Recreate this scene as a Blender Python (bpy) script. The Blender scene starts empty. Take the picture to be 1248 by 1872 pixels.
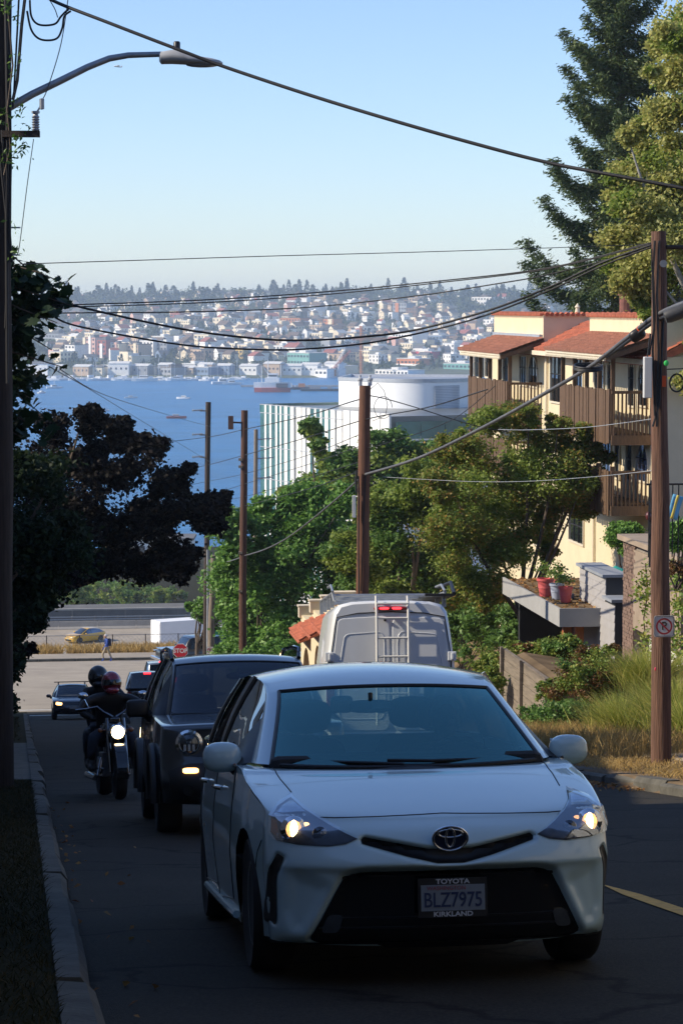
import bpy, bmesh, math, random
import numpy as np
from mathutils import Vector, Matrix
from mathutils.bvhtree import BVHTree
from mathutils.geometry import delaunay_2d_cdt
R = math.radians
scn = bpy.context.scene
COL = scn.collection
# ------------------------------------------------------------------ camera, world, sun, exposure
FPX, CX, CY, YH = 4600.0, 624.0, 936.0, 560.0
PITCH = math.atan((CY - YH) / FPX)
cd = bpy.data.cameras.new('camera'); cam = bpy.data.objects.new('camera', cd); COL.objects.link(cam)
cd.sensor_fit = 'VERTICAL'; cd.sensor_height = 36.0; cd.sensor_width = 24.0
cd.lens = FPX * 36.0 / 1872.0
cd.clip_start = 0.1; cd.clip_end = 9000.0
cam.location = (0, 0, 0); cam.rotation_euler = (math.pi / 2 - PITCH, 0, 0)
scn.camera = cam
SUN_EL, SUN_B = R(33.0), R(-8.0)
sun_dir = Vector((-math.cos(SUN_B) * math.cos(SUN_EL), math.sin(SUN_B) * math.cos(SUN_EL), math.sin(SUN_EL)))
wd = bpy.data.worlds.new('World'); scn.world = wd; wd.use_nodes = True
nt = wd.node_tree
sky = nt.nodes.new('ShaderNodeTexSky'); sky.sky_type = 'NISHITA'; sky.sun_disc = False
sky.sun_elevation = SUN_EL; sky.sun_rotation = math.atan2(sun_dir.x, sun_dir.y)
sky.altitude = 800; sky.air_density = 1.0; sky.dust_density = 0.5; sky.ozone_density = 3.0
bg = nt.nodes['Background']; bg.inputs['Strength'].default_value = 0.13
tint = nt.nodes.new('ShaderNodeMix'); tint.data_type = 'RGBA'; tint.blend_type = 'MULTIPLY'; tint.inputs['Factor'].default_value = 1.0
tint.inputs['B'].default_value = (0.86, 0.89, 1.02, 1)   # even white balance of the whole sky
nt.links.new(sky.outputs[0], tint.inputs['A']); nt.links.new(tint.outputs['Result'], bg.inputs['Color'])
sl = bpy.data.lights.new('sun', 'SUN'); sl.energy = 4.2; sl.angle = R(0.5); sl.color = (1.0, 0.88, 0.70)
sun = bpy.data.objects.new('sun', sl); COL.objects.link(sun)
sun.rotation_euler = (-sun_dir).to_track_quat('-Z', 'Y').to_euler()
scn.view_settings.view_transform = 'Standard'; scn.view_settings.look = 'None'
scn.view_settings.exposure = 0.5; scn.view_settings.gamma = 1.0; scn.view_settings.use_curve_mapping = False
scn.render.engine = 'CYCLES'
scn.cycles.use_denoising = True
scn.cycles.max_bounces = 8; scn.cycles.transparent_max_bounces = 24; scn.cycles.volume_bounces = 1
HAZE_DENSITY = 0.00019

# ------------------------------------------------------------------ frames
_cp, _sp = math.cos(PITCH), math.sin(PITCH)
def ray(u, v):
    x = (u - CX) / FPX; y = (CY - v) / FPX
    return Vector((x, _cp + y * _sp, -_sp + y * _cp))
_d = ray(37, 1255)
A = math.atan2(-_d.x, _d.y)                    # street heading, left of +Y
K = -_d.z / math.hypot(_d.x, _d.y)             # street grade
E_ = Vector((-math.sin(A), math.cos(A), 0)); N_ = Vector((math.cos(A), math.sin(A), 0))
def W(s, t, z): return E_ * s + N_ * t + Vector((0, 0, z))
def P(u, v, Y):
    r = ray(u, v); return r * (Y / r.y)
def PS(u, v, s):
    r = ray(u, v); return r * (s / r.dot(E_))
def PT(u, v, t):
    r = ray(u, v); return r * (t / r.dot(N_))
def st(p): return p.dot(E_), p.dot(N_)
HC = 1.41
ZP = [(-90, -1.41 + 90 * K), (0, -1.41), (107, -1.41 - K * 107), (113, -18.2), (165, -23.0), (168.5, -23.25), (186, -27), (216, -32.9),
      (262, -33.2), (265.5, -33.2), (267, -36), (306, -36.2), (318, -37.6), (400, -41), (515, -49.3), (560, -54), (700, -60)]
_zx = [q[0] for q in ZP]; _zy = [q[1] for q in ZP]
def zr(s): return float(np.interp(s, _zx, _zy))
def smooth(a, b, x):
    x = min(1.0, max(0.0, (x - a) / (b - a))); return x * x * (3 - 2 * x)
TL, TC, TR = 0.31, 3.83, 7.42                  # left kerb, centre, right kerb
def ground(s, t):
    z = zr(s)
    f = 1 - smooth(98, 116, s)
    if t < TL: z += 0.14 * f
    if t > TR:
        z += 0.14 * f
        if t > 10.9: z += f * (0.9 * smooth(10.9, 12.6, t) + 2.2 * smooth(13.2, 17, t))
    return z
def G(u, v, s0=5, s1=260):
    r = ray(u, v)
    s = s0
    while s < s1:
        p = r * (s / r.dot(E_))
        if p.z <= ground(s, p.dot(N_)): return p
        s += 0.1
    return p

# ------------------------------------------------------------------ object helpers
def tag(o, label=None, cat=None, group=None, kind=None):
    if label: o['label'] = label
    if cat: o['category'] = cat
    if group: o['group'] = group
    if kind: o['kind'] = kind
    return o
def thing(name, label, cat, loc=(0, 0, 0), rot=(0, 0, 0), group=None):
    o = bpy.data.objects.new(name, None); COL.objects.link(o)
    o.empty_display_size = 0.2
    o.location = loc; o.rotation_euler = rot
    return tag(o, label, cat, group)
def link(name, me, parent=None, loc=None, rot=None, scale=None):
    o = bpy.data.objects.new(name, me); COL.objects.link(o)
    if parent is not None: o.parent = parent
    if loc is not None: o.location = loc
    if rot is not None: o.rotation_euler = rot
    if scale is not None: o.scale = scale
    return o
def copy_tree(o, parent=None):
    c = o.copy(); COL.objects.link(c)
    if parent is not None: c.parent = parent
    for ch in o.children: copy_tree(ch, c)
    return c
class MB:
    def __init__(self): self.v = []; self.f = []; self.m = []
    def add(self, vs, fs, m=0):
        o = len(self.v); self.v += [tuple(q) for q in vs]
        self.f += [tuple(i + o for i in f) for f in fs]; self.m += [m] * len(fs); return self
    def box(self, x0, x1, y0, y1, z0, z1, m=0):
        return self.add([(x0, y0, z0), (x1, y0, z0), (x1, y1, z0), (x0, y1, z0), (x0, y0, z1), (x1, y0, z1), (x1, y1, z1), (x0, y1, z1)],
                        [(0, 3, 2, 1), (4, 5, 6, 7), (0, 1, 5, 4), (1, 2, 6, 5), (2, 3, 7, 6), (3, 0, 4, 7)], m)
    def cbox(self, c, s, m=0):
        return self.box(c[0] - s[0] / 2, c[0] + s[0] / 2, c[1] - s[1] / 2, c[1] + s[1] / 2, c[2] - s[2] / 2, c[2] + s[2] / 2, m)
    def ext(self, poly, o, u, v, w, m=0):
        o, u, v, w = Vector(o), Vector(u), Vector(v), Vector(w); n = len(poly)
        a = [o + u * p[0] + v * p[1] for p in poly]; b = [q + w for q in a]
        return self.add(a + b, [tuple(range(n))[::-1], tuple(range(n, 2 * n))] + [(i, (i + 1) % n, n + (i + 1) % n, n + i) for i in range(n)], m)
    def tube(self, pts, r, n=8, m=0, cap=True):
        pts = [Vector(p) for p in pts]; k = len(pts)
        rs = [r] * k if not hasattr(r, '__len__') else list(r)
        vs = []; prev = None
        for i, p in enumerate(pts):
            d = (pts[min(i + 1, k - 1)] - pts[max(i - 1, 0)])
            d = d.normalized() if d.length > 1e-9 else Vector((0, 0, 1))
            if prev is None:
                x = d.orthogonal().normalized()
            else:
                x = prev - d * prev.dot(d)
                x = x.normalized() if x.length > 1e-6 else d.orthogonal().normalized()
            prev = x; y = d.cross(x)
            for j in range(n):
                a = 2 * math.pi * j / n
                vs.append(p + (x * math.cos(a) + y * math.sin(a)) * rs[i])
        fs = [(i * n + j, i * n + (j + 1) % n, (i + 1) * n + (j + 1) % n, (i + 1) * n + j) for i in range(k - 1) for j in range(n)]
        if cap: fs += [tuple(range(n))[::-1], tuple(range((k - 1) * n, k * n))]
        return self.add(vs, fs, m)
    def lathe(self, prof, c=(0, 0, 0), n=20, axis='z', m=0):
        vs = []
        for (r, h) in prof:
            for j in range(n):
                a = 2 * math.pi * j / n; x, y = r * math.cos(a), r * math.sin(a)
                q = (x, y, h) if axis == 'z' else ((h, x, y) if axis == 'x' else (y, h, x))
                vs.append((c[0] + q[0], c[1] + q[1], c[2] + q[2]))
        k = len(prof)
        fs = [(i * n + j, i * n + (j + 1) % n, (i + 1) * n + (j + 1) % n, (i + 1) * n + j) for i in range(k - 1) for j in range(n)]
        if prof[0][0] > 1e-6: fs.append(tuple(range(n))[::-1])
        if prof[-1][0] > 1e-6: fs.append(tuple(range((k - 1) * n, k * n)))
        return self.add(vs, fs, m)
    def ball(self, c, r, nu=14, nv=9, m=0, e=1.0):
        rx, ry, rz = (r, r, r) if not hasattr(r, '__len__') else r
        def pw(x, e): return math.copysign(abs(x) ** e, x)
        vs = []
        for i in range(nv + 1):
            b = -math.pi / 2 + math.pi * i / nv
            for j in range(nu):
                a = 2 * math.pi * j / nu
                vs.append((c[0] + rx * pw(math.cos(b), e) * pw(math.cos(a), e), c[1] + ry * pw(math.cos(b), e) * pw(math.sin(a), e), c[2] + rz * pw(math.sin(b), e)))
        fs = [(i * nu + j, i * nu + (j + 1) % nu, (i + 1) * nu + (j + 1) % nu, (i + 1) * nu + j) for i in range(nv) for j in range(nu)]
        return self.add(vs, fs, m)
    def grid(self, rows, m=0, flip=False):
        nr, nc = len(rows), len(rows[0]); vs = [p for r_ in rows for p in r_]
        fs = [(i * nc + j, i * nc + j + 1, (i + 1) * nc + j + 1, (i + 1) * nc + j) for i in range(nr - 1) for j in range(nc - 1)]
        if flip: fs = [f[::-1] for f in fs]
        return self.add(vs, fs, m)
    def mesh(self, name, mats, smooth_=False, ang=35):
        me = bpy.data.meshes.new(name); me.from_pydata(self.v, [], self.f)
        for mt in (mats if isinstance(mats, (list, tuple)) else [mats]): me.materials.append(mt)
        if len(me.polygons) == len(self.m): me.polygons.foreach_set('material_index', self.m)
        if smooth_:
            me.polygons.foreach_set('use_smooth', [True] * len(me.polygons))
            me.set_sharp_from_angle(angle=R(ang))
        me.update(); return me
    def build(self, name, mats, parent=None, smooth_=False, ang=35, loc=None, rot=None, bevel=0, label=None):
        o = link(name, self.mesh(name, mats, smooth_, ang), parent, loc, rot)
        if bevel:
            b = o.modifiers.new('bevel', 'BEVEL'); b.width = bevel; b.segments = 2; b.limit_method = 'ANGLE'; b.angle_limit = R(40)
        if label: o['label'] = label
        return o
def text(name, s, size, mat_, parent, loc, rot, extrude=0.001, sx=1.0, bold=0.0):
    cu = bpy.data.curves.new(name, 'FONT'); cu.body = s; cu.size = size; cu.align_x = 'CENTER'; cu.align_y = 'CENTER'
    cu.extrude = extrude; cu.offset = bold; cu.resolution_u = 3
    tmp = bpy.data.objects.new('tmp', cu); COL.objects.link(tmp)
    dg = bpy.context.evaluated_depsgraph_get(); dg.update()
    me = bpy.data.meshes.new_from_object(tmp.evaluated_get(dg)); me.name = name
    bpy.data.objects.remove(tmp)
    me.materials.clear(); me.materials.append(mat_)
    return link(name, me, parent, loc, rot, (sx, 1, 1))

def catmull(rows, sub):
    rows = [np.array(r, float) for r in rows]; out = []
    for i in range(len(rows) - 1):
        p0, p1, p2, p3 = rows[max(i - 1, 0)], rows[i], rows[i + 1], rows[min(i + 2, len(rows) - 1)]
        for k in range(sub):
            t = k / sub
            out.append(0.5 * (2 * p1 + (p2 - p0) * t + (2 * p0 - 5 * p1 + 4 * p2 - p3) * t * t + (3 * p1 - p0 - 3 * p2 + p3) * t ** 3))
    out.append(rows[-1]); return out
def sdpoly(px, pz, poly):   # signed distance, negative inside
    d = 1e9; ins = False; n = len(poly)
    for i in range(n):
        ax, az_ = poly[i]; bx, bz = poly[(i + 1) % n]; ex, ez = bx - ax, bz - az_
        t = max(0, min(1, ((px - ax) * ex + (pz - az_) * ez) / (ex * ex + ez * ez + 1e-12)))
        d = min(d, math.hypot(px - ax - ex * t, pz - az_ - ez * t))
        if (az_ > pz) != (bz > pz) and px < (bx - ax) * (pz - az_) / (bz - az_ + 1e-15) + ax: ins = not ins
    return -d if ins else d
def rounded(poly, k=4, f=0.25):
    out = []; n = len(poly)
    for i in range(n):
        a, b, c = np.array(poly[i - 1], float), np.array(poly[i], float), np.array(poly[(i + 1) % n], float)
        p, q = b + (a - b) * f, b + (c - b) * f
        for j in range(k + 1):
            t = j / k; out.append(tuple((1 - t) ** 2 * p + 2 * t * (1 - t) * b + t * t * q))
    return out

# ------------------------------------------------------------------ materials
MATS = {}
def M(name, col, rough=0.6, var=0.12, scale=3.0, bump=0.0, metal=0.0, coat=0.0, spec=0.5, emit=None, es=0.0, bscale=None, stretch=None, alpha=None, col2=None, detail=6, streak=None):
    if name in MATS: return MATS[name]
    m = bpy.data.materials.new(name); m.use_nodes = True; t = m.node_tree; b = t.nodes['Principled BSDF']
    b.inputs['Roughness'].default_value = rough; b.inputs['Metallic'].default_value = metal
    b.inputs['Coat Weight'].default_value = coat; b.inputs['Coat Roughness'].default_value = 0.03
    b.inputs['Specular IOR Level'].default_value = spec
    if var > 0 or col2 or bump:
        tc = t.nodes.new('ShaderNodeTexCoord'); mp = t.nodes.new('ShaderNodeMapping')
        if stretch: mp.inputs['Scale'].default_value = stretch
        t.links.new(tc.outputs['Object'], mp.inputs['Vector'])
        nz = t.nodes.new('ShaderNodeTexNoise'); nz.inputs['Scale'].default_value = scale; nz.inputs['Detail'].default_value = detail
        nz.inputs['Roughness'].default_value = 0.65
        t.links.new(mp.outputs[0], nz.inputs['Vector'])
        rp = t.nodes.new('ShaderNodeValToRGB')
        c2 = col2 or tuple(min(1, c * (1 + var)) for c in col); c1 = col if col2 else tuple(c * (1 - var) for c in col)
        rp.color_ramp.elements[0].position = 0.32; rp.color_ramp.elements[0].color = (*c1, 1)
        rp.color_ramp.elements[1].position = 0.68; rp.color_ramp.elements[1].color = (*c2, 1)
        t.links.new(nz.outputs['Fac'], rp.inputs['Fac']); t.links.new(rp.outputs['Color'], b.inputs['Base Color'])
        if bump:
            n2 = t.nodes.new('ShaderNodeTexNoise'); n2.inputs['Scale'].default_value = bscale or scale * 8; n2.inputs['Detail'].default_value = 5
            t.links.new(mp.outputs[0], n2.inputs['Vector'])
            bp = t.nodes.new('ShaderNodeBump'); bp.inputs['Strength'].default_value = bump; bp.inputs['Distance'].default_value = 0.02
            t.links.new(n2.outputs['Fac'], bp.inputs['Height']); t.links.new(bp.outputs[0], b.inputs['Normal'])
    else:
        b.inputs['Base Color'].default_value = (*col, 1)
    if emit:
        b.inputs['Emission Color'].default_value = (*emit, 1); b.inputs['Emission Strength'].default_value = es
    MATS[name] = m; return m
def leafmat(name, cols, trans=0.35, rough=0.55, spec=0.3):
    if name in MATS: return MATS[name]
    m = bpy.data.materials.new(name); m.use_nodes = True; t = m.node_tree; b = t.nodes['Principled BSDF']
    g = t.nodes.new('ShaderNodeNewGeometry'); rp = t.nodes.new('ShaderNodeValToRGB')
    els = rp.color_ramp.elements; k = len(cols)
    els[0].color = (*cols[0], 1); els[0].position = 0
    els[1].color = (*cols[-1], 1); els[1].position = 1
    for i in range(1, k - 1):
        e = els.new(i / (k - 1)); e.color = (*cols[i], 1)
    t.links.new(g.outputs['Random Per Island'], rp.inputs['Fac'])
    t.links.new(rp.outputs[0], b.inputs['Base Color']); b.inputs['Roughness'].default_value = rough; b.inputs['Specular IOR Level'].default_value = spec
    tr = t.nodes.new('ShaderNodeBsdfTranslucent'); t.links.new(rp.outputs[0], tr.inputs['Color'])
    mx = t.nodes.new('ShaderNodeMixShader'); mx.inputs[0].default_value = trans
    t.links.new(b.outputs[0], mx.inputs[1]); t.links.new(tr.outputs[0], mx.inputs[2])
    t.links.new(mx.outputs[0], t.nodes['Material Output'].inputs['Surface'])
    MATS[name] = m; return m
def glassmat(name, tint, refl=0.08, rough=0.02, gcol=(0.9, 0.95, 1), mul=1.0):
    if name in MATS: return MATS[name]
    m = bpy.data.materials.new(name); m.use_nodes = True; t = m.node_tree
    t.nodes.remove(t.nodes['Principled BSDF'])
    tr = t.nodes.new('ShaderNodeBsdfTransparent'); tr.inputs[0].default_value = (*tint, 1)
    gl = t.nodes.new('ShaderNodeBsdfGlossy'); gl.inputs['Roughness'].default_value = rough; gl.inputs[0].default_value = (*gcol, 1)
    fr = t.nodes.new('ShaderNodeFresnel'); fr.inputs['IOR'].default_value = 1.45 + refl * 3
    mx = t.nodes.new('ShaderNodeMixShader')
    mu = t.nodes.new('ShaderNodeMath'); mu.operation = 'MULTIPLY'; mu.inputs[1].default_value = mul; t.links.new(fr.outputs[0], mu.inputs[0])
    t.links.new(mu.outputs[0], mx.inputs[0]); t.links.new(tr.outputs[0], mx.inputs[1]); t.links.new(gl.outputs[0], mx.inputs[2])
    t.links.new(mx.outputs[0], t.nodes['Material Output'].inputs['Surface'])
    MATS[name] = m; return m
mWood = M('pole_wood', (0.13, 0.055, 0.03), 0.8, 0.4, 6, 0.5, stretch=(8, 8, 0.4))
mWoodGrey = M('grey_pole_wood', (0.20, 0.16, 0.12), 0.85, 0.35, 6, 0.5, stretch=(8, 8, 0.4))
mWoodDark = M('dark_pole_wood', (0.045, 0.030, 0.022), 0.85, 0.4, 6, 0.5, stretch=(8, 8, 0.4))
mRubber = M('black_rubber', (0.012, 0.012, 0.013), 0.75, 0.2, 20)
mBlack = M('black_plastic', (0.010, 0.010, 0.011), 0.45, 0.15, 10)
mBlackGloss = M('black_gloss', (0.008, 0.008, 0.009), 0.12, 0, coat=1.0)
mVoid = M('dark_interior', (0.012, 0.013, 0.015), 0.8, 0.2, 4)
mChrome = M('chrome', (0.75, 0.76, 0.78), 0.08, 0, metal=1.0)
mChromeDark = M('dark_chrome', (0.22, 0.225, 0.235), 0.15, 0, metal=1.0)
mAlloy = M('alloy', (0.45, 0.46, 0.48), 0.25, 0.05, 10, metal=0.9)
mSteel = M('galvanised_steel', (0.33, 0.35, 0.37), 0.45, 0.15, 6, metal=0.6)
mCable = M('cable_black', (0.014, 0.014, 0.016), 0.6, 0.15, 4)
mCableGrey = M('cable_grey', (0.10, 0.10, 0.105), 0.55, 0.25, 2)
mPorcelain = M('porcelain', (0.35, 0.36, 0.38), 0.25, 0.1, 10)
mWhite = M('white_paint', (0.78, 0.78, 0.77), 0.5, 0.04, 2)
mRedLamp = M('red_lamp', (0.3, 0.01, 0.01), 0.3, 0, emit=(1, 0.03, 0.04), es=3.0)
mRedDim = M('red_lens', (0.25, 0.01, 0.012), 0.2, 0, coat=1)
mAmber = M('amber_lamp', (0.6, 0.2, 0.03), 0.3, 0, emit=(1, 0.50, 0.16), es=4.0)
mHead = M('halogen_lamp', (0.5, 0.35, 0.2), 0.3, 0, emit=(1, 0.46, 0.15), es=1.4)
mHeadHot = M('halogen_core', (1, 0.9, 0.7), 0.3, 0, emit=(1, 0.74, 0.40), es=4.5)
mBike = M('motorcycle_lamp', (1, 0.9, 0.7), 0.3, 0, emit=(1, 0.72, 0.36), es=9.0)
mGlassDark = glassmat('tinted_glass', (0.08, 0.09, 0.10), 0.06, mul=.5)
mGlassClear = glassmat('windscreen_glass', (0.36, 0.50, 0.50), 0.2, gcol=(.42, .88, .86), mul=1.45)
mLens = glassmat('clear_lens', (0.93, 0.94, 0.95), 0.0, mul=.35)
mWin = M('window_dark', (0.02, 0.025, 0.03), 0.08, 0.2, 2, coat=1.0)
mRoad = M('asphalt', (0.027, 0.0245, 0.0195), 0.9, 0.30, 0.5, 0.35, bscale=140, detail=12, spec=.22)
def weather(m):   # cracks, tar seams and speckled aggregate in the tarmac
    t = m.node_tree; b = t.nodes['Principled BSDF']; src = b.inputs['Base Color'].links[0].from_socket
    tc = t.nodes.new('ShaderNodeTexCoord'); nz = t.nodes.new('ShaderNodeTexNoise'); nz.inputs['Scale'].default_value = 1.3; nz.inputs['Detail'].default_value = 6
    t.links.new(tc.outputs['Object'], nz.inputs['Vector'])
    add = t.nodes.new('ShaderNodeVectorMath'); add.operation = 'ADD'; t.links.new(tc.outputs['Object'], add.inputs[0]); t.links.new(nz.outputs['Color'], add.inputs[1])
    vo = t.nodes.new('ShaderNodeTexVoronoi'); vo.feature = 'DISTANCE_TO_EDGE'; vo.inputs['Scale'].default_value = 0.42; t.links.new(add.outputs[0], vo.inputs['Vector'])
    rp = t.nodes.new('ShaderNodeValToRGB'); rp.color_ramp.elements[0].position = 0.004; rp.color_ramp.elements[0].color = (.25, .25, .25, 1); rp.color_ramp.elements[1].position = 0.02; rp.color_ramp.elements[1].color = (1, 1, 1, 1)
    t.links.new(vo.outputs['Distance'], rp.inputs['Fac'])
    n2 = t.nodes.new('ShaderNodeTexNoise'); n2.inputs['Scale'].default_value = 55; n2.inputs['Detail'].default_value = 3; t.links.new(tc.outputs['Object'], n2.inputs['Vector'])
    r2 = t.nodes.new('ShaderNodeValToRGB'); r2.color_ramp.elements[0].position = .35; r2.color_ramp.elements[0].color = (.7, .7, .7, 1); r2.color_ramp.elements[1].position = .7; r2.color_ramp.elements[1].color = (1.7, 1.65, 1.55, 1); t.links.new(n2.outputs['Fac'], r2.inputs['Fac'])
    m1 = t.nodes.new('ShaderNodeMix'); m1.data_type = 'RGBA'; m1.blend_type = 'MULTIPLY'; m1.inputs['Factor'].default_value = 1; t.links.new(src, m1.inputs['A']); t.links.new(rp.outputs[0], m1.inputs['B'])
    m2 = t.nodes.new('ShaderNodeMix'); m2.data_type = 'RGBA'; m2.blend_type = 'MULTIPLY'; m2.inputs['Factor'].default_value = 1; t.links.new(m1.outputs['Result'], m2.inputs['A']); t.links.new(r2.outputs[0], m2.inputs['B'])
    t.links.new(m2.outputs['Result'], b.inputs['Base Color'])
weather(mRoad)
# ------------------------------------------------------------------ setting
rng = np.random.default_rng(7); random.seed(7)
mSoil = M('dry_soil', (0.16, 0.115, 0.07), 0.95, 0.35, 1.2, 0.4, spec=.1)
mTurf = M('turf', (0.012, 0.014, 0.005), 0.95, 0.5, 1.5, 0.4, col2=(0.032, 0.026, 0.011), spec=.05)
mConc = M('old_concrete', (0.31, 0.265, 0.205), 0.9, 0.15, 0.5, 0.2, bscale=60)
mConcKerb = M('kerb_concrete', (0.105, 0.10, 0.085), 0.9, 0.3, 2.5, 0.4, bscale=30, spec=.15)
mFwy = M('freeway_asphalt', (0.10, 0.10, 0.10), 0.9, 0.2, 0.3)
def sheet(name, svals, tvals, zf, mat_, faces_mat=None, mats=None):
    vs = [W(s, t, zf(s, t)) for s in svals for t in tvals]; nt_ = len(tvals)
    fs = []; mi = []
    for i in range(len(svals) - 1):
        for j in range(nt_ - 1):
            fs.append((i * nt_ + j, i * nt_ + j + 1, (i + 1) * nt_ + j + 1, (i + 1) * nt_ + j))
            mi.append(faces_mat(0.5 * (svals[i] + svals[i + 1]), 0.5 * (tvals[j] + tvals[j + 1])) if faces_mat else 0)
    me = bpy.data.meshes.new(name); me.from_pydata(vs, [], fs)
    for q in (mats or [mat_]): me.materials.append(q)
    me.polygons.foreach_set('material_index', mi)
    me.polygons.foreach_set('use_smooth', [True] * len(fs))
    o = link(name, me); tag(o, kind='structure'); return o
sv = sorted(set([-90, -60, -30, -15, -8, -3] + list(np.arange(0, 100, 2.0)) + list(np.arange(100, 175, 1.0)) + list(np.arange(175, 330, 3.0)) + [340, 360, 400, 440, 480, 515, 540, 560, 620, 700]))
tv = sorted(set([-160, -90, -50, -30, -20, -12, -8, -5, -3, -2, -1.2, -0.5, 0.14, TL, 2, TC, 5.5, TR, TR + 0.1, 8, 9, 10, 10.9, 11.3, 11.7, 12.1, 12.6, 13, 14, 15, 16, 17, 19, 22, 28, 40, 60, 100, 160, 240]))
def gz(s, t):
    z = ground(s, t)
    if TL <= t <= TR and s < 114: z -= 0.03
    if t == TL: z = zr(s) - 0.03
    if t == TR: z = zr(s) - 0.03
    return z
def gmat(s, t):
    if s > 262 and s < 312: return 2
    if s >= 312: return 0
    if 186 < s <= 262: return 3
    if t < TL: return 0 if not (33 < s < 57) else 4
    return 1
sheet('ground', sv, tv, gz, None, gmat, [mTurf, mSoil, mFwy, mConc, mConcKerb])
rs = [s for s in sv if s <= 113]
sheet('road', rs, [TL, 2, TC, 5.5, TR], lambda s, t: zr(s), mRoad)
sheet('intersection', [s for s in np.arange(113, 166, 1.0)], [-150, -60, -20, -5, TL, TC, TR, 20, 60, 150], lambda s, t: zr(s) + 0.012, mConc)
# asphalt patch lines and painted markings
mYellow = M('yellow_line_paint', (0.55, 0.30, 0.03), 0.7, 0.25, 12, 0.2)
mLine = M('white_line_paint', (0.55, 0.54, 0.50), 0.7, 0.25, 8, 0.2)
def strip(name, s0, s1, t0, t1, mat_, dz=0.006, taper=0):
    n = max(2, int((s1 - s0) / 0.8)); n2 = max(2, int(abs(t1 - t0) / 1.0)); mb = MB()
    rows = []
    for i in range(n + 1):
        s = s0 + (s1 - s0) * i / n
        f = 1.0
        if taper and s1 - s < taper: f = (s1 - s) / taper
        rows.append([W(s, t0 + (t1 - t0) * (0.5 + (j / n2 - 0.5) * f), zr(s) + dz) for j in range(n2 + 1)])
    mb.grid(rows, 0, False); o = mb.build(name, mat_); tag(o, kind='structure'); return o
strip('centre_line', 2, 16.2, TC - 0.06, TC + 0.06, mYellow, 0.006, 0.9)
strip('crosswalk_line', 109.6, 110.0, TL + 0.1, TR - 0.1, mLine)
strip('crosswalk_line', 113.8, 114.2, -3.5, TR + 3, mLine, 0.022)
# kerbs
def kerb(t0, t1, s0, s1, step, rough, name='kerb'):
    k = bpy.data.objects.new(name, None); COL.objects.link(k); tag(k, kind='structure')
    s = s0; rr = random.Random(int(t0 * 10) + 5)
    while s < s1:
        L = step * (1 + rr.uniform(-0.15, 0.15)); d = rr.uniform(-rough, rough); dz = rr.uniform(-rough, rough) * 0.7
        mb = MB(); vs = []
        e1 = s + L - 0.05
        for ss in (s, (s + e1) / 2, e1):
            j1, j2 = rr.uniform(-rough, rough) * 0.5, rr.uniform(-rough, rough) * 0.5
            z = zr(ss)
            vs.append([W(ss, t0 + d, z - 0.12), W(ss, t0 + d + j1, z + 0.09), W(ss, t0 + d + j1 + 0.04 * (1 if t1 > t0 else -1), z + 0.142 + dz), W(ss, t1, z + 0.15 + dz * 0.5), W(ss, t1, z - 0.12)])
        mb.grid(vs, 0, t1 < t0)
        mb.add(vs[0], [(0, 1, 2, 3, 4)]); mb.add(vs[2], [(4, 3, 2, 1, 0)])
        mb.build('kerb_stone', mConcKerb, k)
        s += L
    return k
kerb(TL, TL - 0.17, 0, 108, 2.1, 0.022)
kerb(TR, TR + 0.24, 8, 100, 1.5, 0.05)
# pavement slabs along the right side behind the verge
side = bpy.data.objects.new('pavement', None); COL.objects.link(side); tag(side, kind='structure')
s = 20.0
while s < 66:
    mb = MB(); rows = []
    for ss in (s, s + 1.46):
        rows.append([W(ss, 9.5, ground(ss, 9.5) - 0.05), W(ss, 9.5, ground(ss, 9.5) + 0.03), W(ss, 10.9, ground(ss, 10.85) + 0.03), W(ss, 10.9, ground(ss, 10.85) - 0.05)])
    mb.grid(rows); mb.add(rows[0], [(0, 1, 2, 3)]); mb.build('slab', mConc, side); s += 1.5
# far kerb of the cross street and its footway
fk = bpy.data.objects.new('footway_kerb', None); COL.objects.link(fk); tag(fk, kind='structure')
for i in range(26):
    t = -18 + i * 2.4; mb = MB(); z = zr(159.5)
    o = [W(159.4, t, 0), W(159.4, t + 2.37, 0), W(159.7, t + 2.37, 0), W(159.7, t, 0)]
    zz = [zr(159.4) - 0.1] * 4
    mb.add([Vector((q.x, q.y, z - 0.1)) for q in o] + [Vector((q.x, q.y, z + 0.17)) for q in o], [(0, 1, 5, 4), (1, 2, 6, 5), (2, 3, 7, 6), (3, 0, 4, 7), (4, 5, 6, 7)])
    mb.build('kerb_stone', mConcKerb, fk)
sheet('footway', [159.7, 161.5, 163.4], [-60, -20, -5, 5, 15, 30, 60], lambda s, t: zr(159.5) + 0.15 - (s - 159.7) * 0.05, mConc)

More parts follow.
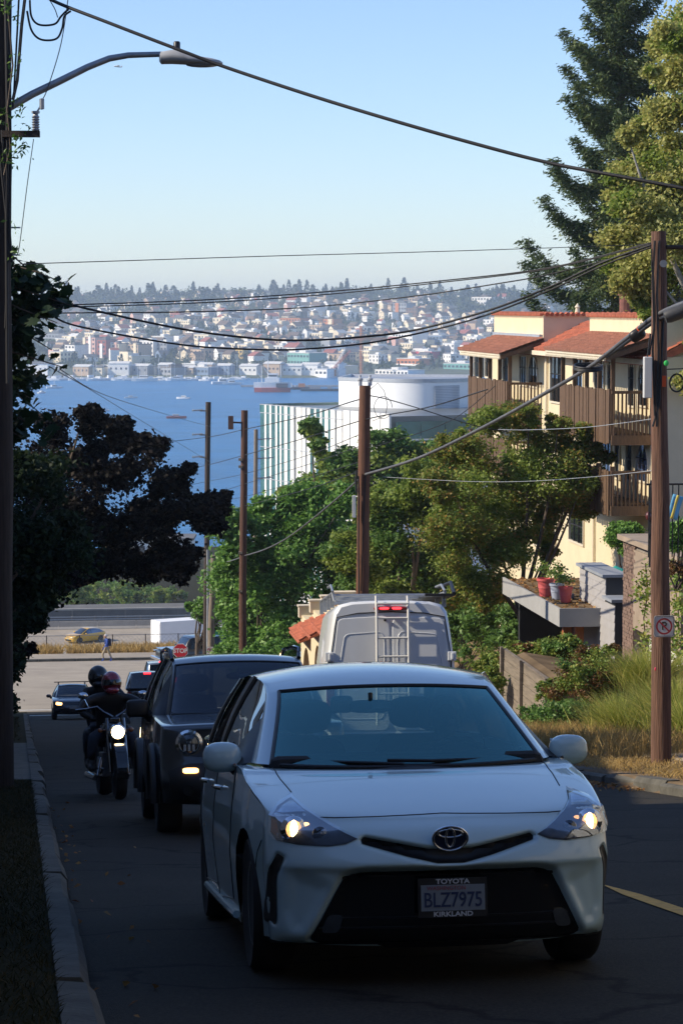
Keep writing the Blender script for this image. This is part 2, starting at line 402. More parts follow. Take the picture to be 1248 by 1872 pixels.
# lake
def lakemat():
    m = bpy.data.materials.new('lake_water'); m.use_nodes = True; t = m.node_tree; b = t.nodes['Principled BSDF']
    b.inputs['Roughness'].default_value = 0.28; b.inputs['IOR'].default_value = 1.33
    tc = t.nodes.new('ShaderNodeTexCoord')
    n1 = t.nodes.new('ShaderNodeTexNoise'); n1.inputs['Scale'].default_value = 0.22; n1.inputs['Detail'].default_value = 8; n1.inputs['Roughness'].default_value = 0.7
    mp = t.nodes.new('ShaderNodeMapping'); mp.inputs['Scale'].default_value = (0.6, 1.0, 1); t.links.new(tc.outputs['Object'], mp.inputs[0]); t.links.new(mp.outputs[0], n1.inputs['Vector'])
    bp = t.nodes.new('ShaderNodeBump'); bp.inputs['Strength'].default_value = 1.0; bp.inputs['Distance'].default_value = 2.2
    t.links.new(n1.outputs['Fac'], bp.inputs['Height']); t.links.new(bp.outputs[0], b.inputs['Normal'])
    n2 = t.nodes.new('ShaderNodeTexNoise'); n2.inputs['Scale'].default_value = 0.02; n2.inputs['Detail'].default_value = 12; n2.inputs['Roughness'].default_value = 0.72
    mp2 = t.nodes.new('ShaderNodeMapping'); mp2.inputs['Scale'].default_value = (0.7, 1.6, 1); t.links.new(tc.outputs['Object'], mp2.inputs[0]); t.links.new(mp2.outputs[0], n2.inputs['Vector'])
    rp = t.nodes.new('ShaderNodeValToRGB'); rp.color_ramp.elements[0].position = 0.3; rp.color_ramp.elements[1].position = 0.7
    rp.color_ramp.elements[0].color = (0.006, 0.10, 0.27, 1); rp.color_ramp.elements[1].color = (0.024, 0.22, 0.50, 1)
    t.links.new(n2.outputs['Fac'], rp.inputs['Fac']); t.links.new(rp.outputs[0], b.inputs['Base Color'])
    b.inputs['Specular IOR Level'].default_value = 0.22
    return m
mb = MB(); mb.add([(-2100, 480, -50), (2100, 480, -50), (2100, 2000, -50), (-2100, 2000, -50)], [(0, 1, 2, 3)])
tag(mb.build('lake', lakemat()), kind='structure')
# far hillside
_hw = [(rng.uniform(0.002, 0.012), rng.uniform(0.002, 0.01), rng.uniform(0, 6.28), rng.uniform(0.6, 2.0)) for _ in range(8)]
def hz(x, y):
    sh = 1772 + 14 * math.sin(x * 0.013) + 10 * math.sin(x * 0.031 + 1)
    yy = y - (sh - 1772)
    z = float(np.interp(yy, [1700, 1770, 1776, 1930, 2100, 2500, 2900, 3300, 4300], [-54, -51, -48.6, -46.3, -38, -15, 6.5, 6, -20]))
    w = smooth(1930, 2200, yy)
    z += w * sum(a * math.sin(fx * x + fy * y + ph) for fx, fy, ph, a in _hw) * 0.7
    return z
xs = np.linspace(-1300, 1300, 105); ys = list(np.linspace(1700, 1800, 9)) + list(np.linspace(1830, 4300, 60))
mHill = M('hillside_ground', (0.05, 0.07, 0.03), 0.95, 0.4, 0.02, 0, col2=(0.10, 0.115, 0.06))
mb = MB(); mb.grid([[(x, y, hz(x, y)) for x in xs] for y in ys]); o = mb.build('hills', mHill, None, True, 180); tag(o, kind='structure')

# haze: one closed box of thin air round camera and scene
mHz = bpy.data.materials.new('haze_air'); mHz.use_nodes = True; t = mHz.node_tree; t.nodes.remove(t.nodes['Principled BSDF'])
pv = t.nodes.new('ShaderNodeVolumePrincipled'); pv.inputs['Density'].default_value = HAZE_DENSITY; pv.inputs['Color'].default_value = (0.74, 0.87, 1.0, 1); pv.inputs['Anisotropy'].default_value = 0.2
t.links.new(pv.outputs[0], t.nodes['Material Output'].inputs['Volume'])
mb = MB(); mb.box(-2300, 2300, -90, 4500, -76, 34); o = mb.build('haze', mHz); tag(o, kind='stuff')

# houses standing off to the left of the street, whose shade lies over it
mStucco2 = M('grey_stucco', (0.30, 0.29, 0.27), 0.9, 0.1, 2)
mRoofDark = M('dark_shingle', (0.06, 0.055, 0.05), 0.9, 0.3, 3)
def shade_house(s0, s1, h, t1=-5.0, t0=-15.0, side_='left'):
    sm = (s0 + s1) / 2; zb = zr(s1) - 0.5; zt = zr(sm) + h
    o = thing('unseen_row_house', 'unseen house wall beyond the %s edge that shades the street' % side_, 'house', W(sm, (t0 + t1) / 2, zb), (0, 0, A), 'houses along the %s side of the street' % side_)
    hw, hd, H = (t1 - t0) / 2, (s1 - s0) / 2, zt - zb
    mb = MB(); mb.box(-hw, hw, -hd, hd, 0, H); mb.build('wall', mStucco2, o)
    mb = MB(); mb.ext([(-hw - .2, 0), (hw + .2, 0), (hw - 2, 1.2), (-hw + 2, 1.2)], (0, -hd, H), (1, 0, 0), (0, 0, 1), (0, 2 * hd, 0)); mb.build('roof', mRoofDark, o)
    for fl in range(int(H // 3)):
        for j in (-1, 1):
            w = MB(); xw = hw if side_ == 'left' else -hw; w.box(xw - .05, xw + .05, j * hd * 0.5 - .6, j * hd * 0.5 + .6, H - 2.6 - fl * 3, H - 1.2 - fl * 3); w.build('window', mWin, o)
for s0, s1, h in [(-22, -8.02, 9.6), (-8, 3.98, 9.6), (4, 14.98, 9.7), (15, 25.98, 9.0), (26, 36.98, 8.2), (37, 48.98, 7.9), (49, 60.98, 8.0), (61, 71.98, 9.8), (72, 83.98, 9.6), (84, 94.98, 9.0), (95, 105.98, 9.6), (106, 111.5, 9.0)]:
    shade_house(s0, s1, h)

for s0, s1, h in [(-34, -22, 9.5), (-21.5, -10, 9.0), (-9.7, 2, 9.6), (2.3, 12, 9.0), (12.3, 21.5, 9.4)]:
    shade_house(s0, s1, h, 20.0, 10.8, 'right')  # unseen houses added at the right to hold sky light off the street
for t0, t1, h in [(-4.9, 3.6, 10.5), (4.0, 10.6, 9.5)]: shade_house(-52, -40, h, t1, t0, 'near')  # unseen houses added behind the camera to block low sky light
# ------------------------------------------------------------------ foliage helpers
def npmesh(name, verts, nper, mats, mi=None):
    verts = np.asarray(verts, np.float32).reshape(-1, 3); nv = len(verts); nf = nv // nper
    me = bpy.data.meshes.new(name); me.vertices.add(nv); me.vertices.foreach_set('co', verts.ravel())
    me.loops.add(nv); me.loops.foreach_set('vertex_index', np.arange(nv, dtype=np.int32))
    me.polygons.add(nf); me.polygons.foreach_set('loop_start', np.arange(0, nv, nper, dtype=np.int32))
    for m in mats: me.materials.append(m)
    if mi is not None: me.polygons.foreach_set('material_index', np.asarray(mi, np.int32))
    me.update(calc_edges=True); return me
def leaf_verts(pos, size, rg, up=0.5, aspect=0.55, droop=0.0, dirs=None):
    n = len(pos)
    nrm = rg.normal(size=(n, 3)); nrm /= np.linalg.norm(nrm, axis=1, keepdims=True); nrm[:, 2] = np.abs(nrm[:, 2]) * (1 - up) + up * 1.2
    nrm /= np.linalg.norm(nrm, axis=1, keepdims=True)
    d = rg.normal(size=(n, 3)) if dirs is None else dirs + rg.normal(size=(n, 3)) * 0.35
    d[:, 2] -= droop
    d -= nrm * np.sum(d * nrm, axis=1, keepdims=True); d /= np.linalg.norm(d, axis=1, keepdims=True) + 1e-9
    b = np.cross(nrm, d)
    L = size * rg.uniform(0.6, 1.3, (n, 1)); w = L * aspect * 0.5
    fold = nrm * w * 0.35
    v = np.stack([pos - d * L * 0.5, pos - b * w + fold - d * L * 0.05, pos + d * L * 0.5, pos + b * w + fold - d * L * 0.05], axis=1)
    return v
def lobes(c, r, n, rg, shell=0.75, zmin=-1.0):
    out = []
    while len(out) < n:
        q = rg.normal(size=3); q /= np.linalg.norm(q)
        if q[2] < zmin: continue
        k = shell + (1 - shell) * rg.uniform(-0.6, 1.0)
        out.append(np.array(c) + q * np.array(r) * k)
    return np.array(out)
def crown_mesh(name, lobe_c, lobe_r, nleaf, size, mats, rg, sub=14, up=0.35, aspect=0.6, droop=0.2, flat=0.75, scat=0.42):
    lobe_c = np.asarray(lobe_c); lobe_r = np.broadcast_to(np.asarray(lobe_r, float), (len(lobe_c),))
    # break every lobe into smaller uneven ones, then twig clusters inside them, leaves round the twigs
    ns = 4; off = rg.normal(size=(len(lobe_c) * ns, 3)); off /= np.linalg.norm(off, axis=1, keepdims=True); rr0 = np.repeat(lobe_r, ns)
    lobe_c = np.repeat(lobe_c, ns, 0) + off * (rr0 * rg.uniform(.35, 1.0, len(rr0)))[:, None]; lobe_r = rr0 * rg.uniform(.38, .72, len(rr0)); sub = max(5, sub // 3)
    ci = np.repeat(np.arange(len(lobe_c)), sub)
    q = rg.normal(size=(len(ci), 3)); q /= np.linalg.norm(q, axis=1, keepdims=True)
    q *= (rg.uniform(0.25, 1.0, (len(ci), 1)) ** 0.5); q[:, 2] *= flat
    tw = lobe_c[ci] + q * lobe_r[ci][:, None]
    per = max(1, nleaf // len(tw))
    ti = np.repeat(np.arange(len(tw)), per)
    g = rg.normal(size=(len(ti), 3)) * (lobe_r[ci][ti] * scat)[:, None]; g[:, 2] *= 0.7
    pos = tw[ti] + g
    v = leaf_verts(pos, size, rg, up, aspect, droop)
    mi = rg.integers(0, len(mats), len(lobe_c))[ci][ti] if len(mats) > 1 else None
    return npmesh(name, v, 4, mats, mi)
def curve_pts(a, b, rg, sag=0.12, n=5):
    a, b = np.array(a, float), np.array(b, float); L = np.linalg.norm(b - a); off = rg.normal(size=3) * sag * L * 0.5
    off[2] = abs(off[2]) * 0.5
    return [tuple(a + (b - a) * t + off * math.sin(math.pi * t)) for t in np.linspace(0, 1, n)]
def tree(name, label, cat, base, fork_h, lobe_c, lobe_r, nleaf, size, leafmats, bark, r0=0.2, group=None, seed=1, up=0.35, aspect=0.6, sub=14, lean=(0, 0), droop=0.2, nlimb=9, scat=0.42):
    rg = np.random.default_rng(seed); base = Vector(base)
    o = thing(name, label, cat, base, (0, 0, 0), group)
    lc = np.asarray(lobe_c) - np.array(base)
    mb = MB(); fork = np.array([lean[0], lean[1], fork_h])
    mb.tube([(0, 0, -0.3), (lean[0] * 0.2, lean[1] * 0.2, fork_h * 0.3), (lean[0] * .6, lean[1] * .6, fork_h * 0.7), tuple(fork)], [r0 * 1.35, r0 * 1.02, r0 * 0.9, r0 * 0.8], 10)
    mb.build('trunk', bark, o, True, 60)
    idx = rg.permutation(len(lc))[:nlimb]
    for i in idx:
        mb = MB(); pts = curve_pts(fork * rg.uniform(0.8, 1.0), lc[i], rg); mb.tube(pts, np.linspace(r0 * 0.55, r0 * 0.08, len(pts)), 6); mb.build('limb', bark, o, True, 60)
    link('crown', crown_mesh('crown', lc, lobe_r, nleaf, size, leafmats, rg, sub, up, aspect, droop, .75, scat), o)
    return o
def shrub(name, label, cat, base, r, h, nleaf, size, leafmats, group=None, seed=1, nl=14, up=0.3, aspect=0.5, stems=5, zmin=-0.2, shell=0.7):
    rg = np.random.default_rng(seed); o = thing(name, label, cat, base, (0, 0, 0), group)
    rx, ry = (r, r) if not hasattr(r, '__len__') else r
    lc = lobes((0, 0, h * 0.45), (rx * 0.75, ry * 0.75, h * 0.42), nl, rg, shell, zmin)
    lr = rg.uniform(0.26, 0.42, nl) * min(rx, ry, h)
    link('foliage', crown_mesh('foliage', lc, lr, nleaf, size, leafmats, rg, 12, up, aspect), o)
    for i in range(stems):
        mb = MB(); pts = curve_pts((rg.normal() * .08, rg.normal() * .08, -0.1), lc[i % nl], rg); mb.tube(pts, np.linspace(0.025, 0.008, len(pts)), 5); mb.build('stem', mWoodDark, o)
    return o
def blades(pos, h, w, rg, lean=0.35, dirs=None, seg=1):
    n = len(pos); pos = np.asarray(pos, float); a = rg.uniform(0, 2 * math.pi, n); side = np.stack([np.cos(a), np.sin(a), np.zeros(n)], 1)
    hh = h * rg.uniform(0.5, 1.25, (n, 1)); d = rg.normal(size=(n, 3)) * lean; d[:, 2] = 1
    if dirs is not None: d[:, :2] += dirs
    ww = w * rg.uniform(0.6, 1.3, (n, 1)); mid = pos + d * hh * 0.5; tip = pos + d * hh + np.stack([d[:, 0], d[:, 1], -0.35 * np.hypot(d[:, 0], d[:, 1])], 1) * hh * 0.5
    return np.stack([pos - side * ww * .5, mid - side * ww * .4, tip, mid + side * ww * .4], 1)
lfGreen = leafmat('leaf_green', [(0.057, 0.129, 0.029), (0.129, 0.245, 0.053), (0.216, 0.344, 0.086)], 0.4, 0.5, 0.3)
lfLaurel = leafmat('leaf_laurel', [(0.066, 0.158, 0.033), (0.144, 0.289, 0.053), (0.235, 0.419, 0.091)], 0.4, 0.5, 0.3)
lfYellow = leafmat('leaf_yellow_green', [(0.13, 0.20, 0.032), (0.22, 0.30, 0.055), (0.34, 0.40, 0.09)], 0.5, 0.5, 0.3)
lfBirch = leafmat('leaf_birch', [(0.204, 0.228, 0.054), (0.360, 0.384, 0.102), (0.552, 0.540, 0.192), (0.396, 0.348, 0.090)], 0.5, 0.5, 0.35)
lfRust = leafmat('leaf_rust_maple', [(0.13, 0.19, 0.035), (0.20, 0.27, 0.055), (0.28, 0.31, 0.07), (0.42, 0.24, 0.07)], 0.5)
lfShade = leafmat('leaf_shaded_green', [(0.010, 0.022, 0.008), (0.018, 0.034, 0.011), (0.03, 0.05, 0.018)], 0.25, 0.6, 0.2)  # leaf green with the darkness of shade put into its colour
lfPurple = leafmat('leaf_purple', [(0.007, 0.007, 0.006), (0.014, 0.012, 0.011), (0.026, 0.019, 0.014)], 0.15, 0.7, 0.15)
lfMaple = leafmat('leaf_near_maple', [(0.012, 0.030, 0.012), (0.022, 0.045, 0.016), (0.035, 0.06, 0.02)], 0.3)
lfFir = leafmat('leaf_fir', [(0.035, 0.065, 0.022), (0.07, 0.11, 0.036), (0.13, 0.165, 0.055)], 0.2)
lfRed = leafmat('leaf_reddish', [(0.09, 0.09, 0.02), (0.16, 0.08, 0.03), (0.22, 0.09, 0.035)], 0.35)
lfIvy = leafmat('leaf_ivy', [(0.095, 0.165, 0.029), (0.189, 0.284, 0.048), (0.331, 0.307, 0.071)], 0.3)
lfDry = leafmat('dry_grass', [(0.30, 0.19, 0.06), (0.42, 0.28, 0.10), (0.50, 0.36, 0.15)], 0.35, 0.8, 0.2)
lfReed = leafmat('reed_grass', [(0.180, 0.240, 0.040), (0.320, 0.360, 0.070), (0.600, 0.520, 0.160)], 0.35, 0.6, 0.3)
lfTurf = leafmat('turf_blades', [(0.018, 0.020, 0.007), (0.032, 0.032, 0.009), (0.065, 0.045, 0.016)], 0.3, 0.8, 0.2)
lfFallen = leafmat('fallen_leaves', [(0.20, 0.08, 0.03), (0.32, 0.16, 0.05), (0.40, 0.25, 0.09)], 0.2, 0.8)
lfFar = [leafmat('far_leaf_%s' % n, c, 0.2, 0.8, 0.1) for n, c in (('olive', [(0.06, 0.085, 0.03), (0.11, 0.13, 0.045)]), ('dark', [(0.03, 0.05, 0.03), (0.05, 0.075, 0.04)]), ('pale', [(0.09, 0.115, 0.04), (0.16, 0.17, 0.06)]))]
mBark = M('bark', (0.10, 0.075, 0.055), 0.9, 0.35, 5, 0.6, stretch=(4, 4, 0.7))
mBarkPale = M('pale_bark', (0.30, 0.28, 0.25), 0.8, 0.35, 5, 0.3, stretch=(4, 4, 1.5))

# ---- left side trees
def at_ground(s, t): return W(s, t, ground(s, t))
def lobes_px(spec):  # (u, v, s, radius m)
    return np.array([PS(u, v, s) for u, v, s, r in spec]), np.array([r for u, v, s, r in spec])
# purple maple over the road
b = at_ground(64, -1.2); spec = []
rg = np.random.default_rng(3)
for u, v, r in [(90, 800, .75), (150, 770, .5), (168, 752, .25), (120, 850, .9), (180, 850, .8), (215, 800, .5), (222, 776, .28), (255, 815, .5), (285, 820, .38), (240, 870, .9), (300, 880, .7), (335, 890, .4), (345, 865, .25), (370, 925, .5), (400, 925, .35), (410, 915, .25), (330, 950, .8), (380, 965, .4), (290, 960, .95), (220, 950, 1.0), (150, 940, 1.0), (90, 920, 1.0), (50, 900, 1.0), (60, 1000, 1.0), (140, 1010, 1.0), (230, 1030, .9), (300, 1030, .75), (345, 1040, .45), (330, 1068, .35), (280, 1055, .6), (180, 1050, .7), (110, 1060, .7), (60, 1080, .8), (-20, 950, 1.2), (-40, 850, 1.0), (-30, 1060, 1.1), (-90, 930, 1.3), (45, 1150, .6), (20, 1190, .55)]:
    spec.append((u, v - (24 if v >= 1030 and u > 100 else 0), 64 + rg.uniform(-2.2, 2.2), r * 0.78))
lc, lr = lobes_px(spec)
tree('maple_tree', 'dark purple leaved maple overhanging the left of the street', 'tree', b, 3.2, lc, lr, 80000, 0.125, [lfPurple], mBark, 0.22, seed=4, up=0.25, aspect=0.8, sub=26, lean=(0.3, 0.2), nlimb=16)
# dense green tree nearer, at the left edge, leaf colour darkened for shade
b = at_ground(47, -1.3); spec = []
for u, v, r in [(40, 870, .6), (90, 890, .6), (10, 830, .6), (60, 950, .9), (110, 960, .6), (20, 1000, .9), (90, 1040, .7), (40, 1090, .7), (-30, 900, .9), (-60, 1000, 1.0), (60, 1140, .35), (20, 1170, .45), (0, 1220, .4), (75, 1100, .3), (130, 1010, .4), (-40, 1120, .8), (5, 1270, .35), (-15, 1300, .4)]:
    spec.append((u, v, 47 + rg.uniform(-1.2, 1.2), r * 0.8))
lc, lr = lobes_px(spec)
tree('street_tree', 'dense green street tree with shade-darkened leaves at the left edge below the big leaves', 'tree', b, 2.0, lc, lr, 36000, 0.12, [lfShade], mBark, 0.2, seed=5, up=0.25, sub=26, nlimb=10)
# near bigleaf maple: leaves large enough to be parts
def maple_leaf_mesh():
    half = [(0, -0.50), (0.09, -0.40), (0.30, -0.42), (0.26, -0.26), (0.50, -0.16), (0.42, -0.02), (0.56, 0.16), (0.34, 0.10), (0.24, 0.14), (0.26, 0.32), (0.13, 0.27), (0, 0.55)]
    vs = [(x, y, 0.10 * abs(x) - 0.12 * y * y) for x, y in half] + [(-x, y, 0.10 * abs(x) - 0.12 * y * y) for x, y in half[1:-1]]
    n = len(half); k = len(vs); c = k; vs.append((0, -0.1, 0.0))
    ring = list(range(n)) + list(range(k - 1, n - 1, -1))
    me = bpy.data.meshes.new('leaf'); me.from_pydata(vs, [], [(c, ring[i], ring[(i + 1) % len(ring)]) for i in range(len(ring))]); me.materials.append(lfMaple); return me
leaf_me = maple_leaf_mesh()
b = at_ground(36, -1.6)
near = thing('bigleaf_maple', 'near maple with large lobed leaves hanging in at the left edge', 'tree', b)
mb = MB(); top = PS(-40, 520, 36) - b
mb.tube([(0, 0, -.3), (0.05, 0, 2.0), (0.0, 0.1, 4.0), (top.x, top.y, top.z)], [0.2, 0.16, 0.13, 0.08], 10); mb.build('trunk', mBark, near, True, 60)
tips = [(120, 520), (135, 560), (105, 590), (95, 640), (118, 672), (75, 690), (60, 730), (80, 760), (90, 800), (40, 800), (30, 640), (30, 560), (60, 500), (45, 770), (70, 610), (20, 700)]
rg = np.random.default_rng(12); anchors = []
for u, v in tips:
    e = PS(u, v, 36 + rg.uniform(-.8, .8)) - b; a0 = PS(-30, v - 60 + rg.uniform(-20, 20), 36) - b
    pts = curve_pts(a0, e, rg, 0.1, 6); mb = MB(); mb.tube(pts, np.linspace(0.022, 0.006, 6), 5); mb.build('branch', mBark, near)
    anchors.append((np.array(pts[0]), np.array(pts[-1])))
cnt = 0
while cnt < 290:
    i = rg.integers(len(anchors)); f = rg.uniform(0.25, 1.03); a0, e = anchors[i]; p = a0 + (e - a0) * f + rg.normal(size=3) * np.array([.085, .2, .085])
    w_ = Vector(p) + b; u_ = CX + FPX * w_.x / (w_.y * _cp - w_.z * _sp)
    if u_ > 142 or u_ < -25: continue
    o = link('leaf', leaf_me, near, p, (rg.uniform(-1.5, .5) + .6, rg.uniform(-.9, .9), rg.uniform(0, 6.28)), [rg.uniform(.13, .25)] * 3); cnt += 1
spec = [(u, v, 36 + rg.uniform(-.7, .7), r) for u, v, r in [(0, 520, .2), (20, 560, .3), (50, 560, .22), (80, 565, .15), (10, 610, .25), (45, 630, .2), (0, 670, .22), (30, 690, .15), (0, 740, .2), (20, 790, .18), (75, 520, .12), (100, 545, .12), (-30, 600, .4), (-30, 700, .4), (-20, 500, .3), (15, 500, .2), (40, 515, .15)]]
lc, lr = lobes_px(spec)
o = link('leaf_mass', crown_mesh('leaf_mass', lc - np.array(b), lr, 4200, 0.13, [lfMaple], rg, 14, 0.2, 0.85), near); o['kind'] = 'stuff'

# ---- right side: evergreen hedge trees beyond the van, seen over the parked cars
def crown_tree(name, label, base_st, spec, nleaf, size, mats, bark, fork, r0, seed, jit=1.5, sub=22, scale=1.0, **kw):
    rg = np.random.default_rng(seed + 50); s0, t0 = base_st; b = at_ground(s0, t0)
    lc, lr = lobes_px([(u, v, s0 + rg.uniform(-jit, jit), r * scale) for u, v, r in spec])
    return tree(name, label, 'tree', b, fork, lc, lr, nleaf, size, mats, bark, r0, seed=seed, sub=sub, **kw)
crown_tree('laurel_tree', 'bright green glossy laurel tree right of the tall brown pole', (112, 10.6), [(440, 960, .9), (480, 940, .8), (530, 935, .9), (580, 930, .9), (625, 925, .8), (420, 1000, .9), (470, 1000, 1.2), (540, 990, 1.3), (600, 985, 1.2), (640, 990, .8), (430, 1060, 1.1), (490, 1070, 1.3), (560, 1060, 1.4), (620, 1060, 1.2), (450, 1130, 1.2), (510, 1140, 1.3), (580, 1130, 1.2), (430, 1180, 1.0), (480, 1200, 1.0), (540, 1200, 1.2), (415, 970, .5), (650, 1050, .9), (640, 1130, 1.0), (480, 1165, .9), (425, 1105, .6), (460, 1230, .9), (500, 1030, 1.2), (550, 1010, 1.2), (580, 960, 1.0), (520, 970, 1.0), (600, 1020, 1.0), (460, 1020, 1.0)], 96000, 0.22, [lfLaurel], mBark, 2.0, 0.2, 21, 2.0, 30, up=0.3)
crown_tree('laurel_tree', 'small pale green tree behind the leaning pole at the corner', (132, 9.3), [(385, 1090, .8), (365, 1105, .6), (400, 1060, .7), (410, 1110, .9), (420, 1050, .6), (370, 1130, .5), (395, 1145, .5), (350, 1108, .3), (430, 1080, .8)], 11000, 0.2, [lfLaurel], mBark, 2.2, 0.12, 22, 1.0, 24)
crown_tree('ash_tree', 'tall loose tree rising in front of the white building', (128, 16.5), [(575, 790, .45), (568, 775, .3), (585, 815, .4), (597, 835, .25), (540, 905, .6), (525, 920, .4), (600, 870, .8), (640, 850, .8), (590, 900, .9), (560, 930, .7), (620, 920, .9), (700, 820, .9), (735, 810, .8), (760, 830, .8), (690, 860, 1.0), (750, 870, 1.0), (720, 900, 1.2), (790, 850, .9), (660, 900, 1.0), (610, 960, 1.2), (680, 960, 1.2), (655, 1020, 1.3)], 38000, 0.26, [lfGreen, lfYellow], mBark, 3.5, 0.22, 23, 2.0, 26, scale=1.1)
crown_tree('plum_tree', 'yellow green broad tree behind the wooden pole above the van', (90, 14.0), [(720, 900, .8), (780, 880, .9), (830, 870, .8), (690, 940, .7), (740, 950, 1.1), (800, 940, 1.2), (850, 930, 1.0), (700, 1000, .9), (760, 1010, 1.3), (830, 1000, 1.3), (880, 980, 1.0), (690, 1060, .8), (740, 1075, 1.0), (810, 1070, 1.2), (870, 1060, 1.1), (640, 1010, .7), (650, 1070, .7), (620, 1100, .6), (720, 1120, .8), (790, 1130, .8), (760, 1150, .8), (660, 1120, .6)], 105000, 0.165, [lfYellow, lfYellow, lfGreen], mBark, 2.2, 0.2, 24, 1.8, 30)
crown_tree('rust_maple', 'maple with rust tinged leaves in front of the cream apartments', (69, 14.4), [(850, 800, .4), (900, 785, .5), (950, 780, .5), (1000, 790, .5), (1050, 800, .45), (1085, 815, .35), (820, 840, .5), (870, 850, .65), (930, 840, .7), (990, 850, .7), (1045, 860, .6), (1080, 870, .4), (800, 890, .45), (850, 910, .7), (910, 905, .8), (970, 905, .8), (1030, 915, .55), (1060, 930, .35), (830, 960, .6), (890, 965, .75), (950, 960, .7), (1000, 965, .4), (850, 1010, .55), (900, 1020, .6), (935, 1005, .5), (870, 1060, .5), (910, 1075, .4), (840, 1080, .45), (890, 1095, .3), (1060, 895, .4), (820, 815, .25), (1020, 770, .2), (965, 760, .2), (1000, 1010, .2), (1095, 835, .25), (1070, 790, .25)], 100000, 0.105, [lfRust, lfRust, lfYellow], mBark, 1.7, 0.13, 25, 0.9, 28, lean=(-0.5, -0.2), nlimb=10, scale=1.12)
# birch at the right edge (its trunk stands just outside the frame)
spec = []
rg = np.random.default_rng(31)
for u, v, r in [(1240, 20, .7), (1210, 60, .5), (1180, 90, .3), (1245, 110, .8), (1200, 140, .5), (1165, 130, .22), (1230, 190, .8), (1180, 210, .5), (1150, 230, .35), (1120, 250, .25), (1210, 270, .8), (1150, 290, .6), (1110, 310, .45), (1245, 310, .8), (1190, 350, .8), (1130, 370, .7), (1100, 340, .4), (1230, 400, .8), (1170, 430, .8), (1120, 440, .6), (1100, 480, .45), (1160, 500, .7), (1230, 490, .8), (1110, 520, .4), (1170, 530, .4), (1250, 560, .6), (1230, 640, .4), (1240, 700, .35), (1245, 760, .35), (1240, 800, .25), (1290, 200, 1.0), (1290, 400, 1.0), (1290, 80, 1.0), (1290, 600, .9), (1225, 740, .2), (1130, 470, .4), (1150, 540, .4), (1185, 560, .4), (1195, 590, .3), (1165, 575, .25)]:
    spec.append((u + 26, v, 66 + rg.uniform(-1.5, 1.5), r * .8))
lc, lr = lobes_px(spec); b = at_ground(66, 18.6)
tree('birch_tree', 'tall yellowing birch filling the upper right edge', 'tree', b, 7.0, lc, lr, 120000, 0.12, [lfBirch, lfBirch, lfYellow], mBarkPale, 0.2, seed=32, sub=30, up=0.2, aspect=0.7, droop=0.5, nlimb=9, scat=.62)
# Douglas fir behind the apartments
def fir(name, label, base, H, rad, seed, nb=64, xprof=None):
    rg = np.random.default_rng(seed); o = thing(name, label, 'tree', base)
    mb = MB(); mb.tube([(0, 0, -.3), (0.05, 0, H * .5), (0, 0, H)], [H * .017, H * .010, 0.03], 10); mb.build('trunk', mBark, o, True, 60)
    allv = []; nw = int(H / 1.15)
    for w in range(nw):
        f = (w + .3) / nw; z0 = H * (0.10 + 0.88 * f); k_ = 6 if f < .8 else 4; a0 = rg.uniform(0, 6.28)
        for j in range(k_):
            L = rad * (1 - f * .88) ** 0.8 * rg.uniform(0.5, 1.22); a = a0 + j * 6.283 / k_ + rg.uniform(-.35, .35); z = z0 + rg.uniform(-.35, .35)
            d = np.array([math.cos(a), math.sin(a), 0]); n = 9
            pts = [np.array([0, 0, z]) + d * L * q + np.array([0, 0, -0.30 * L * math.sin(q * 2.3) + 0.30 * L * q ** 3]) for q in np.linspace(0, 1, n)]
            mb = MB(); mb.tube([tuple(p) for p in pts], np.linspace(0.05, 0.01, n), 5); mb.build('limb', mBark, o)
            nq = max(6, int(L * 4.2))
            for q in np.linspace(0.16, 1.0, nq):
                p = np.array([np.interp(q, np.linspace(0, 1, n), [w_[c] for w_ in pts]) for c in range(3)])
                k = int(165 * (1.25 - 0.5 * q)); wd_ = .36 * (1.2 - .75 * q) * (.6 + .12 * L)
                g = rg.normal(size=(k, 3)) * np.array([wd_, wd_, 0.09]); g[:, 2] -= np.abs(rg.normal(size=k)) * 0.42 * (1.15 - q)
                allv.append(leaf_verts(p + g, 0.21, rg, 0.1, 0.30, 0.35, np.tile(d, (k, 1))))
    me = npmesh('foliage', np.concatenate(allv), 4, [lfFir]); link('foliage', me, o); return o
q = PS(1128, 600, 104); b = W(104, st(q)[1], -11.0)
fir('fir_tree', 'tall dark conifer with drooping boughs behind the cream apartments', b, 30, 5.0, 43)

# two unseen trees added uphill behind the viewer, their crowns blocking sky light
for i, (s0, t0, z0, lab) in enumerate([(-9, -1.5, 8.5, 'unseen street tree behind the viewer on the left verge, added to block sky'), (-7, 9.5, 9.5, 'unseen street tree behind the viewer on the right verge, added to block sky')]):
    rg = np.random.default_rng(90 + i); b = at_ground(s0, t0); c0 = np.array(W(s0 + (0 if i == 0 else -1), t0 + (2.2 if i == 0 else -2.2), z0))
    lc = lobes(c0, (5.2, 4.6, 3.2), 26, rg, .75, -.7)
    tree('street_tree', lab, 'tree', b, 4.0, lc, rg.uniform(1.2, 1.9, 26), 16000, 0.30, [lfShade], mBark, 0.25, seed=95 + i)
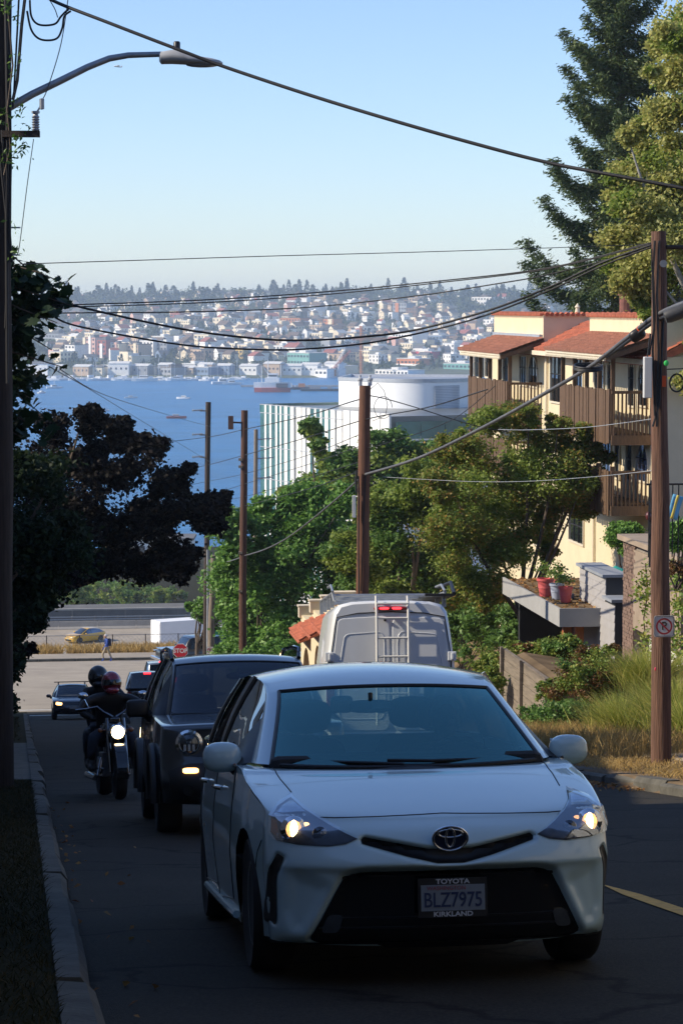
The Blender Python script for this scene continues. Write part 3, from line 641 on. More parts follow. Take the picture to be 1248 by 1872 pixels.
# ------------------------------------------------------------------ buildings
mCream = M('cream_stucco', (0.66, 0.56, 0.375), 0.9, 0.05, 1.5, 0.1, bscale=40)
mTile = M('clay_tile', (0.40, 0.115, 0.06), 0.8, 0.35, 5, 0.3)
mTileBrown = M('brown_tile', (0.30, 0.125, 0.08), 0.85, 0.3, 4, 0.3)
mTrim = M('pale_trim', (0.62, 0.55, 0.42), 0.8, 0.08, 3)
mBoard = M('weathered_board', (0.115, 0.066, 0.036), 0.85, 0.4, 8, 0.4, stretch=(6, 6, 0.6))
mFlash = M('flashing', (0.40, 0.43, 0.47), 0.5, 0.1, 3, metal=0.4)
mGreenGlass = M('teal_glass', (0.045, 0.135, 0.122), 0.15, 0.35, 0.3, coat=.8)
mGreyGlass = M('grey_spandrel', (0.13, 0.14, 0.14), 0.3, 0.2, 0.4)
mFin = M('white_fin', (0.80, 0.79, 0.75), 0.5, 0.03, 1)
mDrum = M('white_cladding', (0.82, 0.83, 0.83), 0.45, 0.03, 0.5)
def s_at(u, t, v=700):
    r = ray(u, v); return t / r.dot(N_) * r.dot(E_)
def tilefield(mb, o, ux, uy, nrm, L, D, rows, cols, m=0, half=True):
    """clay tiles: ux along eave, uy up the slope"""
    o, ux, uy, nrm = Vector(o), Vector(ux), Vector(uy), Vector(nrm)
    w = L / cols; d = D / rows
    for i in range(rows):
        for j in range(cols):
            a = o + ux * (w * j + w * .04) + uy * (d * i); h0, h1 = 0.055 + random.uniform(0, .012), 0.02
            p = [a, a + ux * w * .92, a + ux * w * .92 + uy * d * 1.08, a + uy * d * 1.08]
            mid0 = a + ux * w * .46 + nrm * (h0 + .03); mid1 = a + ux * w * .46 + uy * d * 1.08 + nrm * (h1 + .03)
            mb.add([p[0] + nrm * h0 * .3, mid0, p[1] + nrm * h0 * .3, p[2] + nrm * h1 * .2, mid1, p[3] + nrm * h1 * .2, p[0] - nrm * .02, p[1] - nrm * .02],
                   [(0, 1, 4, 5), (1, 2, 3, 4), (0, 6, 7, 2, 1)], m)
def window(parent, x, y0, y1, z0, z1, arch=False, bars=2, pane=mWin, fm=None):
    """window in a wall whose face is the local plane x (facing -x)"""
    fm = fm or mTrim; mb = MB(); f = .06
    poly = [(y0, z0), (y1, z0), (y1, z1), (y0, z1)]
    if arch:
        c = (y0 + y1) / 2; r = (y1 - y0) / 2
        poly = [(y0, z0), (y1, z0)] + [(c + r * math.cos(a), z1 - r + r * math.sin(a)) for a in np.linspace(0, math.pi, 9)]
    cy, cz = (y0 + y1) / 2, (z0 + z1) / 2
    out = [((p[0] - cy) * (1 + 2 * f / (y1 - y0)) + cy, (p[1] - cz) * (1 + 2 * f / (z1 - z0)) + cz) for p in poly]
    n = len(poly); vs = [(x - .05, p[0], p[1]) for p in out] + [(x - .05, p[0], p[1]) for p in poly] + [(x + .1, p[0], p[1]) for p in poly] + [(x + .02, p[0], p[1]) for p in out]
    fs = []
    for i in range(n):
        j = (i + 1) % n
        fs += [(i, j, n + j, n + i), (n + i, n + j, 2 * n + j, 2 * n + i), (3 * n + i, 3 * n + j, j, i)]
    mb.add(vs, fs); w = mb.build('window', fm, parent)
    mb = MB(); mb.add([(x - .012, p[0], p[1]) for p in poly], [tuple(range(n))[::-1]]); mb.build('pane', pane, w)
    for i in range(bars):
        yy = y0 + (y1 - y0) * (i + 1) / (bars + 1); mb = MB(); mb.box(x - .04, x - .016, yy - .015, yy + .015, z0, z1 - .02); mb.build('bar', mVoid, w)
    if bars:
        zz = z0 + (z1 - z0) * .6; mb = MB(); mb.box(x - .043, x - .013, y0, y1, zz - .015, zz + .015); mb.build('bar', mVoid, w)
    return w
# ---- cream apartment building
AT, AS, AZ = 17.1, 80.0, -9.7
apt = thing('apartment_building', 'cream apartment building with red tiled roofs and wooden balconies', 'building', W(AS, AT, AZ), (0, 0, A))
def az(v, s): return -(v - YH) / FPX * s - AZ
mb = MB(); mb.box(0, 9, -14.4, 10, -3, 8.35); mb.build('wall', mCream, apt)
def parapet(y0, y1):
    mb = MB(); mb.box(-.02, 4.2, y0, y1, 8.0, 9.42); p = mb.build('parapet', mCream, apt)
    mb = MB()
    for a0, a1, vert in (((-.02, y0), (-.02, y1), 1), ((-.02, y0), (4.2, y0), 0)):
        L = (y1 - y0) if vert else 4.2; k = int(L / .17)
        for i in range(k):
            q = (i + .5) * L / k
            c = (-.02, y0 + q, 9.42) if vert else (-.02 + q, y0, 9.42)
            mb.tube([(c[0] - (.12 if vert else 0), c[1] - (0 if vert else .12), 9.44), (c[0] + (.2 if vert else 0), c[1] + (0 if vert else .2), 9.47)], [.065, .055], 8)
    o = mb.build('cap_tile', mTile, p); o['kind'] = 'stuff'
    mb = MB(); mb.box(-.14, .0, y0 + .1, y1 - .3, 8.6, 8.78); mb.build('flashing', mFlash, p)
parapet(1.0, 9.6); parapet(-14.3, -5.7)
# main sloped roof of red tiles
ang = math.atan2(1.75, 3.4); mb = MB(); tilefield(mb, (-.35, -14.4, 8.28), (0, 1, 0), (math.cos(ang), 0, math.sin(ang)), (-math.sin(ang), 0, math.cos(ang)), 25.5, 2.0, 7, 90); tl = mb; mb = MB()
mb.ext([(0, 0), (1.72, .89), (1.72, .6), (0, -.16)], (-.33, -14.4, 8.26), (1, 0, 0), (0, 0, 1), (0, 25.5, 0)); r_ = mb.build('roof', mTile, apt); o = tl.build('tile', mTile, r_); o['kind'] = 'stuff'
mb = MB(); mb.box(-.42, -.30, -14.4, 11.1, 8.13, 8.27); mb.build('gutter', mTrim, r_)
# brick chimney
mb = MB(); mb.lathe([(.2, 0), (.2, .75), (.26, .76), (.26, .88), (.12, .9)], (3.0, 2.2, 9.3), 12); mb.build('chimney', M('chimney_clay', (.16, .06, .045), .8, .3, 6), apt)
mb = MB(); mb.lathe([(.1, 0), (.06, .2), (.1, .22), (.0, .36)], (1.2, 1.4, 9.45), 10); mb.build('roof_vent', mTrim, apt)
def awning(y0, y1, zl, zh):
    x0 = -1.45; D = math.hypot(1.4, zh - zl); a = math.atan2(zh - zl, 1.4)
    mb = MB(); mb.ext([(x0, zl - .06), (0, zh - .06), (0, zh), (x0, zl)], (0, y0, 0), (1, 0, 0), (0, 0, 1), (0, y1 - y0, 0)); w = mb.build('awning', mBoard, apt)
    mb = MB(); tilefield(mb, (x0 - .06, y0 - .1, zl), (0, 1, 0), (math.cos(a), 0, math.sin(a)), (-math.sin(a), 0, math.cos(a)), y1 - y0 + .2, D + .05, 7, 26); o = mb.build('tile', mTileBrown, w); o['kind'] = 'stuff'
    mb = MB()
    k = int((y1 - y0) / .2)
    for i in range(k): mb.lathe([(.045, 0), (.06, .05), (.0, .13)], (x0, y0 + (i + .5) * .2, zl - .19), 6)
    mb.box(x0 - .03, x0 + .03, y0, y1, zl - .08, zl - .01); mb.build('fringe', mTrim, w)
    mb = MB(); mb.ext([(x0, zl - .2), (0, zh - .2), (0, zh - .06), (x0, zl - .06)], (0, y0 - .06, 0), (1, 0, 0), (0, 0, 1), (0, .06, 0)); mb.build('rake_board', mBoard, w)
awning(1.0, 8.6, az(643, 85), az(617, 85)); awning(-13.8, -6.2, az(645, 70) + .02, az(612, 70))
def balcony(y0, y1, zf, h, npan, endrail=True, posts=True, ztop=None):
    x0 = -1.1
    mb = MB(); mb.box(x0, -.002, y0, y1, zf - .16, zf); f = mb.build('balcony', mBoard, apt)
    pw = (y1 - y0) / npan
    for i in range(npan):
        ya, yb = y0 + i * pw + .03, y0 + (i + 1) * pw - .03; mb = MB(); k = 7; bw = (yb - ya) / k
        for j in range(k):
            dz = random.uniform(-.03, .03); dx = random.uniform(-.012, .012); bd = MB()
            bd.box(x0 - .06 + dx, x0 - .02 + dx, ya + j * bw + .012, ya + (j + 1) * bw - .012, zf - .28 + dz, zf + h + dz); bd.build('board', mBoard, f)
        mb.box(x0 - .02, x0 + .02, ya, yb, zf + .1, zf + .2); mb.box(x0 - .02, x0 + .02, ya, yb, zf + h - .25, zf + h - .15)
        mb.build('batten', mBoard, f)
    if endrail:
        k = 9
        for i in range(k):
            x = x0 + .1 + (1.0 - .1) * i / (k - 1) - 0.03; mb = MB(); mb.box(x - .022, x + .022, y0 - .04, y0, zf - .25, zf + h - .1); mb.build('baluster', mBoard, f)
        mb = MB(); mb.box(x0, -.01, y0 - .055, y0 + .015, zf + h - .1, zf + h - .02); mb.build('handrail', mBoard, f)
        mb = MB(); mb.box(x0, -.01, y0 - .06, y0 + .01, zf - .3, zf - .04); mb.build('rim_board', mBoard, f)
    if posts:
        for i in range(5):
            y = y0 + .05 + (y1 - y0 - .1) * i / 4; mb = MB(); mb.box(x0 - .01, x0 + .1, y - .05, y + .05, zf, ztop); mb.build('post', mBoard, f)
    return f
z1 = az(757, 88); z1b = az(785, 73)
balcony(1.3, 8.5, z1 + .1, 1.2, 4, ztop=az(643, 85) - .05); balcony(-13.1, -6.7, z1b + .1, 1.2, 4, ztop=az(645, 70) - .05)
zb2 = az(948, 67); balcony(-13.1, -6.7, zb2 + .25, .95, 4, ztop=zb2 + 1.3); balcony(1.3, 8.5, zb2 + .3, .95, 4, ztop=zb2 + 1.3)
mPaneBlue = M('pane_sky', (0.10, 0.16, 0.30), 0.1, 0.2, 1, coat=1)
def winpx(u0, u1, v0, v1, arch=False, bars=2, pane=mWin):
    sa, sb = s_at(u1, AT, (v0 + v1) / 2), s_at(u0, AT, (v0 + v1) / 2); sm = (sa + sb) / 2
    window(apt, 0, sa - AS, sb - AS, az(v1, sm), az(v0, sm), arch, bars, pane)
for q in [(868, 879, 648, 690), (888, 898, 648, 690), (921, 932, 652, 705), (951, 963, 652, 705), (967, 983, 652, 708, True), (1007, 1028, 652, 737), (1049, 1066, 656, 735), (1088, 1104, 660, 735), (1112, 1120, 660, 740), (1150, 1160, 660, 745), (1168, 1184, 662, 745, True),
          (1146, 1156, 818, 884), (1125, 1133, 812, 880), (1041, 1067, 948, 1000), (1000, 1016, 958, 1000), (975, 990, 965, 1005)]:
    winpx(*q)
winpx(1101, 1117, 810, 872, False, 2, mPaneBlue); winpx(1163, 1185, 816, 886, True, 2, mPaneBlue)
for u in (1001, 1090):
    sx = s_at(u, AT) - AS; mb = MB(); mb.tube([(-.06, sx, -1), (-.06, sx, 8.2)], .04, 8); mb.build('downpipe', mTrim, apt)

# ---- white building with vertical fins beyond the trees
pa = P(475, 738, 318); pb = P(700, 738, 289)
D_ = Vector((pb.x - pa.x, pb.y - pa.y, 0)).normalized(); fa = math.atan2(D_.y, D_.x)
zt_, zb_ = pa.z, -41.0
wb = thing('office_building', 'white finned glass building with curved drum on its roof', 'building', (pa.x, pa.y, zb_), (0, 0, fa))
def fx(u):   # facade coordinate of a pixel column
    r = ray(u, 800); n2 = Vector((-D_.y, D_.x, 0)); lam = (pa.x * n2.x + pa.y * n2.y) / (r.x * n2.x + r.y * n2.y)
    return (r.x * lam - pa.x) * D_.x + (r.y * lam - pa.y) * D_.y
HT = zt_ - zb_; xe = fx(712)
mb = MB(); mb.box(0.05, xe - .05, .3, 24, 0, HT - .3); mb.build('wall', mGreyGlass, wb)
zz = lambda u: u / 3.9 + 380
whites = [(403, 416), (438, 452), (480, 494), (512, 524), (543, 566), (586, 612), (628, 664), (670, 694), (706, 728), (757, 770), (798, 812), (832, 856), (872, 905), (918, 955), (962, 1008), (1015, 1072), (1080, 1150), (1156, 1225), (1232, 1290)]
teal = [(372, 403), (416, 438), (452, 480), (524, 543), (728, 757), (770, 798), (812, 832)]
teal2 = [(494, 512), (566, 586), (856, 872)]
fins = MB(); fin_me = None
for a0, a1 in whites:
    x0, x1 = fx(zz(a0)), fx(zz(a1)); mb = MB(); mb.box(x0, x1, .0, .28, 0, HT); mb.build('fin', mFin, wb)
floors = [0, HT - 17.6, HT - 13.4, HT - 9.4, HT - 5.4, HT - 1.1, HT - .06]
for lst, mt in ((teal, mGreenGlass), (teal2, M('dark_teal_glass', (0.03, 0.12, 0.10), .08, .3, .3, coat=1))):
    for a0, a1 in lst:
        x0, x1 = fx(zz(a0)), fx(zz(a1))
        for i in range(len(floors) - 1):
            mb = MB(); mb.box(x0 + .01, x1 - .01, .035 + random.uniform(0, .02), .26, floors[i] + .05, floors[i + 1] - .05); mb.build('pane', mt, wb)
for zf in floors[1:]:
    mb = MB(); mb.box(0, fx(zz(955)), -.012, .2, zf - .05, zf + .04); mb.build('spandrel', mFlash, wb)
mb = MB(); mb.box(0, .1, 0, 24, HT - 1.0, HT); mb.box(0, xe, 23.9, 24, HT - 1.0, HT); mb.build('roof_railing', mGreenGlass, wb)
# camera-facing wing with glass balustrade and dark glazing
mb = MB(); mb.box(xe, xe + 0.5, -.3, 30, 0, HT - 2.6); mb.build('wing_wall', mFin, wb)
for i in range(9):
    y0 = 0.6 + i * 3.2
    mb = MB(); mb.box(xe + .5, xe + .56, y0, y0 + 3.1, HT - 2.9, HT - .9); mb.build('balustrade_pane', mGreenGlass, wb)
    mb = MB(); mb.box(xe + .5, xe + .56, y0 + .1, y0 + 3.0, HT - 8.0, HT - 3.1); mb.build('window', M('dark_glazing', (.008, .016, .018), .25, .3, .3, spec=.25), wb)
    mb = MB(); mb.box(xe + .5, xe + .7, y0 - .1, y0 + .1, HT - 8.5, HT - 2.9); mb.build('mullion', mFin, wb)
# drum
foot = [(u, 310 + (.085 if u < 765 else .11) * ((765 - u) / FPX * 313) ** 2) for u in range(619, 877, 8)] + [(872, 330), (640, 333)]
pd = P(742, 692, 312); dz0, dz1 = HT - 3.2, pd.z - zb_; inv = wb.matrix_basis.inverted()
fw = [inv @ Vector(((u - CX) / FPX * Y * 1.003, Y, zb_)) for u, Y in foot]
fl = [(q.x, q.y) for q in fw]
mb = MB(); n = len(fl); rows = [[(q[0], q[1], z) for q in fl] + [(fl[0][0], fl[0][1], z)] for z in (dz0, dz1 - .45)]; mb.grid(rows)
cxy = (sum(q[0] for q in fl) / n, sum(q[1] for q in fl) / n)
dr = mb.build('drum', mDrum, wb, True, 30)
mb = MB(); rows = []
for z, f in ((dz1 - .45, 1.012), (dz1, 1.012), (dz1 + .02, .97), (dz1 - .3, .96)): rows.append([(cxy[0] + (q[0] - cxy[0]) * f, cxy[1] + (q[1] - cxy[1]) * f, z) for q in fl + [fl[0]]])
mb.grid(rows); mb.add([(q[0], q[1], dz1 - .3) for q in fl], [tuple(range(n))]); mb.build('roof_rim', mFlash, dr)
mLouv = M('louver_grey', (0.42, 0.45, 0.50), 0.6, 0.05, 1)
lm = MB(); q0, q1 = [inv @ Vector(((u - CX) / FPX * Y, Y, zb_)) for u, Y in ((793, 309.9 + .11 * (28 / FPX * 313) ** 2), (838, 309.9 + .11 * (73 / FPX * 313) ** 2))]; dv = (q1 - q0).normalized(); nv = Vector((dv.y, -dv.x, 0)); LL = (q1 - q0).length
for i in range(14):
    zq = dz1 - 3.6 + i * .2; lm.ext([(0, 0), (LL, 0), (LL, .16), (0, .16)], q0 + nv * .06 + Vector((0, 0, zq)), dv, (0, 0, 1), nv * .08)
lm.build('louver', mLouv, dr)
# ---- carport with flat roof, three pots stand on it
mFascia = M('pale_fascia', (0.33, 0.33, 0.325), 0.7, 0.08, 2)
mLitter = M('leaf_litter', (0.12, 0.075, 0.035), 0.95, 0.5, 4, 0.8, col2=(0.22, 0.14, 0.06), bscale=25)
mPost = M('orange_post', (0.30, 0.10, 0.03), 0.7, 0.25, 4, 0.2, stretch=(5, 5, .7))
ct0 = 13.0; cs0, cs1 = s_at(1022, ct0, 1118), s_at(918, ct0, 1067); cz = -7.35
cp = thing('carport', 'flat roofed carport with pale fascia and orange post, leaves on its roof', 'carport', W((cs0 + cs1) / 2, ct0, ground(62, 13.0)), (0, 0, A))
hz_ = cz - ground(62, 13.0); hl = (cs1 - cs0) / 2
mb = MB(); mb.box(.05, 3.8, -hl + .05, hl - .05, hz_ - .22, hz_ - .02); cr = mb.build('roof', mLitter, cp)
mb = MB(); mb.box(0, .05, -hl, hl, hz_ - .42, hz_ + .03); mb.box(.05, 3.9, -hl, -hl + .05, hz_ - .42, hz_ + .03); mb.build('fascia', mFascia, cr)
lp = np.stack([rng.uniform(.1, 3.6, 900), rng.uniform(-hl + .1, hl - .1, 900), np.full(900, hz_ + .0)], 1)
lo = link('fallen_leaves', npmesh('fallen_leaves', leaf_verts(lp, .12, rng, .8, .6), 4, [lfFallen]), cr); lo['kind'] = 'stuff'
for y in (-hl + .6, -hl + 1.9):
    mb = MB(); mb.box(.5, .72, y - .1, y + .1, -.6, hz_ - .2); mb.build('post', mPost, cp)
mb = MB(); mb.box(.4, 3.7, hl - .4, hl - .2, -1.2, hz_ - .2); mb.box(3.5, 3.7, -hl, hl, -.5, hz_ - .2); mb.build('shade_wall', mVoid, cp)  # near-black walls stand in for the shade under the roof
mb = MB(); mb.box(1.2, 1.23, -hl + .9, -hl + 1.3, hz_ - 1.15, hz_ - .8); mb.build('notice', mWhite, cp)
mPotR = M('pink_pot', (0.55, 0.10, 0.10), 0.5, 0.08, 5); mPotB = M('blue_grey_pot', (0.32, 0.36, 0.45), 0.5, 0.08, 5)
for nm, mat_, u, v, sc in (('large pink flower pot at the back of the carport roof', mPotR, 996, 1090, 1.0), ('blue grey flower pot between the two pink ones', mPotB, 1017, 1095, .85), ('pink flower pot nearest the roof edge post', mPotR, 1033, 1101, .85), ('small red pot behind the blue grey pot', mPotR, 1019, 1075, .6)):
    r = ray(u, v); lam = (cz) / r.z; p = r * lam
    o = thing('flower_pot', nm, 'flower pot', (p.x, p.y, cz), (0, 0, random.uniform(0, 6)), 'flower pots on the carport roof')
    mb = MB(); h = .46 * sc; rr = .20 * sc
    mb.lathe([(rr * .72, 0), (rr * .86, h * .45), (rr * .92, h * .47), (rr * .9, h * .5), (rr * .98, h * .86), (rr * 1.12, h * .87), (rr * 1.12, h), (rr * .98, h), (rr * .95, h * .9), (0, h * .9)], (0, 0, 0), 22); mb.build('pot', mat_, o, True, 40)
    lc = lobes((0, 0, h + .18), (.22 * sc, .22 * sc, .22), 8, rng, .6, -.2)
    link('plant', crown_mesh('plant', lc, .14, 260, .09, [lfGreen, lfYellow], rng, 6), o)
# ---- grey clapboard shed with stepped parapet
mSid = M('grey_siding', (0.34, 0.33, 0.33), 0.75, 0.08, 3, 0.1); mSidD = M('dark_trim', (0.05, 0.052, 0.055), 0.6, 0.1, 3)
gt0 = 14.0; ga, gb = s_at(1122, gt0, 1080), s_at(1058, gt0, 1045); gz1 = -(1040 - YH) / FPX * gb
gsm = (ga + gb) / 2
sh = thing('garden_shed', 'grey clapboard shed with a stepped parapet beside the carport', 'shed', W(gsm, gt0, gz1 - 3.4), (0, 0, A))
L2 = (gb - ga) / 2
mb = MB(); mb.box(.03, 2.4, -L2, L2, -.6, 2.84); mb.box(.03, .5, -L2 + .95, L2, 2.84, 3.34); mb.build('wall', mSidD, sh)
k = 14
for i in range(k):
    z = .55 + i * .2; y0 = -L2 + (.95 if z > 2.7 else 0)
    ym = L2
    mb = MB(); mb.ext([(0, 0), (-.028, .0), (-.008, .195), (0, .195)], (.03, y0, z), (1, 0, 0), (0, 0, 1), (0, ym - y0, 0)); mb.build('siding_board', mSid, sh)
mb = MB(); mb.box(-.08, .58, -L2 + .87, L2 + .05, 3.34, 3.41); mb.box(-.08, 2.5, -L2 - .06, -L2 + .94, 2.84, 2.91); mb.build('coping', mFlash, sh)
mb = MB(); mb.box(-.01, .04, -L2 + .5, -L2 + 1.2, -.3, .5); wq = mb.build('window', mTrim, sh)
mb = MB(); mb.box(-.016, -.005, -L2 + .56, -L2 + 1.14, -.24, .44); mb.build('pane', mWin, wq)
mb = MB(); mb.tube([(-.25, L2 + .1, -1.5), (-.25, L2 + .1, 2.5)], .12, 10); mb.tube([(-.25, L2 + .1, 2.5), (-.25, L2 + .1, 2.62)], .15, 10); mb.build('flue', M('blue_flue', (0.10, 0.13, 0.20), .4, .2, 4, metal=.4), sh)
# ---- brick garage
mBrick = M('garage_brick', (0.19, 0.125, 0.095), 0.9, 0.35, 6, 0.3); mMortar = M('mortar', (0.22, 0.19, 0.16), 0.95, 0.2, 6, .2); mRender = M('tan_render', (0.30, 0.235, 0.175), .9, .15, 2, .2)
bt0 = 14.0; bs1 = s_at(1138, bt0, 1000); bs0 = bs1 - 5.2; bz1 = -(996 - YH) / FPX * bs1; bh = 4.1
gar = thing('brick_garage', 'weathered brick garage with white door behind the vines', 'garage', W((bs0 + bs1) / 2, bt0, bz1 - bh), (0, 0, A))
L3 = (bs1 - bs0) / 2
mb = MB(); mb.box(.04, 4.5, L3 - 1.0, L3, -.8, bh); mb.box(.04, 4.5, -L3, L3 - 1.0, 2.15, bh); mb.box(.5, 4.5, -L3, L3 - 1.0, -.8, 2.15); mb.build('wall', mMortar, gar)
mb = MB(); rr = random.Random(2); rh = .085
for row in range(int((bh + .6) / rh)):
    z = -.6 + row * rh; y = L3 - 1.0 if z < 2.15 else -L3
    y += -.1 * (row % 2)
    while y < L3 - .01:
        ya, yb = max(y + .006, (L3 - 1.0 if z < 2.15 else -L3)), min(y + .205, L3)
        if yb - ya > .03 and not (z > 2.2 and yb < L3 - 1.0): mb.box(.012 - rr.uniform(0, .016), .05, ya, yb, z + .006, z + rh - .006)
        y += .212
    x = .05
    while x < 4.4:
        mb.box(x + .006 + .1 * (row % 2), x + .2 + .1 * (row % 2), L3 - .01, L3 + .02 + rr.uniform(0, .01), z + .006, z + rh - .006); x += .212
bk = mb.build('brick', mBrick, gar); bk['kind'] = 'stuff'
mb = MB(); mb.box(.0, .042, -L3, L3 - 1.02, 2.15, bh - .15); mb.build('lintel_panel', mRender, gar)
mb = MB(); mb.box(-.12, 4.6, -L3 - .1, L3 + .1, bh, bh + .12); mb.build('coping', mRender, gar)
for i in range(4):
    mb = MB(); mb.box(.38, .46, -L3 + .05, L3 - 1.05, -.3 + i * .6, .28 + i * .6); mb.build('door_panel', mWhite, gar)
# ---- plank retaining wall
mPlank = M('grey_plank', (0.20, 0.165, 0.125), 0.9, 0.3, 4, 0.3, stretch=(1, .4, 5))
ra, rb_ = s_at(1003, 11.3, 1250), s_at(918, 11.3, 1240)
rw = thing('retaining_wall', 'low retaining wall of weathered planks below the ivy', 'wall', W((ra + rb_) / 2, 11.3, 0), (0, 0, A))
L4 = (rb_ - ra) / 2
zA, zB = -(1218 - YH) / FPX * ra, -(1222 - YH) / FPX * rb_
for i in range(8):
    z = -8.05 - i * .25; mb = MB(); mb.ext([(-L4, 0), (L4, 0), (L4, .235), (-L4, .235)], (random.uniform(-.015, .015), 0, z - .235), (0, 1, 0), (0, 0, 1), (.08, 0, 0)); mb.build('plank', mPlank, rw)
for y in (-L4 + .1, L4 * .1, L4 - .1):
    mb = MB(); mb.box(-.08, -.02, y - .07, y + .07, -10.3, -8.0); mb.build('post', mPlank, rw)
mb = MB(); mb.ext([(.1, -10.4), (.1, -8.3), (.5, -8.15), (1.4, -8.3), (2.2, -9.4), (2.2, -10.4)], (0, -L4, 0), (1, 0, 0), (0, 0, 1), (0, 2 * L4, 0)); mb.build('bank_soil', mSoil, rw)
# ---- cream arched garage with stepped tile caps, behind the van
ag0, ag1 = 79.0, 93.0
ag = thing('arched_garage', 'cream garage front with arches and stepped tile caps left of the van', 'garage', W(86, 10.4, 0), (0, 0, A))
steps = [(92.6, 1128), (89.0, 1119), (85.6, 1112), (82.2, 1106)]
for i, (s_, v_) in enumerate(steps):
    s2 = steps[i + 1][0] if i + 1 < len(steps) else 79.0
    zt2 = -(v_ - YH) / FPX * s_; zb2_ = zr(s_) - .4; w = s_ - s2
    y1, y0 = s_ - 86, s2 - 86; c = (y0 + y1) / 2; r = w * .30; sp = zt2 - 2.1
    poly = [(y0, zb2_), (c - r, zb2_), (c - r, sp)] + [(c - r * math.cos(a), sp + r * math.sin(a)) for a in np.linspace(0, math.pi, 11)] + [(c + r, zb2_), (y1, zb2_), (y1, zt2), (y0, zt2)]
    n = len(poly); mb = MB(); mb.ext(poly, (0, 0, 0), (0, 1, 0), (0, 0, 1), (.5, 0, 0)); bay = mb.build('arch_bay', mCream, ag)
    mb = MB(); mb.box(.35, .42, c - r, c + r, zb2_, sp + r); mb.build('door', mBoard, bay)
    mb = MB(); a = math.atan2(.5, .9)
    tilefield(mb, (-.45, y0 + .35, zt2 - .55), (0, 1, 0), (math.cos(a), 0, math.sin(a)), (-math.sin(a), 0, math.cos(a)), w - .45, 1.0, 5, 10)
    mb.ext([(-.45, -.62), (.5, -.05), (.5, -.3), (-.45, -.68)], (0, y0 + .35, zt2), (1, 0, 0), (0, 0, 1), (0, w - .45, 0)); o = mb.build('tile_cap', mTile, bay); o['kind'] = 'stuff'
    mb = MB(); mb.box(-.1, .6, y1 - .32, y1 + .06, zt2 - .1, zt2 + .3); mb.box(-.14, .64, y1 - .36, y1 + .1, zt2 + .3, zt2 + .36); mb.build('pier', mTrim, bay)
mb = MB(); mb.box(.5, 3.5, -7, 6.6, zr(86) - 1, -(1128 - YH) / FPX * 92.6 - .4); mb.build('wall', mCream, ag)
# ---- pale house at the right edge
mPale = M('pale_siding', (0.62, 0.62, 0.60), 0.8, 0.05, 1)
ph = thing('neighbour_house', 'pale house half hidden by birch at the right edge', 'house', W(78, 21.8, -11), (0, 0, A))
mb = MB(); mb.box(-.6, 6, -9, 6, 0, 8.6); mb.build('wall', mPale, ph)
mb = MB(); mb.ext([(-1.3, 8.4), (6.5, 8.4), (2.6, 11.2)], (0, -9.3, 0), (1, 0, 0), (0, 0, 1), (0, 15.6, 0)); mb.build('roof', mRoofDark, ph)
for y, z in ((-6, 5), (-3, 5), (-6, 2), (-3, 2), (1, 5)): window(ph, -.6, y - .5, y + .5, z, z + 1.5, False, 1)
mb = MB(); mb.ext([(-2.6, 4.0), (-.55, 4.5), (-.55, 4.62), (-2.6, 4.12)], (0, -9, 0), (1, 0, 0), (0, 0, 1), (0, 9, 0)); mb.build('porch_roof', mRoofDark, ph)
# ------------------------------------------------------------------ far shore: houses, trees, boats
rng = np.random.default_rng(77); random.seed(77)
fcol = {'white': (0.88, 0.85, 0.80), 'cream': (0.82, 0.70, 0.50), 'grey': (0.30, 0.31, 0.33), 'tan': (0.55, 0.40, 0.27), 'red': (0.36, 0.10, 0.07), 'orange': (0.55, 0.20, 0.07), 'blue': (0.18, 0.25, 0.36), 'pink': (0.70, 0.42, 0.34), 'teal': (0.18, 0.40, 0.36), 'crimson': (0.55, 0.05, 0.09), 'brown': (0.20, 0.12, 0.08), 'yellow': (0.65, 0.45, 0.12)}
FM = {k: M('far_%s' % k, v, 0.9, 0.06, 0.3) for k, v in fcol.items()}
rcol = {'grey': M('far_roof_grey', (0.12, 0.12, 0.125), .9, .2, .5), 'brown': M('far_roof_brown', (0.13, 0.09, 0.065), .9, .2, .5), 'white': M('far_roof_white', (0.62, 0.62, 0.60), .9, .05, .5), 'red': M('far_roof_red', (0.30, 0.09, 0.06), .9, .2, .5)}
mFarWin = M('far_window', (0.05, 0.06, 0.075), 0.2, 0.2, 1)
def gable_mesh(w, d, h, rh, wall, roof):
    mb = MB(); mb.box(-w / 2, w / 2, -d / 2, d / 2, -4, h, 0)
    mb.ext([(-d / 2 - .4, h - .1), (d / 2 + .4, h - .1), (0, h + rh)], (-w / 2 - .4, 0, 0), (0, 1, 0), (0, 0, 1), (w + .8, 0, 0), 1)
    mb.ext([(-d / 2, h - .05), (d / 2, h - .05), (0, h + rh - .3)], (-w / 2 - .45, 0, 0), (0, 1, 0), (0, 0, 1), (.02, 0, 0), 0)
    for x in np.linspace(-w / 2 + 1.2, w / 2 - 1.2, max(2, int(w / 2.6))):
        for z in ([1.2] if h < 4.5 else [1.0, 3.9]): mb.box(x - .4, x + .4, -d / 2 - .05, -d / 2 + .1, z, z + 1.2, 2)
    for y in (-d / 4, d / 4): mb.box(-w / 2 - .05, -w / 2 + .1, y - .5, y + .5, 1.2, 2.6, 2)
    return mb.mesh('house', [wall, roof, mFarWin])
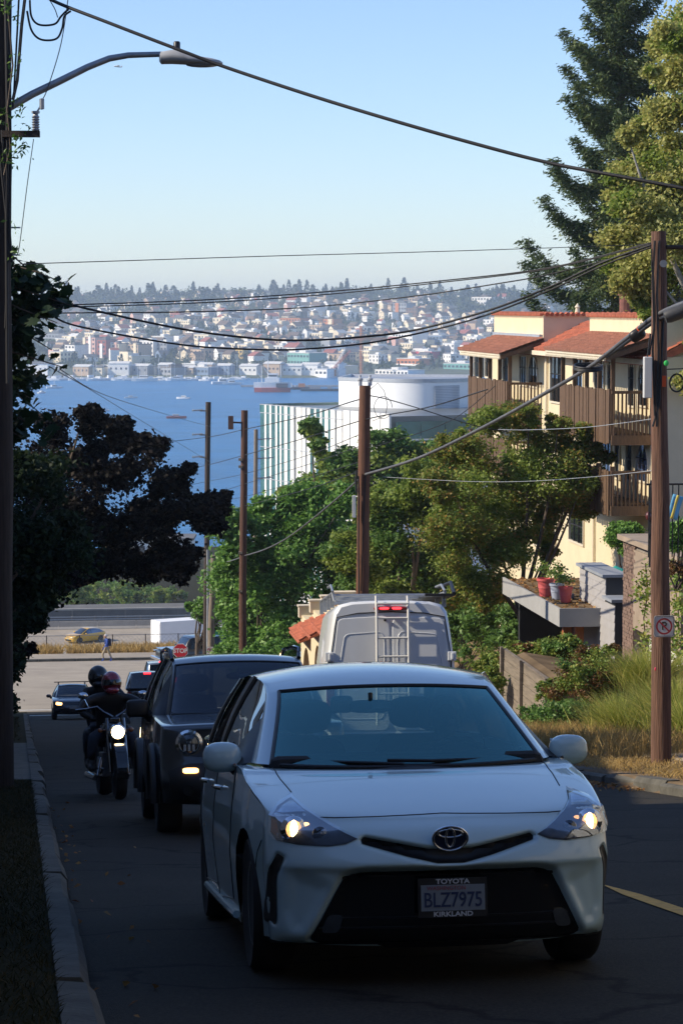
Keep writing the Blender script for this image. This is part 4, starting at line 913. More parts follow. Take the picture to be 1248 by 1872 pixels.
def flat_mesh(w, d, h, wall, roof):
    mb = MB(); mb.box(-w / 2, w / 2, -d / 2, d / 2, -5, h, 0); mb.box(-w / 2 - .15, w / 2 + .15, -d / 2 - .15, d / 2 + .15, h, h + .4, 1)
    mb.box(-w * .1, w * .15, -d * .1, d * .2, h + .4, h + 1.6, 0)
    for z in np.arange(1.2, h - 1.2, 3.0):
        for x in np.linspace(-w / 2 + 1.2, w / 2 - 1.2, max(2, int(w / 2.8))): mb.box(x - .75, x + .75, -d / 2 - .05, -d / 2 + .1, z, z + 1.5, 2)
        for y in np.linspace(-d / 2 + 1.5, d / 2 - 1.5, max(2, int(d / 3))): mb.box(-w / 2 - .05, -w / 2 + .1, y - .6, y + .6, z, z + 1.5, 2)
    return mb.mesh('house', [wall, roof, mFarWin])
kinds = []
def where(x, y):
    u = CX + FPX * x / y; a = 'ridge' if y > 2520 else ('middle' if y > 2150 else 'foot')
    b = 'left' if u < 330 else ('mid left' if u < 500 else ('middle' if u < 660 else ('mid right' if u < 800 else 'right')))
    return {'ridge': ' near the ridge,', 'middle': ' halfway up,', 'foot': ' low down,'}[a] + ' ' + b + ' of the far hillside'
for wc, rc, txt in [('white', 'grey', 'white house with grey gabled roof'), ('white', 'brown', 'white house with brown gabled roof'), ('cream', 'brown', 'cream house with brown gabled roof'), ('cream', 'grey', 'cream house with grey gabled roof'), ('grey', 'grey', 'grey house with grey gabled roof'), ('tan', 'brown', 'tan house with brown gabled roof'), ('blue', 'grey', 'blue grey house with grey gabled roof'), ('white', 'red', 'white house with red gabled roof')]:
    kinds.append((gable_mesh(random.uniform(7, 11), random.uniform(7, 9), random.choice([3.2, 5.4, 6]), random.uniform(2.2, 3.2), FM[wc], rcol[rc]), 'small ' + txt + ' on far hillside', txt))
for wc, rc, txt in [('white', 'white', 'white flat roofed house'), ('cream', 'white', 'cream flat roofed house'), ('tan', 'grey', 'tan flat roofed house'), ('brown', 'grey', 'brown flat roofed house')]:
    kinds.append((flat_mesh(random.uniform(10, 17), random.uniform(8, 11), random.choice([6.5, 9.5]), FM[wc], rcol[rc]), 'small ' + txt + ' on far hillside', txt))
def far_y(v, u):   # distance on the far hillside for a pixel
    r = ray(u, v); y = 1776.0
    while y < 3000:
        p = r * (y / r.y)
        if p.z <= hz(p.x, y): return p
        y += 6
    return p
# notable buildings placed one by one
def big(u, v, w, d, h, wall, roof, label, cat='building', rot=0.15, name='apartment_block', bays=None, wz=3.2, winm=None, accent=None):
    p = far_y(v, u); p.z = hz(p.x, p.y)
    o = thing(name, label, cat, p, (0, 0, rot)); sc = p.y / FPX
    W_, H_ = w * sc, h * sc; D_2 = d
    mb = MB(); mb.box(-W_ / 2, W_ / 2, 0, D_2, -6, H_); mb.build('wall', FM[wall], o)
    mb = MB(); mb.box(-W_ / 2 - .2, W_ / 2 + .2, -.2, D_2 + .2, H_, H_ + .5); mb.box(-W_ * .1, W_ * .2, 3, D_2 * .6, H_ + .5, H_ + 2.2); mb.build('roof', rcol[roof], o)
    nb = bays or max(2, int(W_ / 3.6)); nf = max(1, int(H_ / wz)); me = None
    ww, wh = W_ / nb * .55, wz * .5
    m0 = MB(); m0.box(-ww / 2, ww / 2, -.12, .1, -wh / 2, wh / 2); wme = m0.mesh('window', mFarWin)
    m1 = MB(); m1.box(-.12, .1, -1.0, 1.0, -wh / 2, wh / 2); wme2 = m1.mesh('window', mFarWin)
    for i in range(nb):
        for j in range(nf):
            link('window', wme, o, (-W_ / 2 + (i + .5) * W_ / nb, 0, (j + .5) * H_ / nf))
    for k in range(max(1, int(D_2 / 5))):
        for j in range(nf): link('window', wme2, o, (-W_ / 2, 2.5 + k * 5, (j + .5) * H_ / nf))
    if accent:
        for a0, a1, h1, c in accent:
            mb = MB(); mb.box(-W_ / 2 + a0 * W_, -W_ / 2 + a1 * W_, -.7, 3, -4, H_ * h1); mb.build('bay', FM[c], o)
    return o
bigs = [
 (128, 655, 30, 14, 24, 'white', 'grey', 'white waterfront flats partly behind the near maple leaves'), (163, 650, 34, 14, 32, 'pink', 'grey', 'pink and cream waterfront flats with pale bays left of the red fronted ones', [(.05, .25, 1.0, 'cream'), (.5, .7, 1.05, 'white')]),
 (186, 655, 22, 14, 33, 'red', 'grey', 'red fronted waterfront block taller than its pink neighbours', [(.35, .65, .8, 'white')]), (208, 655, 26, 12, 26, 'cream', 'grey', 'cream waterfront flats with two white bays right of the red block', [(.1, .35, 1.1, 'white'), (.6, .85, 1.1, 'pink')]), (240, 655, 40, 14, 24, 'tan', 'brown', 'tan brick waterfront block below the wooded slope', [(.05, .2, 1.1, 'cream'), (.7, .9, 1.1, 'cream')]),
 (268, 650, 36, 14, 26, 'white', 'white', 'white four storey flats behind the cream ferry hall'), (296, 650, 26, 14, 24, 'grey', 'white', 'grey and white flats at the right end of the waterfront row'), (228, 668, 44, 18, 16, 'cream', 'white', 'stepped cream building just above the marina', [(.2, .8, 1.5, 'cream')]),
 (206, 683, 60, 20, 14, 'white', 'white', 'long low white building at the marina'), (246, 685, 40, 18, 14, 'cream', 'grey', 'low cream building with big windows by the water'), (300, 690, 46, 22, 14, 'grey', 'brown', 'grey shipyard shed on the water edge'), (360, 692, 56, 24, 14, 'blue', 'white', 'blue grey boat shed with pale roof on the water'), (345, 675, 44, 20, 9, 'grey', 'white', 'low white roofed depot behind the boat sheds'),
 (368, 632, 34, 14, 20, 'cream', 'white', 'cream four storey flats on the lower slope'), (290, 628, 40, 14, 12, 'white', 'white', 'white row of flats halfway up the slope'), (320, 588, 24, 16, 15, 'red', 'red', 'red brick hall among dark trees on the slope'),
 (530, 597, 48, 16, 15, 'orange', 'brown', 'orange brick block in the middle of the slope', [(0, .3, .7, 'cream')]), (576, 596, 36, 16, 13, 'brown', 'grey', 'brown brick block right of the orange one'), (600, 600, 26, 12, 16, 'orange', 'brown', 'small orange brick flats on the slope', [(.5, .9, 1.0, 'cream')]),
 (545, 668, 62, 18, 22, 'teal', 'white', 'green glazed office block with white bands above the ship'), (610, 655, 60, 18, 20, 'blue', 'grey', 'blue glass office block with flat roof'), (530, 648, 24, 12, 16, 'yellow', 'white', 'yellow and white building below the cables'), (508, 648, 26, 12, 15, 'white', 'white', 'white block left of the yellow building'), (575, 690, 60, 20, 12, 'white', 'white', 'low white shipyard building behind the ship'), (612, 684, 44, 16, 14, 'cream', 'white', 'cream shipyard offices left of the white drum'),
 (437, 655, 18, 12, 16, 'yellow', 'brown', 'small yellow house with a steep front above the shore'), (735, 632, 56, 18, 22, 'white', 'white', 'long white five storey block with rows of windows'), (790, 632, 46, 18, 18, 'blue', 'white', 'dark blue glass block beside the long white one'), (680, 652, 52, 18, 18, 'cream', 'white', 'windowless cream warehouse right of the crane'), (745, 668, 56, 18, 12, 'orange', 'white', 'orange trimmed white warehouse', [(0, 1, .25, 'white')]), (770, 655, 52, 16, 12, 'crimson', 'white', 'crimson fronted hall with a cream middle bay', [(.4, .68, 1.0, 'cream')]), (835, 675, 62, 16, 10, 'teal', 'white', 'long low teal glass building by the shore'),
 (730, 575, 34, 14, 20, 'grey', 'grey', 'grey tower block with an orange stripe', [(.2, .45, 1.02, 'orange')]), (803, 573, 14, 10, 18, 'cream', 'brown', 'narrow cream tower house on the upper slope'), (880, 558, 46, 16, 15, 'white', 'brown', 'big white gabled house near the ridge'), (757, 575, 22, 12, 8, 'cream', 'white', 'low cream building beside the grey tower block'), (640, 622, 40, 16, 14, 'grey', 'white', 'grey block with white roof below the ridge trees'), (700, 618, 30, 14, 12, 'tan', 'red', 'tan terrace with red roof right of the grey block'), (812, 640, 10, 8, 20, 'cream', 'brown', 'slim cream bell tower by the dark blue block'), (715, 688, 90, 16, 8, 'white', 'white', 'long pale quay shed behind the white drum'),
 (400, 572, 30, 14, 9, 'white', 'white', 'long white house on the upper left slope'), (470, 552, 40, 14, 8, 'white', 'white', 'pair of white terraces just under the ridge'), (95, 620, 60, 14, 9, 'grey', 'grey', 'long dark viaduct like hall above the waterfront flats')]
bigs_xy = []
for q in bigs:
    acc = q[8] if len(q) > 8 else None
    o = big(*q[:6], q[6], q[7], accent=acc, rot=random.uniform(-.95, -.6)); bigs_xy.append((o.location.x, o.location.y, q[2] * o.location.y / FPX / 2))
# low sheds right on the water edge
random.seed(52)
for i in range(15):
    u = 62 + i * 39 + random.uniform(-8, 8); c_ = random.choice(['white', 'cream', 'grey', 'tan', 'blue', 'white']); w_ = random.uniform(24, 40)
    p = far_y(697, u); sc = p.y / FPX; o = thing('waterfront_shed', 'low %s shed on the quay at the water edge, %s' % (c_, ['far left', 'left of the marina', 'behind the marina masts', 'right of the marina', 'mid left', 'left of the big yacht', 'behind the big yacht', 'right of the big yacht', 'left of the trawler', 'behind the trawler', 'left of the ship', 'behind the ship bow', 'behind the ship masts', 'right of the ship', 'next to the white drum'][i]), 'shed', (p.x, p.y + 2, -49), (0, 0, random.uniform(-.5, -.15)), 'sheds along the far quay')
    H_ = random.uniform(5, 9) * 1.0; W2 = w_ * sc / 2
    mb = MB(); mb.box(-W2, W2, 0, 9, 0, H_); mb.build('wall', FM[c_], o); mb = MB(); mb.ext([(-.4, H_), (9.4, H_), (4.5, H_ + 1.6)], (-W2 - .3, 0, 0), (0, 1, 0), (0, 0, 1), (2 * W2 + .6, 0, 0)); mb.build('roof', rcol[random.choice(['white', 'grey', 'white'])], o)
    n_ = max(2, int(W2 / 1.6)); m0 = MB(); m0.box(-.6, .6, -.1, .1, -.7, .7); wme = m0.mesh('window', mFarWin)
    for k in range(n_): link('window', wme, o, (-W2 + (k + .5) * 2 * W2 / n_, 0, H_ * .6))
# houses one by one over the slope
spots = []
tries = 0
while len(spots) < 300 and tries < 60000:
    tries += 1
    u = random.uniform(100, 1000); v = 545 + 122 * random.random() ** 0.9
    p = far_y(v, u)
    if p.y < 1850: continue
    dens = 0.5 + 0.5 * math.sin(p.x * .021 + 1.3) * math.sin(p.y * .017)
    if u < 330 and v < 605: dens *= .25
    if u > 780 and v < 620: dens *= .5
    if random.random() > dens: continue
    if any(abs(p.x - a) < 12 and abs(p.y - b2) < 16 for a, b2 in spots) or any(abs(p.x - a) < r_ + 8 and -20 < p.y - b2 < 24 for a, b2, r_ in bigs_xy): continue
    spots.append((p.x, p.y))
for i, (x, y) in enumerate(spots):
    me, lab, grp = random.choices(kinds, [3, 3, 3, 3, 1, 2, 1, 2, 3, 3, 2, 1])[0]
    o = link('house', me, None, (x, y, hz(x, y) + .3), (0, 0, random.choice([-.9, -.9, .65]) + random.uniform(-.3, .3)), [random.uniform(.9, 1.3)] * 3)
    tag(o, lab.replace(' on far hillside', '').replace('small ', '') + where(x, y), 'house', grp + 's on the far hillside')
# the houses beyond those are one mass
random.seed(31); hv = []; hf = []; hm = []; ho = 0; more = []; tries = 0
hmat = [FM['white'], FM['cream'], FM['tan'], FM['grey'], FM['pink'], FM['brown']]; rmat = [rcol['grey'], rcol['brown'], rcol['red'], rcol['white']]
while len(more) < 400 and tries < 40000:
    tries += 1; u = random.uniform(90, 1010); v = 541 + 118 * random.random() ** 1.1; p = far_y(v, u)
    if p.y < 1900: continue
    dens = 0.5 + 0.5 * math.sin(p.x * .021 + 1.3) * math.sin(p.y * .017)
    if random.random() > dens * (.35 if (u < 330 and v < 605) or (u > 800 and v < 600) else 1): continue
    if any(abs(p.x - a) < 9 and abs(p.y - b2) < 13 for a, b2 in spots + more) or any(abs(p.x - a) < r_ + 6 and -15 < p.y - b2 < 20 for a, b2, r_ in bigs_xy): continue
    more.append((p.x, p.y)); w, d, h = random.uniform(5, 12), random.uniform(5, 8), random.choice([3, 4.5, 6, 8]); a = random.choice([-.95, .6]) + random.uniform(-.3, .3); fl = random.random() < .35
    loc_ = [(-w / 2, -d / 2, -3), (w / 2, -d / 2, -3), (w / 2, d / 2, -3), (-w / 2, d / 2, -3), (-w / 2, -d / 2, h), (w / 2, -d / 2, h), (w / 2, d / 2, h), (-w / 2, d / 2, h), (-w / 2, 0, h if fl else h + d * .35), (w / 2, 0, h if fl else h + d * .35)]
    c_, s_ = math.cos(a), math.sin(a); z0 = hz(p.x, p.y)
    hv += [(x * c_ - y * s_ + p.x, x * s_ + y * c_ + p.y, z + z0) for x, y, z in loc_]
    mw, mr = random.choices(range(6), [4, 4, 2, 1, 1, 1])[0], 6 + random.choices(range(4), [3, 3, 2, 2])[0]
    for f, m_ in (((0, 1, 5, 4), mw), ((1, 2, 6, 9, 5), mw), ((2, 3, 7, 6), mw), ((3, 0, 4, 8, 7), mw), ((4, 5, 9, 8), mr), ((6, 7, 8, 9), mr)): hf.append(tuple(i + ho for i in f)); hm.append(m_)
    ho += 10
me = bpy.data.meshes.new('hillside_houses'); me.from_pydata(hv, [], hf)
for m_ in hmat + rmat: me.materials.append(m_)
me.polygons.foreach_set('material_index', hm); o = link('hillside_houses', me); tag(o, 'small houses packed between the trees of the far hillside', None, None, 'stuff')
spots_all = spots + more
# trees: variants of far crowns
def far_crown(kind, seed):
    rg = np.random.default_rng(seed)
    if kind == 'conifer':
        H = rg.uniform(13, 19); n = 150; f = rg.uniform(0, 1, n) ** .8; z = H * (.08 + .92 * f); r = (1 - f) ** .8 * H * .2 + .2
        a = rg.uniform(0, 6.28, n); q = np.stack([r * np.cos(a), r * np.sin(a), z], 1); v = leaf_verts(q, 2.6, rg, .1, .6, .4); mats = [lfFar[1]]
    else:
        R_ = rg.uniform(4, 6.5); lc = lobes((0, 0, R_ * .9), (R_ * .8, R_ * .8, R_ * .7), 9, rg, .8, -.4); k = 16
        q = np.repeat(lc, k, 0) + rg.normal(size=(9 * k, 3)) * R_ * .22; v = leaf_verts(q, 2.3, rg, .35, .75); mats = [lfFar[0 if kind == 'olive' else 2]]
    return v, mats
fv = {}
for kd in ('conifer', 'olive', 'pale'):
    fv[kd] = [far_crown(kd, 100 + i) for i in range(4)]
fme = {kd: [npmesh('tree', v, 4, m) for v, m in lst] for kd, lst in fv.items()}
tx = {'conifer': 'dark pointed conifer standing out on the far ridge', 'olive': 'round olive green tree on the far hillside', 'pale': 'pale green round tree on the far hillside'}
cnt = 0; used = list(spots)
def clear(x, y): return not any(abs(x - a) < 7 and -19 < y - b2 < 5 for a, b2 in spots_all) and not any(abs(x - a) < r_ + 2 and -75 < y - b2 < 20 for a, b2, r_ in bigs_xy)
# ridge line trees first
for i in range(110):
    u = 100 + 900 * (i + random.random()) / 110; y = random.uniform(2780, 2960); x = (u - CX) / FPX * y
    kd = random.choice(['conifer', 'olive']) if u < 760 else random.choice(['conifer', 'olive', 'olive', 'olive'])
    lab = ('dark pointed conifer' if kd == 'conifer' else 'round green tree') + where(x, y).replace('near', 'on')
    o = link('conifer' if kd == 'conifer' else 'tree', random.choice(fme[kd]), None, (x, y, hz(x, y) - .5), (0, 0, random.uniform(0, 6)), [random.uniform(1.1, 1.9)] * 2 + [random.uniform(.75, 1.3)])
    tag(o, lab, 'tree', 'conifers on the far ridge' if kd == 'conifer' else 'round trees on the far ridge')
while cnt < 170:
    u = random.uniform(80, 1010); p = far_y(random.uniform(550, 668), u)
    if p.y > 2400 or p.y < 1845 or not clear(p.x, p.y): continue
    kd = random.choice(['olive', 'olive', 'pale', 'conifer'])
    o = link('conifer' if kd == 'conifer' else 'tree', random.choice(fme[kd]), None, (p.x, p.y, hz(p.x, p.y) - .5), (0, 0, random.uniform(0, 6)), [random.uniform(.45, .8)] * 3)
    tag(o, {'conifer': 'dark conifer', 'olive': 'round olive tree', 'pale': 'pale round tree'}[kd] + where(p.x, p.y), 'tree', {'conifer': 'conifers on the far slope', 'olive': 'olive trees on the far hillside', 'pale': 'pale trees on the far hillside'}[kd]); cnt += 1
# the rest of the wood as one mass
acc = {k: [] for k in fv}; n = 0
while n < 2600:
    y = random.uniform(1840, 2980); x = (random.uniform(-80, 1330) - CX) / FPX * y
    if not clear(x, y): continue
    if random.random() > .45 + .55 * (0.5 - 0.5 * math.sin(x * .021 + 1.3) * math.sin(y * .017)): continue
    kd = random.choice(['conifer', 'olive', 'olive', 'pale'] if y < 2500 else ['conifer', 'olive', 'olive'])
    v = random.choice(fv[kd])[0]; a = random.uniform(0, 6.28); c_, s_ = math.cos(a), math.sin(a); k = random.uniform(.38, .7) * (1.75 if y > 2600 else 1)
    q = v.reshape(-1, 3); q = np.stack([q[:, 0] * c_ - q[:, 1] * s_, q[:, 0] * s_ + q[:, 1] * c_, q[:, 2]], 1) * k + np.array([x, y, hz(x, y) - .5])
    acc[kd].append(q.reshape(-1, 4, 3)); n += 1
allq = np.concatenate(sum(acc.values(), [])); mi = np.concatenate([np.full(sum(len(a) for a in acc[kd]), j) for j, kd in enumerate(('conifer', 'olive', 'pale'))])
allq = np.concatenate([np.concatenate(acc[kd]) for kd in ('conifer', 'olive', 'pale')])
o = link('hillside_wood', npmesh('hillside_wood', allq, 4, [lfFar[1], lfFar[0], lfFar[2]], mi)); tag(o, 'trees covering the far hillside between the houses', 'wood', None, 'stuff')

# ---- boats
mHull = M('boat_white', (0.75, 0.75, 0.74), .4, .03, 2); mHullRed = M('hull_red', (0.45, 0.07, 0.05), .5, .1, 1); mHullBlk = M('hull_dark', (0.05, 0.055, 0.07), .5, .1, 1); mOrg = M('crane_orange', (0.60, 0.22, 0.05), .6, .1, 1)
def hull(mb, L, B, H, m=0, z=0.0):
    st_ = [(-.5, .75), (-.3, .95), (0, 1), (.25, .85), (.42, .45), (.5, .03)]; rows = []
    for f, w in st_: rows.append([(f * L, -w * B / 2, z + H * (1 + .25 * max(0, f))), (f * L, -w * B * .35, z - .1), (f * L, w * B * .35, z - .1), (f * L, w * B / 2, z + H * (1 + .25 * max(0, f)))])
    mb.grid(rows, m); k = len(rows)
    mb.add([r[0] for r in rows] + [r[3] for r in rows], [tuple(range(k)) + tuple(range(2 * k - 1, k - 1, -1))], m); mb.add(rows[0], [(0, 1, 2, 3)], m)
def motorboat(u, v, L, label, rot, hm=None, cabin=True, mast=0):
    r = ray(u, v); p = r * (-50.0 / r.z)
    o = thing('sailing_boat' if mast else 'motor_boat', label, 'boat', p, (0, 0, rot), 'boats on the lake')
    mb = MB(); hull(mb, L, L * .3, L * .11); mb.build('hull', hm or mHull, o)
    if cabin:
        mb = MB(); mb.box(-L * .2, L * .12, -L * .1, L * .1, L * .1, L * .22); c = mb.build('cabin', mHull, o); mb = MB(); mb.box(-L * .18, L * .125, -L * .103, L * .103, L * .15, L * .19); mb.build('window', mFarWin, c)
    if mast:
        mb = MB(); mb.tube([(0, 0, 0), (0, 0, mast)], .09, 5); mb.build('mast', mHull, o)
    return o
def wl(v): return -50.0
for q in [(100, 710, 10, 'white sailing boat out on the water near the maple leaves', .4, None, True, 13), (77, 719, 7, 'small white boat just right of the dark leaves', 1.0), (240, 728, 7, 'small white boat with a wake in the open water', .2), (335, 729, 8, 'white motor boat in mid lake above the red one', 2.8), (323, 765, 9, 'red and white boat in mid lake', .1, mHullRed), (189, 752, 7, 'small pale boat above the purple treetop', .6)]:
    motorboat(*q)
# moored yachts along the far quay
labs = ['large white motor yacht leaving the far quay', 'white cruiser moored left of the boat sheds', 'white cabin cruiser moored by the dark shed', 'white trawler moored left of the big ship', 'small white cruiser beside the trawler']
for (u, v, L), lab in zip([(265, 697, 18), (322, 696, 14), (345, 696, 10), (408, 702, 15), (425, 703, 12)], labs): motorboat(u, v, L, lab, random.uniform(-.3, .3) + (math.pi if u == 322 else 0), mast=random.choice([0, 8]))
for i in range(60):
    u = 50 + i * 6.7 + random.uniform(-2, 2); sail = random.random() < .5
    v = 695 + random.uniform(-1.5, 1.2); r = ray(u, v); p = r * (-50.0 / r.z)
    L = random.uniform(7, 12); o = thing('moored_boat', ('white %s moored in the ' + ('left end' if u < 130 else ('middle' if u < 205 else 'right end')) + ' of the marina below the waterfront flats' if u < 280 else 'white %s moored along the quay ' + ('by the yachts' if u < 350 else 'left of the ship')) % ('sailing boat' if sail else 'motor boat'), 'boat', p, (0, 0, random.choice([0, 3.14]) + random.uniform(-.5, .5)), 'moored %s in the marina' % ('sailing boats' if sail else 'motor boats'))
    mb = MB(); hull(mb, L, L * .3, L * .12); mb.box(-L * .25, L * .1, -L * .1, L * .1, L * .1, L * (.18 if sail else .27)); mb.build('hull', mHull, o)
    if sail: mb = MB(); mb.tube([(0, 0, 0), (0, 0, L * 1.25)], .11, 4); mb.build('mast', mHull, o)
# fishing ship
r = ray(498, 717); p = r * (-50.0 / r.z); sc = p.y / FPX
shp = thing('fishing_ship', 'white ship with a red lower hull lying off the far shore', 'ship', p, (0, 0, -.12)); L = 66 * sc
mb = MB(); hull(mb, L, L * .2, 2.6); mb.build('lower_hull', mHullRed, shp)
mb = MB(); hull(mb, L * 1.03, L * .215, 3.0, 0, 2.7); mb.build('hull', mHull, shp)
mb = MB(); mb.box(L * .12, L * .44, -2.6, 2.6, 2.8, 5.2); mb.build('bow_plating', mHullBlk, shp)
mb = MB(); mb.box(-L * .18, L * .2, -2.2, 2.2, 5.8, 8.6); mb.box(-L * .1, L * .14, -2, 2, 8.6, 11); ss = mb.build('superstructure', mHull, shp)
for x in np.linspace(-L * .08, L * .12, 6): mb = MB(); mb.box(x - .5, x + .5, -2.05, -1.9, 9.2, 10.2); mb.build('window', mFarWin, ss)
for x, h in ((-L * .3, 15), (-L * .12, 19), (L * .24, 16)):
    mb = MB(); mb.tube([(x, 0, 4), (x, 0, h)], .22, 6); mb.tube([(x, 0, h * .55), (x - L * .14, 0, h * .8)], .13, 5); mb.build('mast', mHull, shp)
for i in range(4): mb = MB(); mb.tube([(-L * .4 + i * 2.2, -1.5, 5), (-L * .4 + i * 2.2, -1.5, 8.5)], .12, 4); mb.tube([(-L * .4, -1.5, 8.3), (-L * .4 + 6.6, -1.5, 8.3)], .1, 4); mb.build('gantry', mHull, shp)
# quays
for u0, u1, v, lab in ((40, 420, 694, 'low grey quay along the marina'), (440, 640, 708, 'grey quay and barges behind the ship')):
    a0, b0 = ray(u0, v), ray(u1, v); a0 = a0 * (-50 / a0.z); b0 = b0 * (-50 / b0.z); o = thing('quay', lab, 'quay', (a0 + b0) / 2)
    d = (b0 - a0).length / 2; mb = MB(); mb.box(-d, d, 2, 7, -1, 1.2); o.rotation_euler = (0, 0, math.atan2(b0.y - a0.y, b0.x - a0.x)); mb.build('deck', FM['grey'], o)
# cranes
def lattice(mb, a, b, w, n, r=.12):
    a, b = Vector(a), Vector(b); d = (b - a).normalized(); x = d.orthogonal().normalized() * w / 2; y = d.cross(x)
    cs = [x + y, x - y, -x - y, -x + y]
    for c in cs: mb.tube([a + c, b + c], r, 4)
    for i in range(n):
        p0, p1 = a + (b - a) * i / n, a + (b - a) * (i + 1) / n
        for j in range(4): mb.tube([p0 + cs[j], p1 + cs[(j + 1) % 4]], r * .7, 3, cap=False)
p = far_y(690, 660); p.z = hz(p.x, p.y); sc = p.y / FPX
o = thing('tower_crane', 'tall orange tower crane behind the white drum', 'crane', p, (0, 0, .1)); mb = MB(); lattice(mb, (0, 0, 0), (0, 0, 90 * sc), 1.6, 22, .2); mb.build('mast', mOrg, o)
mb = MB(); lattice(mb, (-17 * sc, 0, 66 * sc), (46 * sc, 0, 66 * sc), 1.2, 16, .16); mb.build('jib', mOrg, o)
p = far_y(700, 607); p.z = -49; o = thing('harbour_crane', 'red and white harbour crane leaning over the barges', 'crane', p)
mb = MB(); lattice(mb, (0, 0, 4), (13, 0, 18), 1.2, 10, .16); mb.build('boom', FM['red'], o); mb = MB(); lattice(mb, (0, 0, 4), (9, 3, 19), .9, 9, .12); mb.build('boom', FM['white'], o); mb = MB(); mb.box(-3, 3, -2, 2, 0, 4.5); mb.build('cab', FM['orange'], o)
for u, v, L, c, lab in ((560, 712, 16, 'orange', 'orange decked workboat right of the ship'), (590, 715, 26, 'grey', 'flat dark barge with orange machinery near the drum'), (535, 712, 9, 'white', 'small white tug beside the ship bow')):
    r = ray(u, v); p = r * (-50 / r.z); o = thing('barge', lab, 'barge', p); mb = MB(); hull(mb, L, 5, 1.4); mb.build('hull', mHullBlk, o); mb = MB(); mb.box(-L * .3, -L * .05, -1.6, 1.6, 1.3, 3.6); mb.box(L * .1, L * .2, -1, 1, 1.3, 2.6); mb.build('deckhouse', FM[c], o)
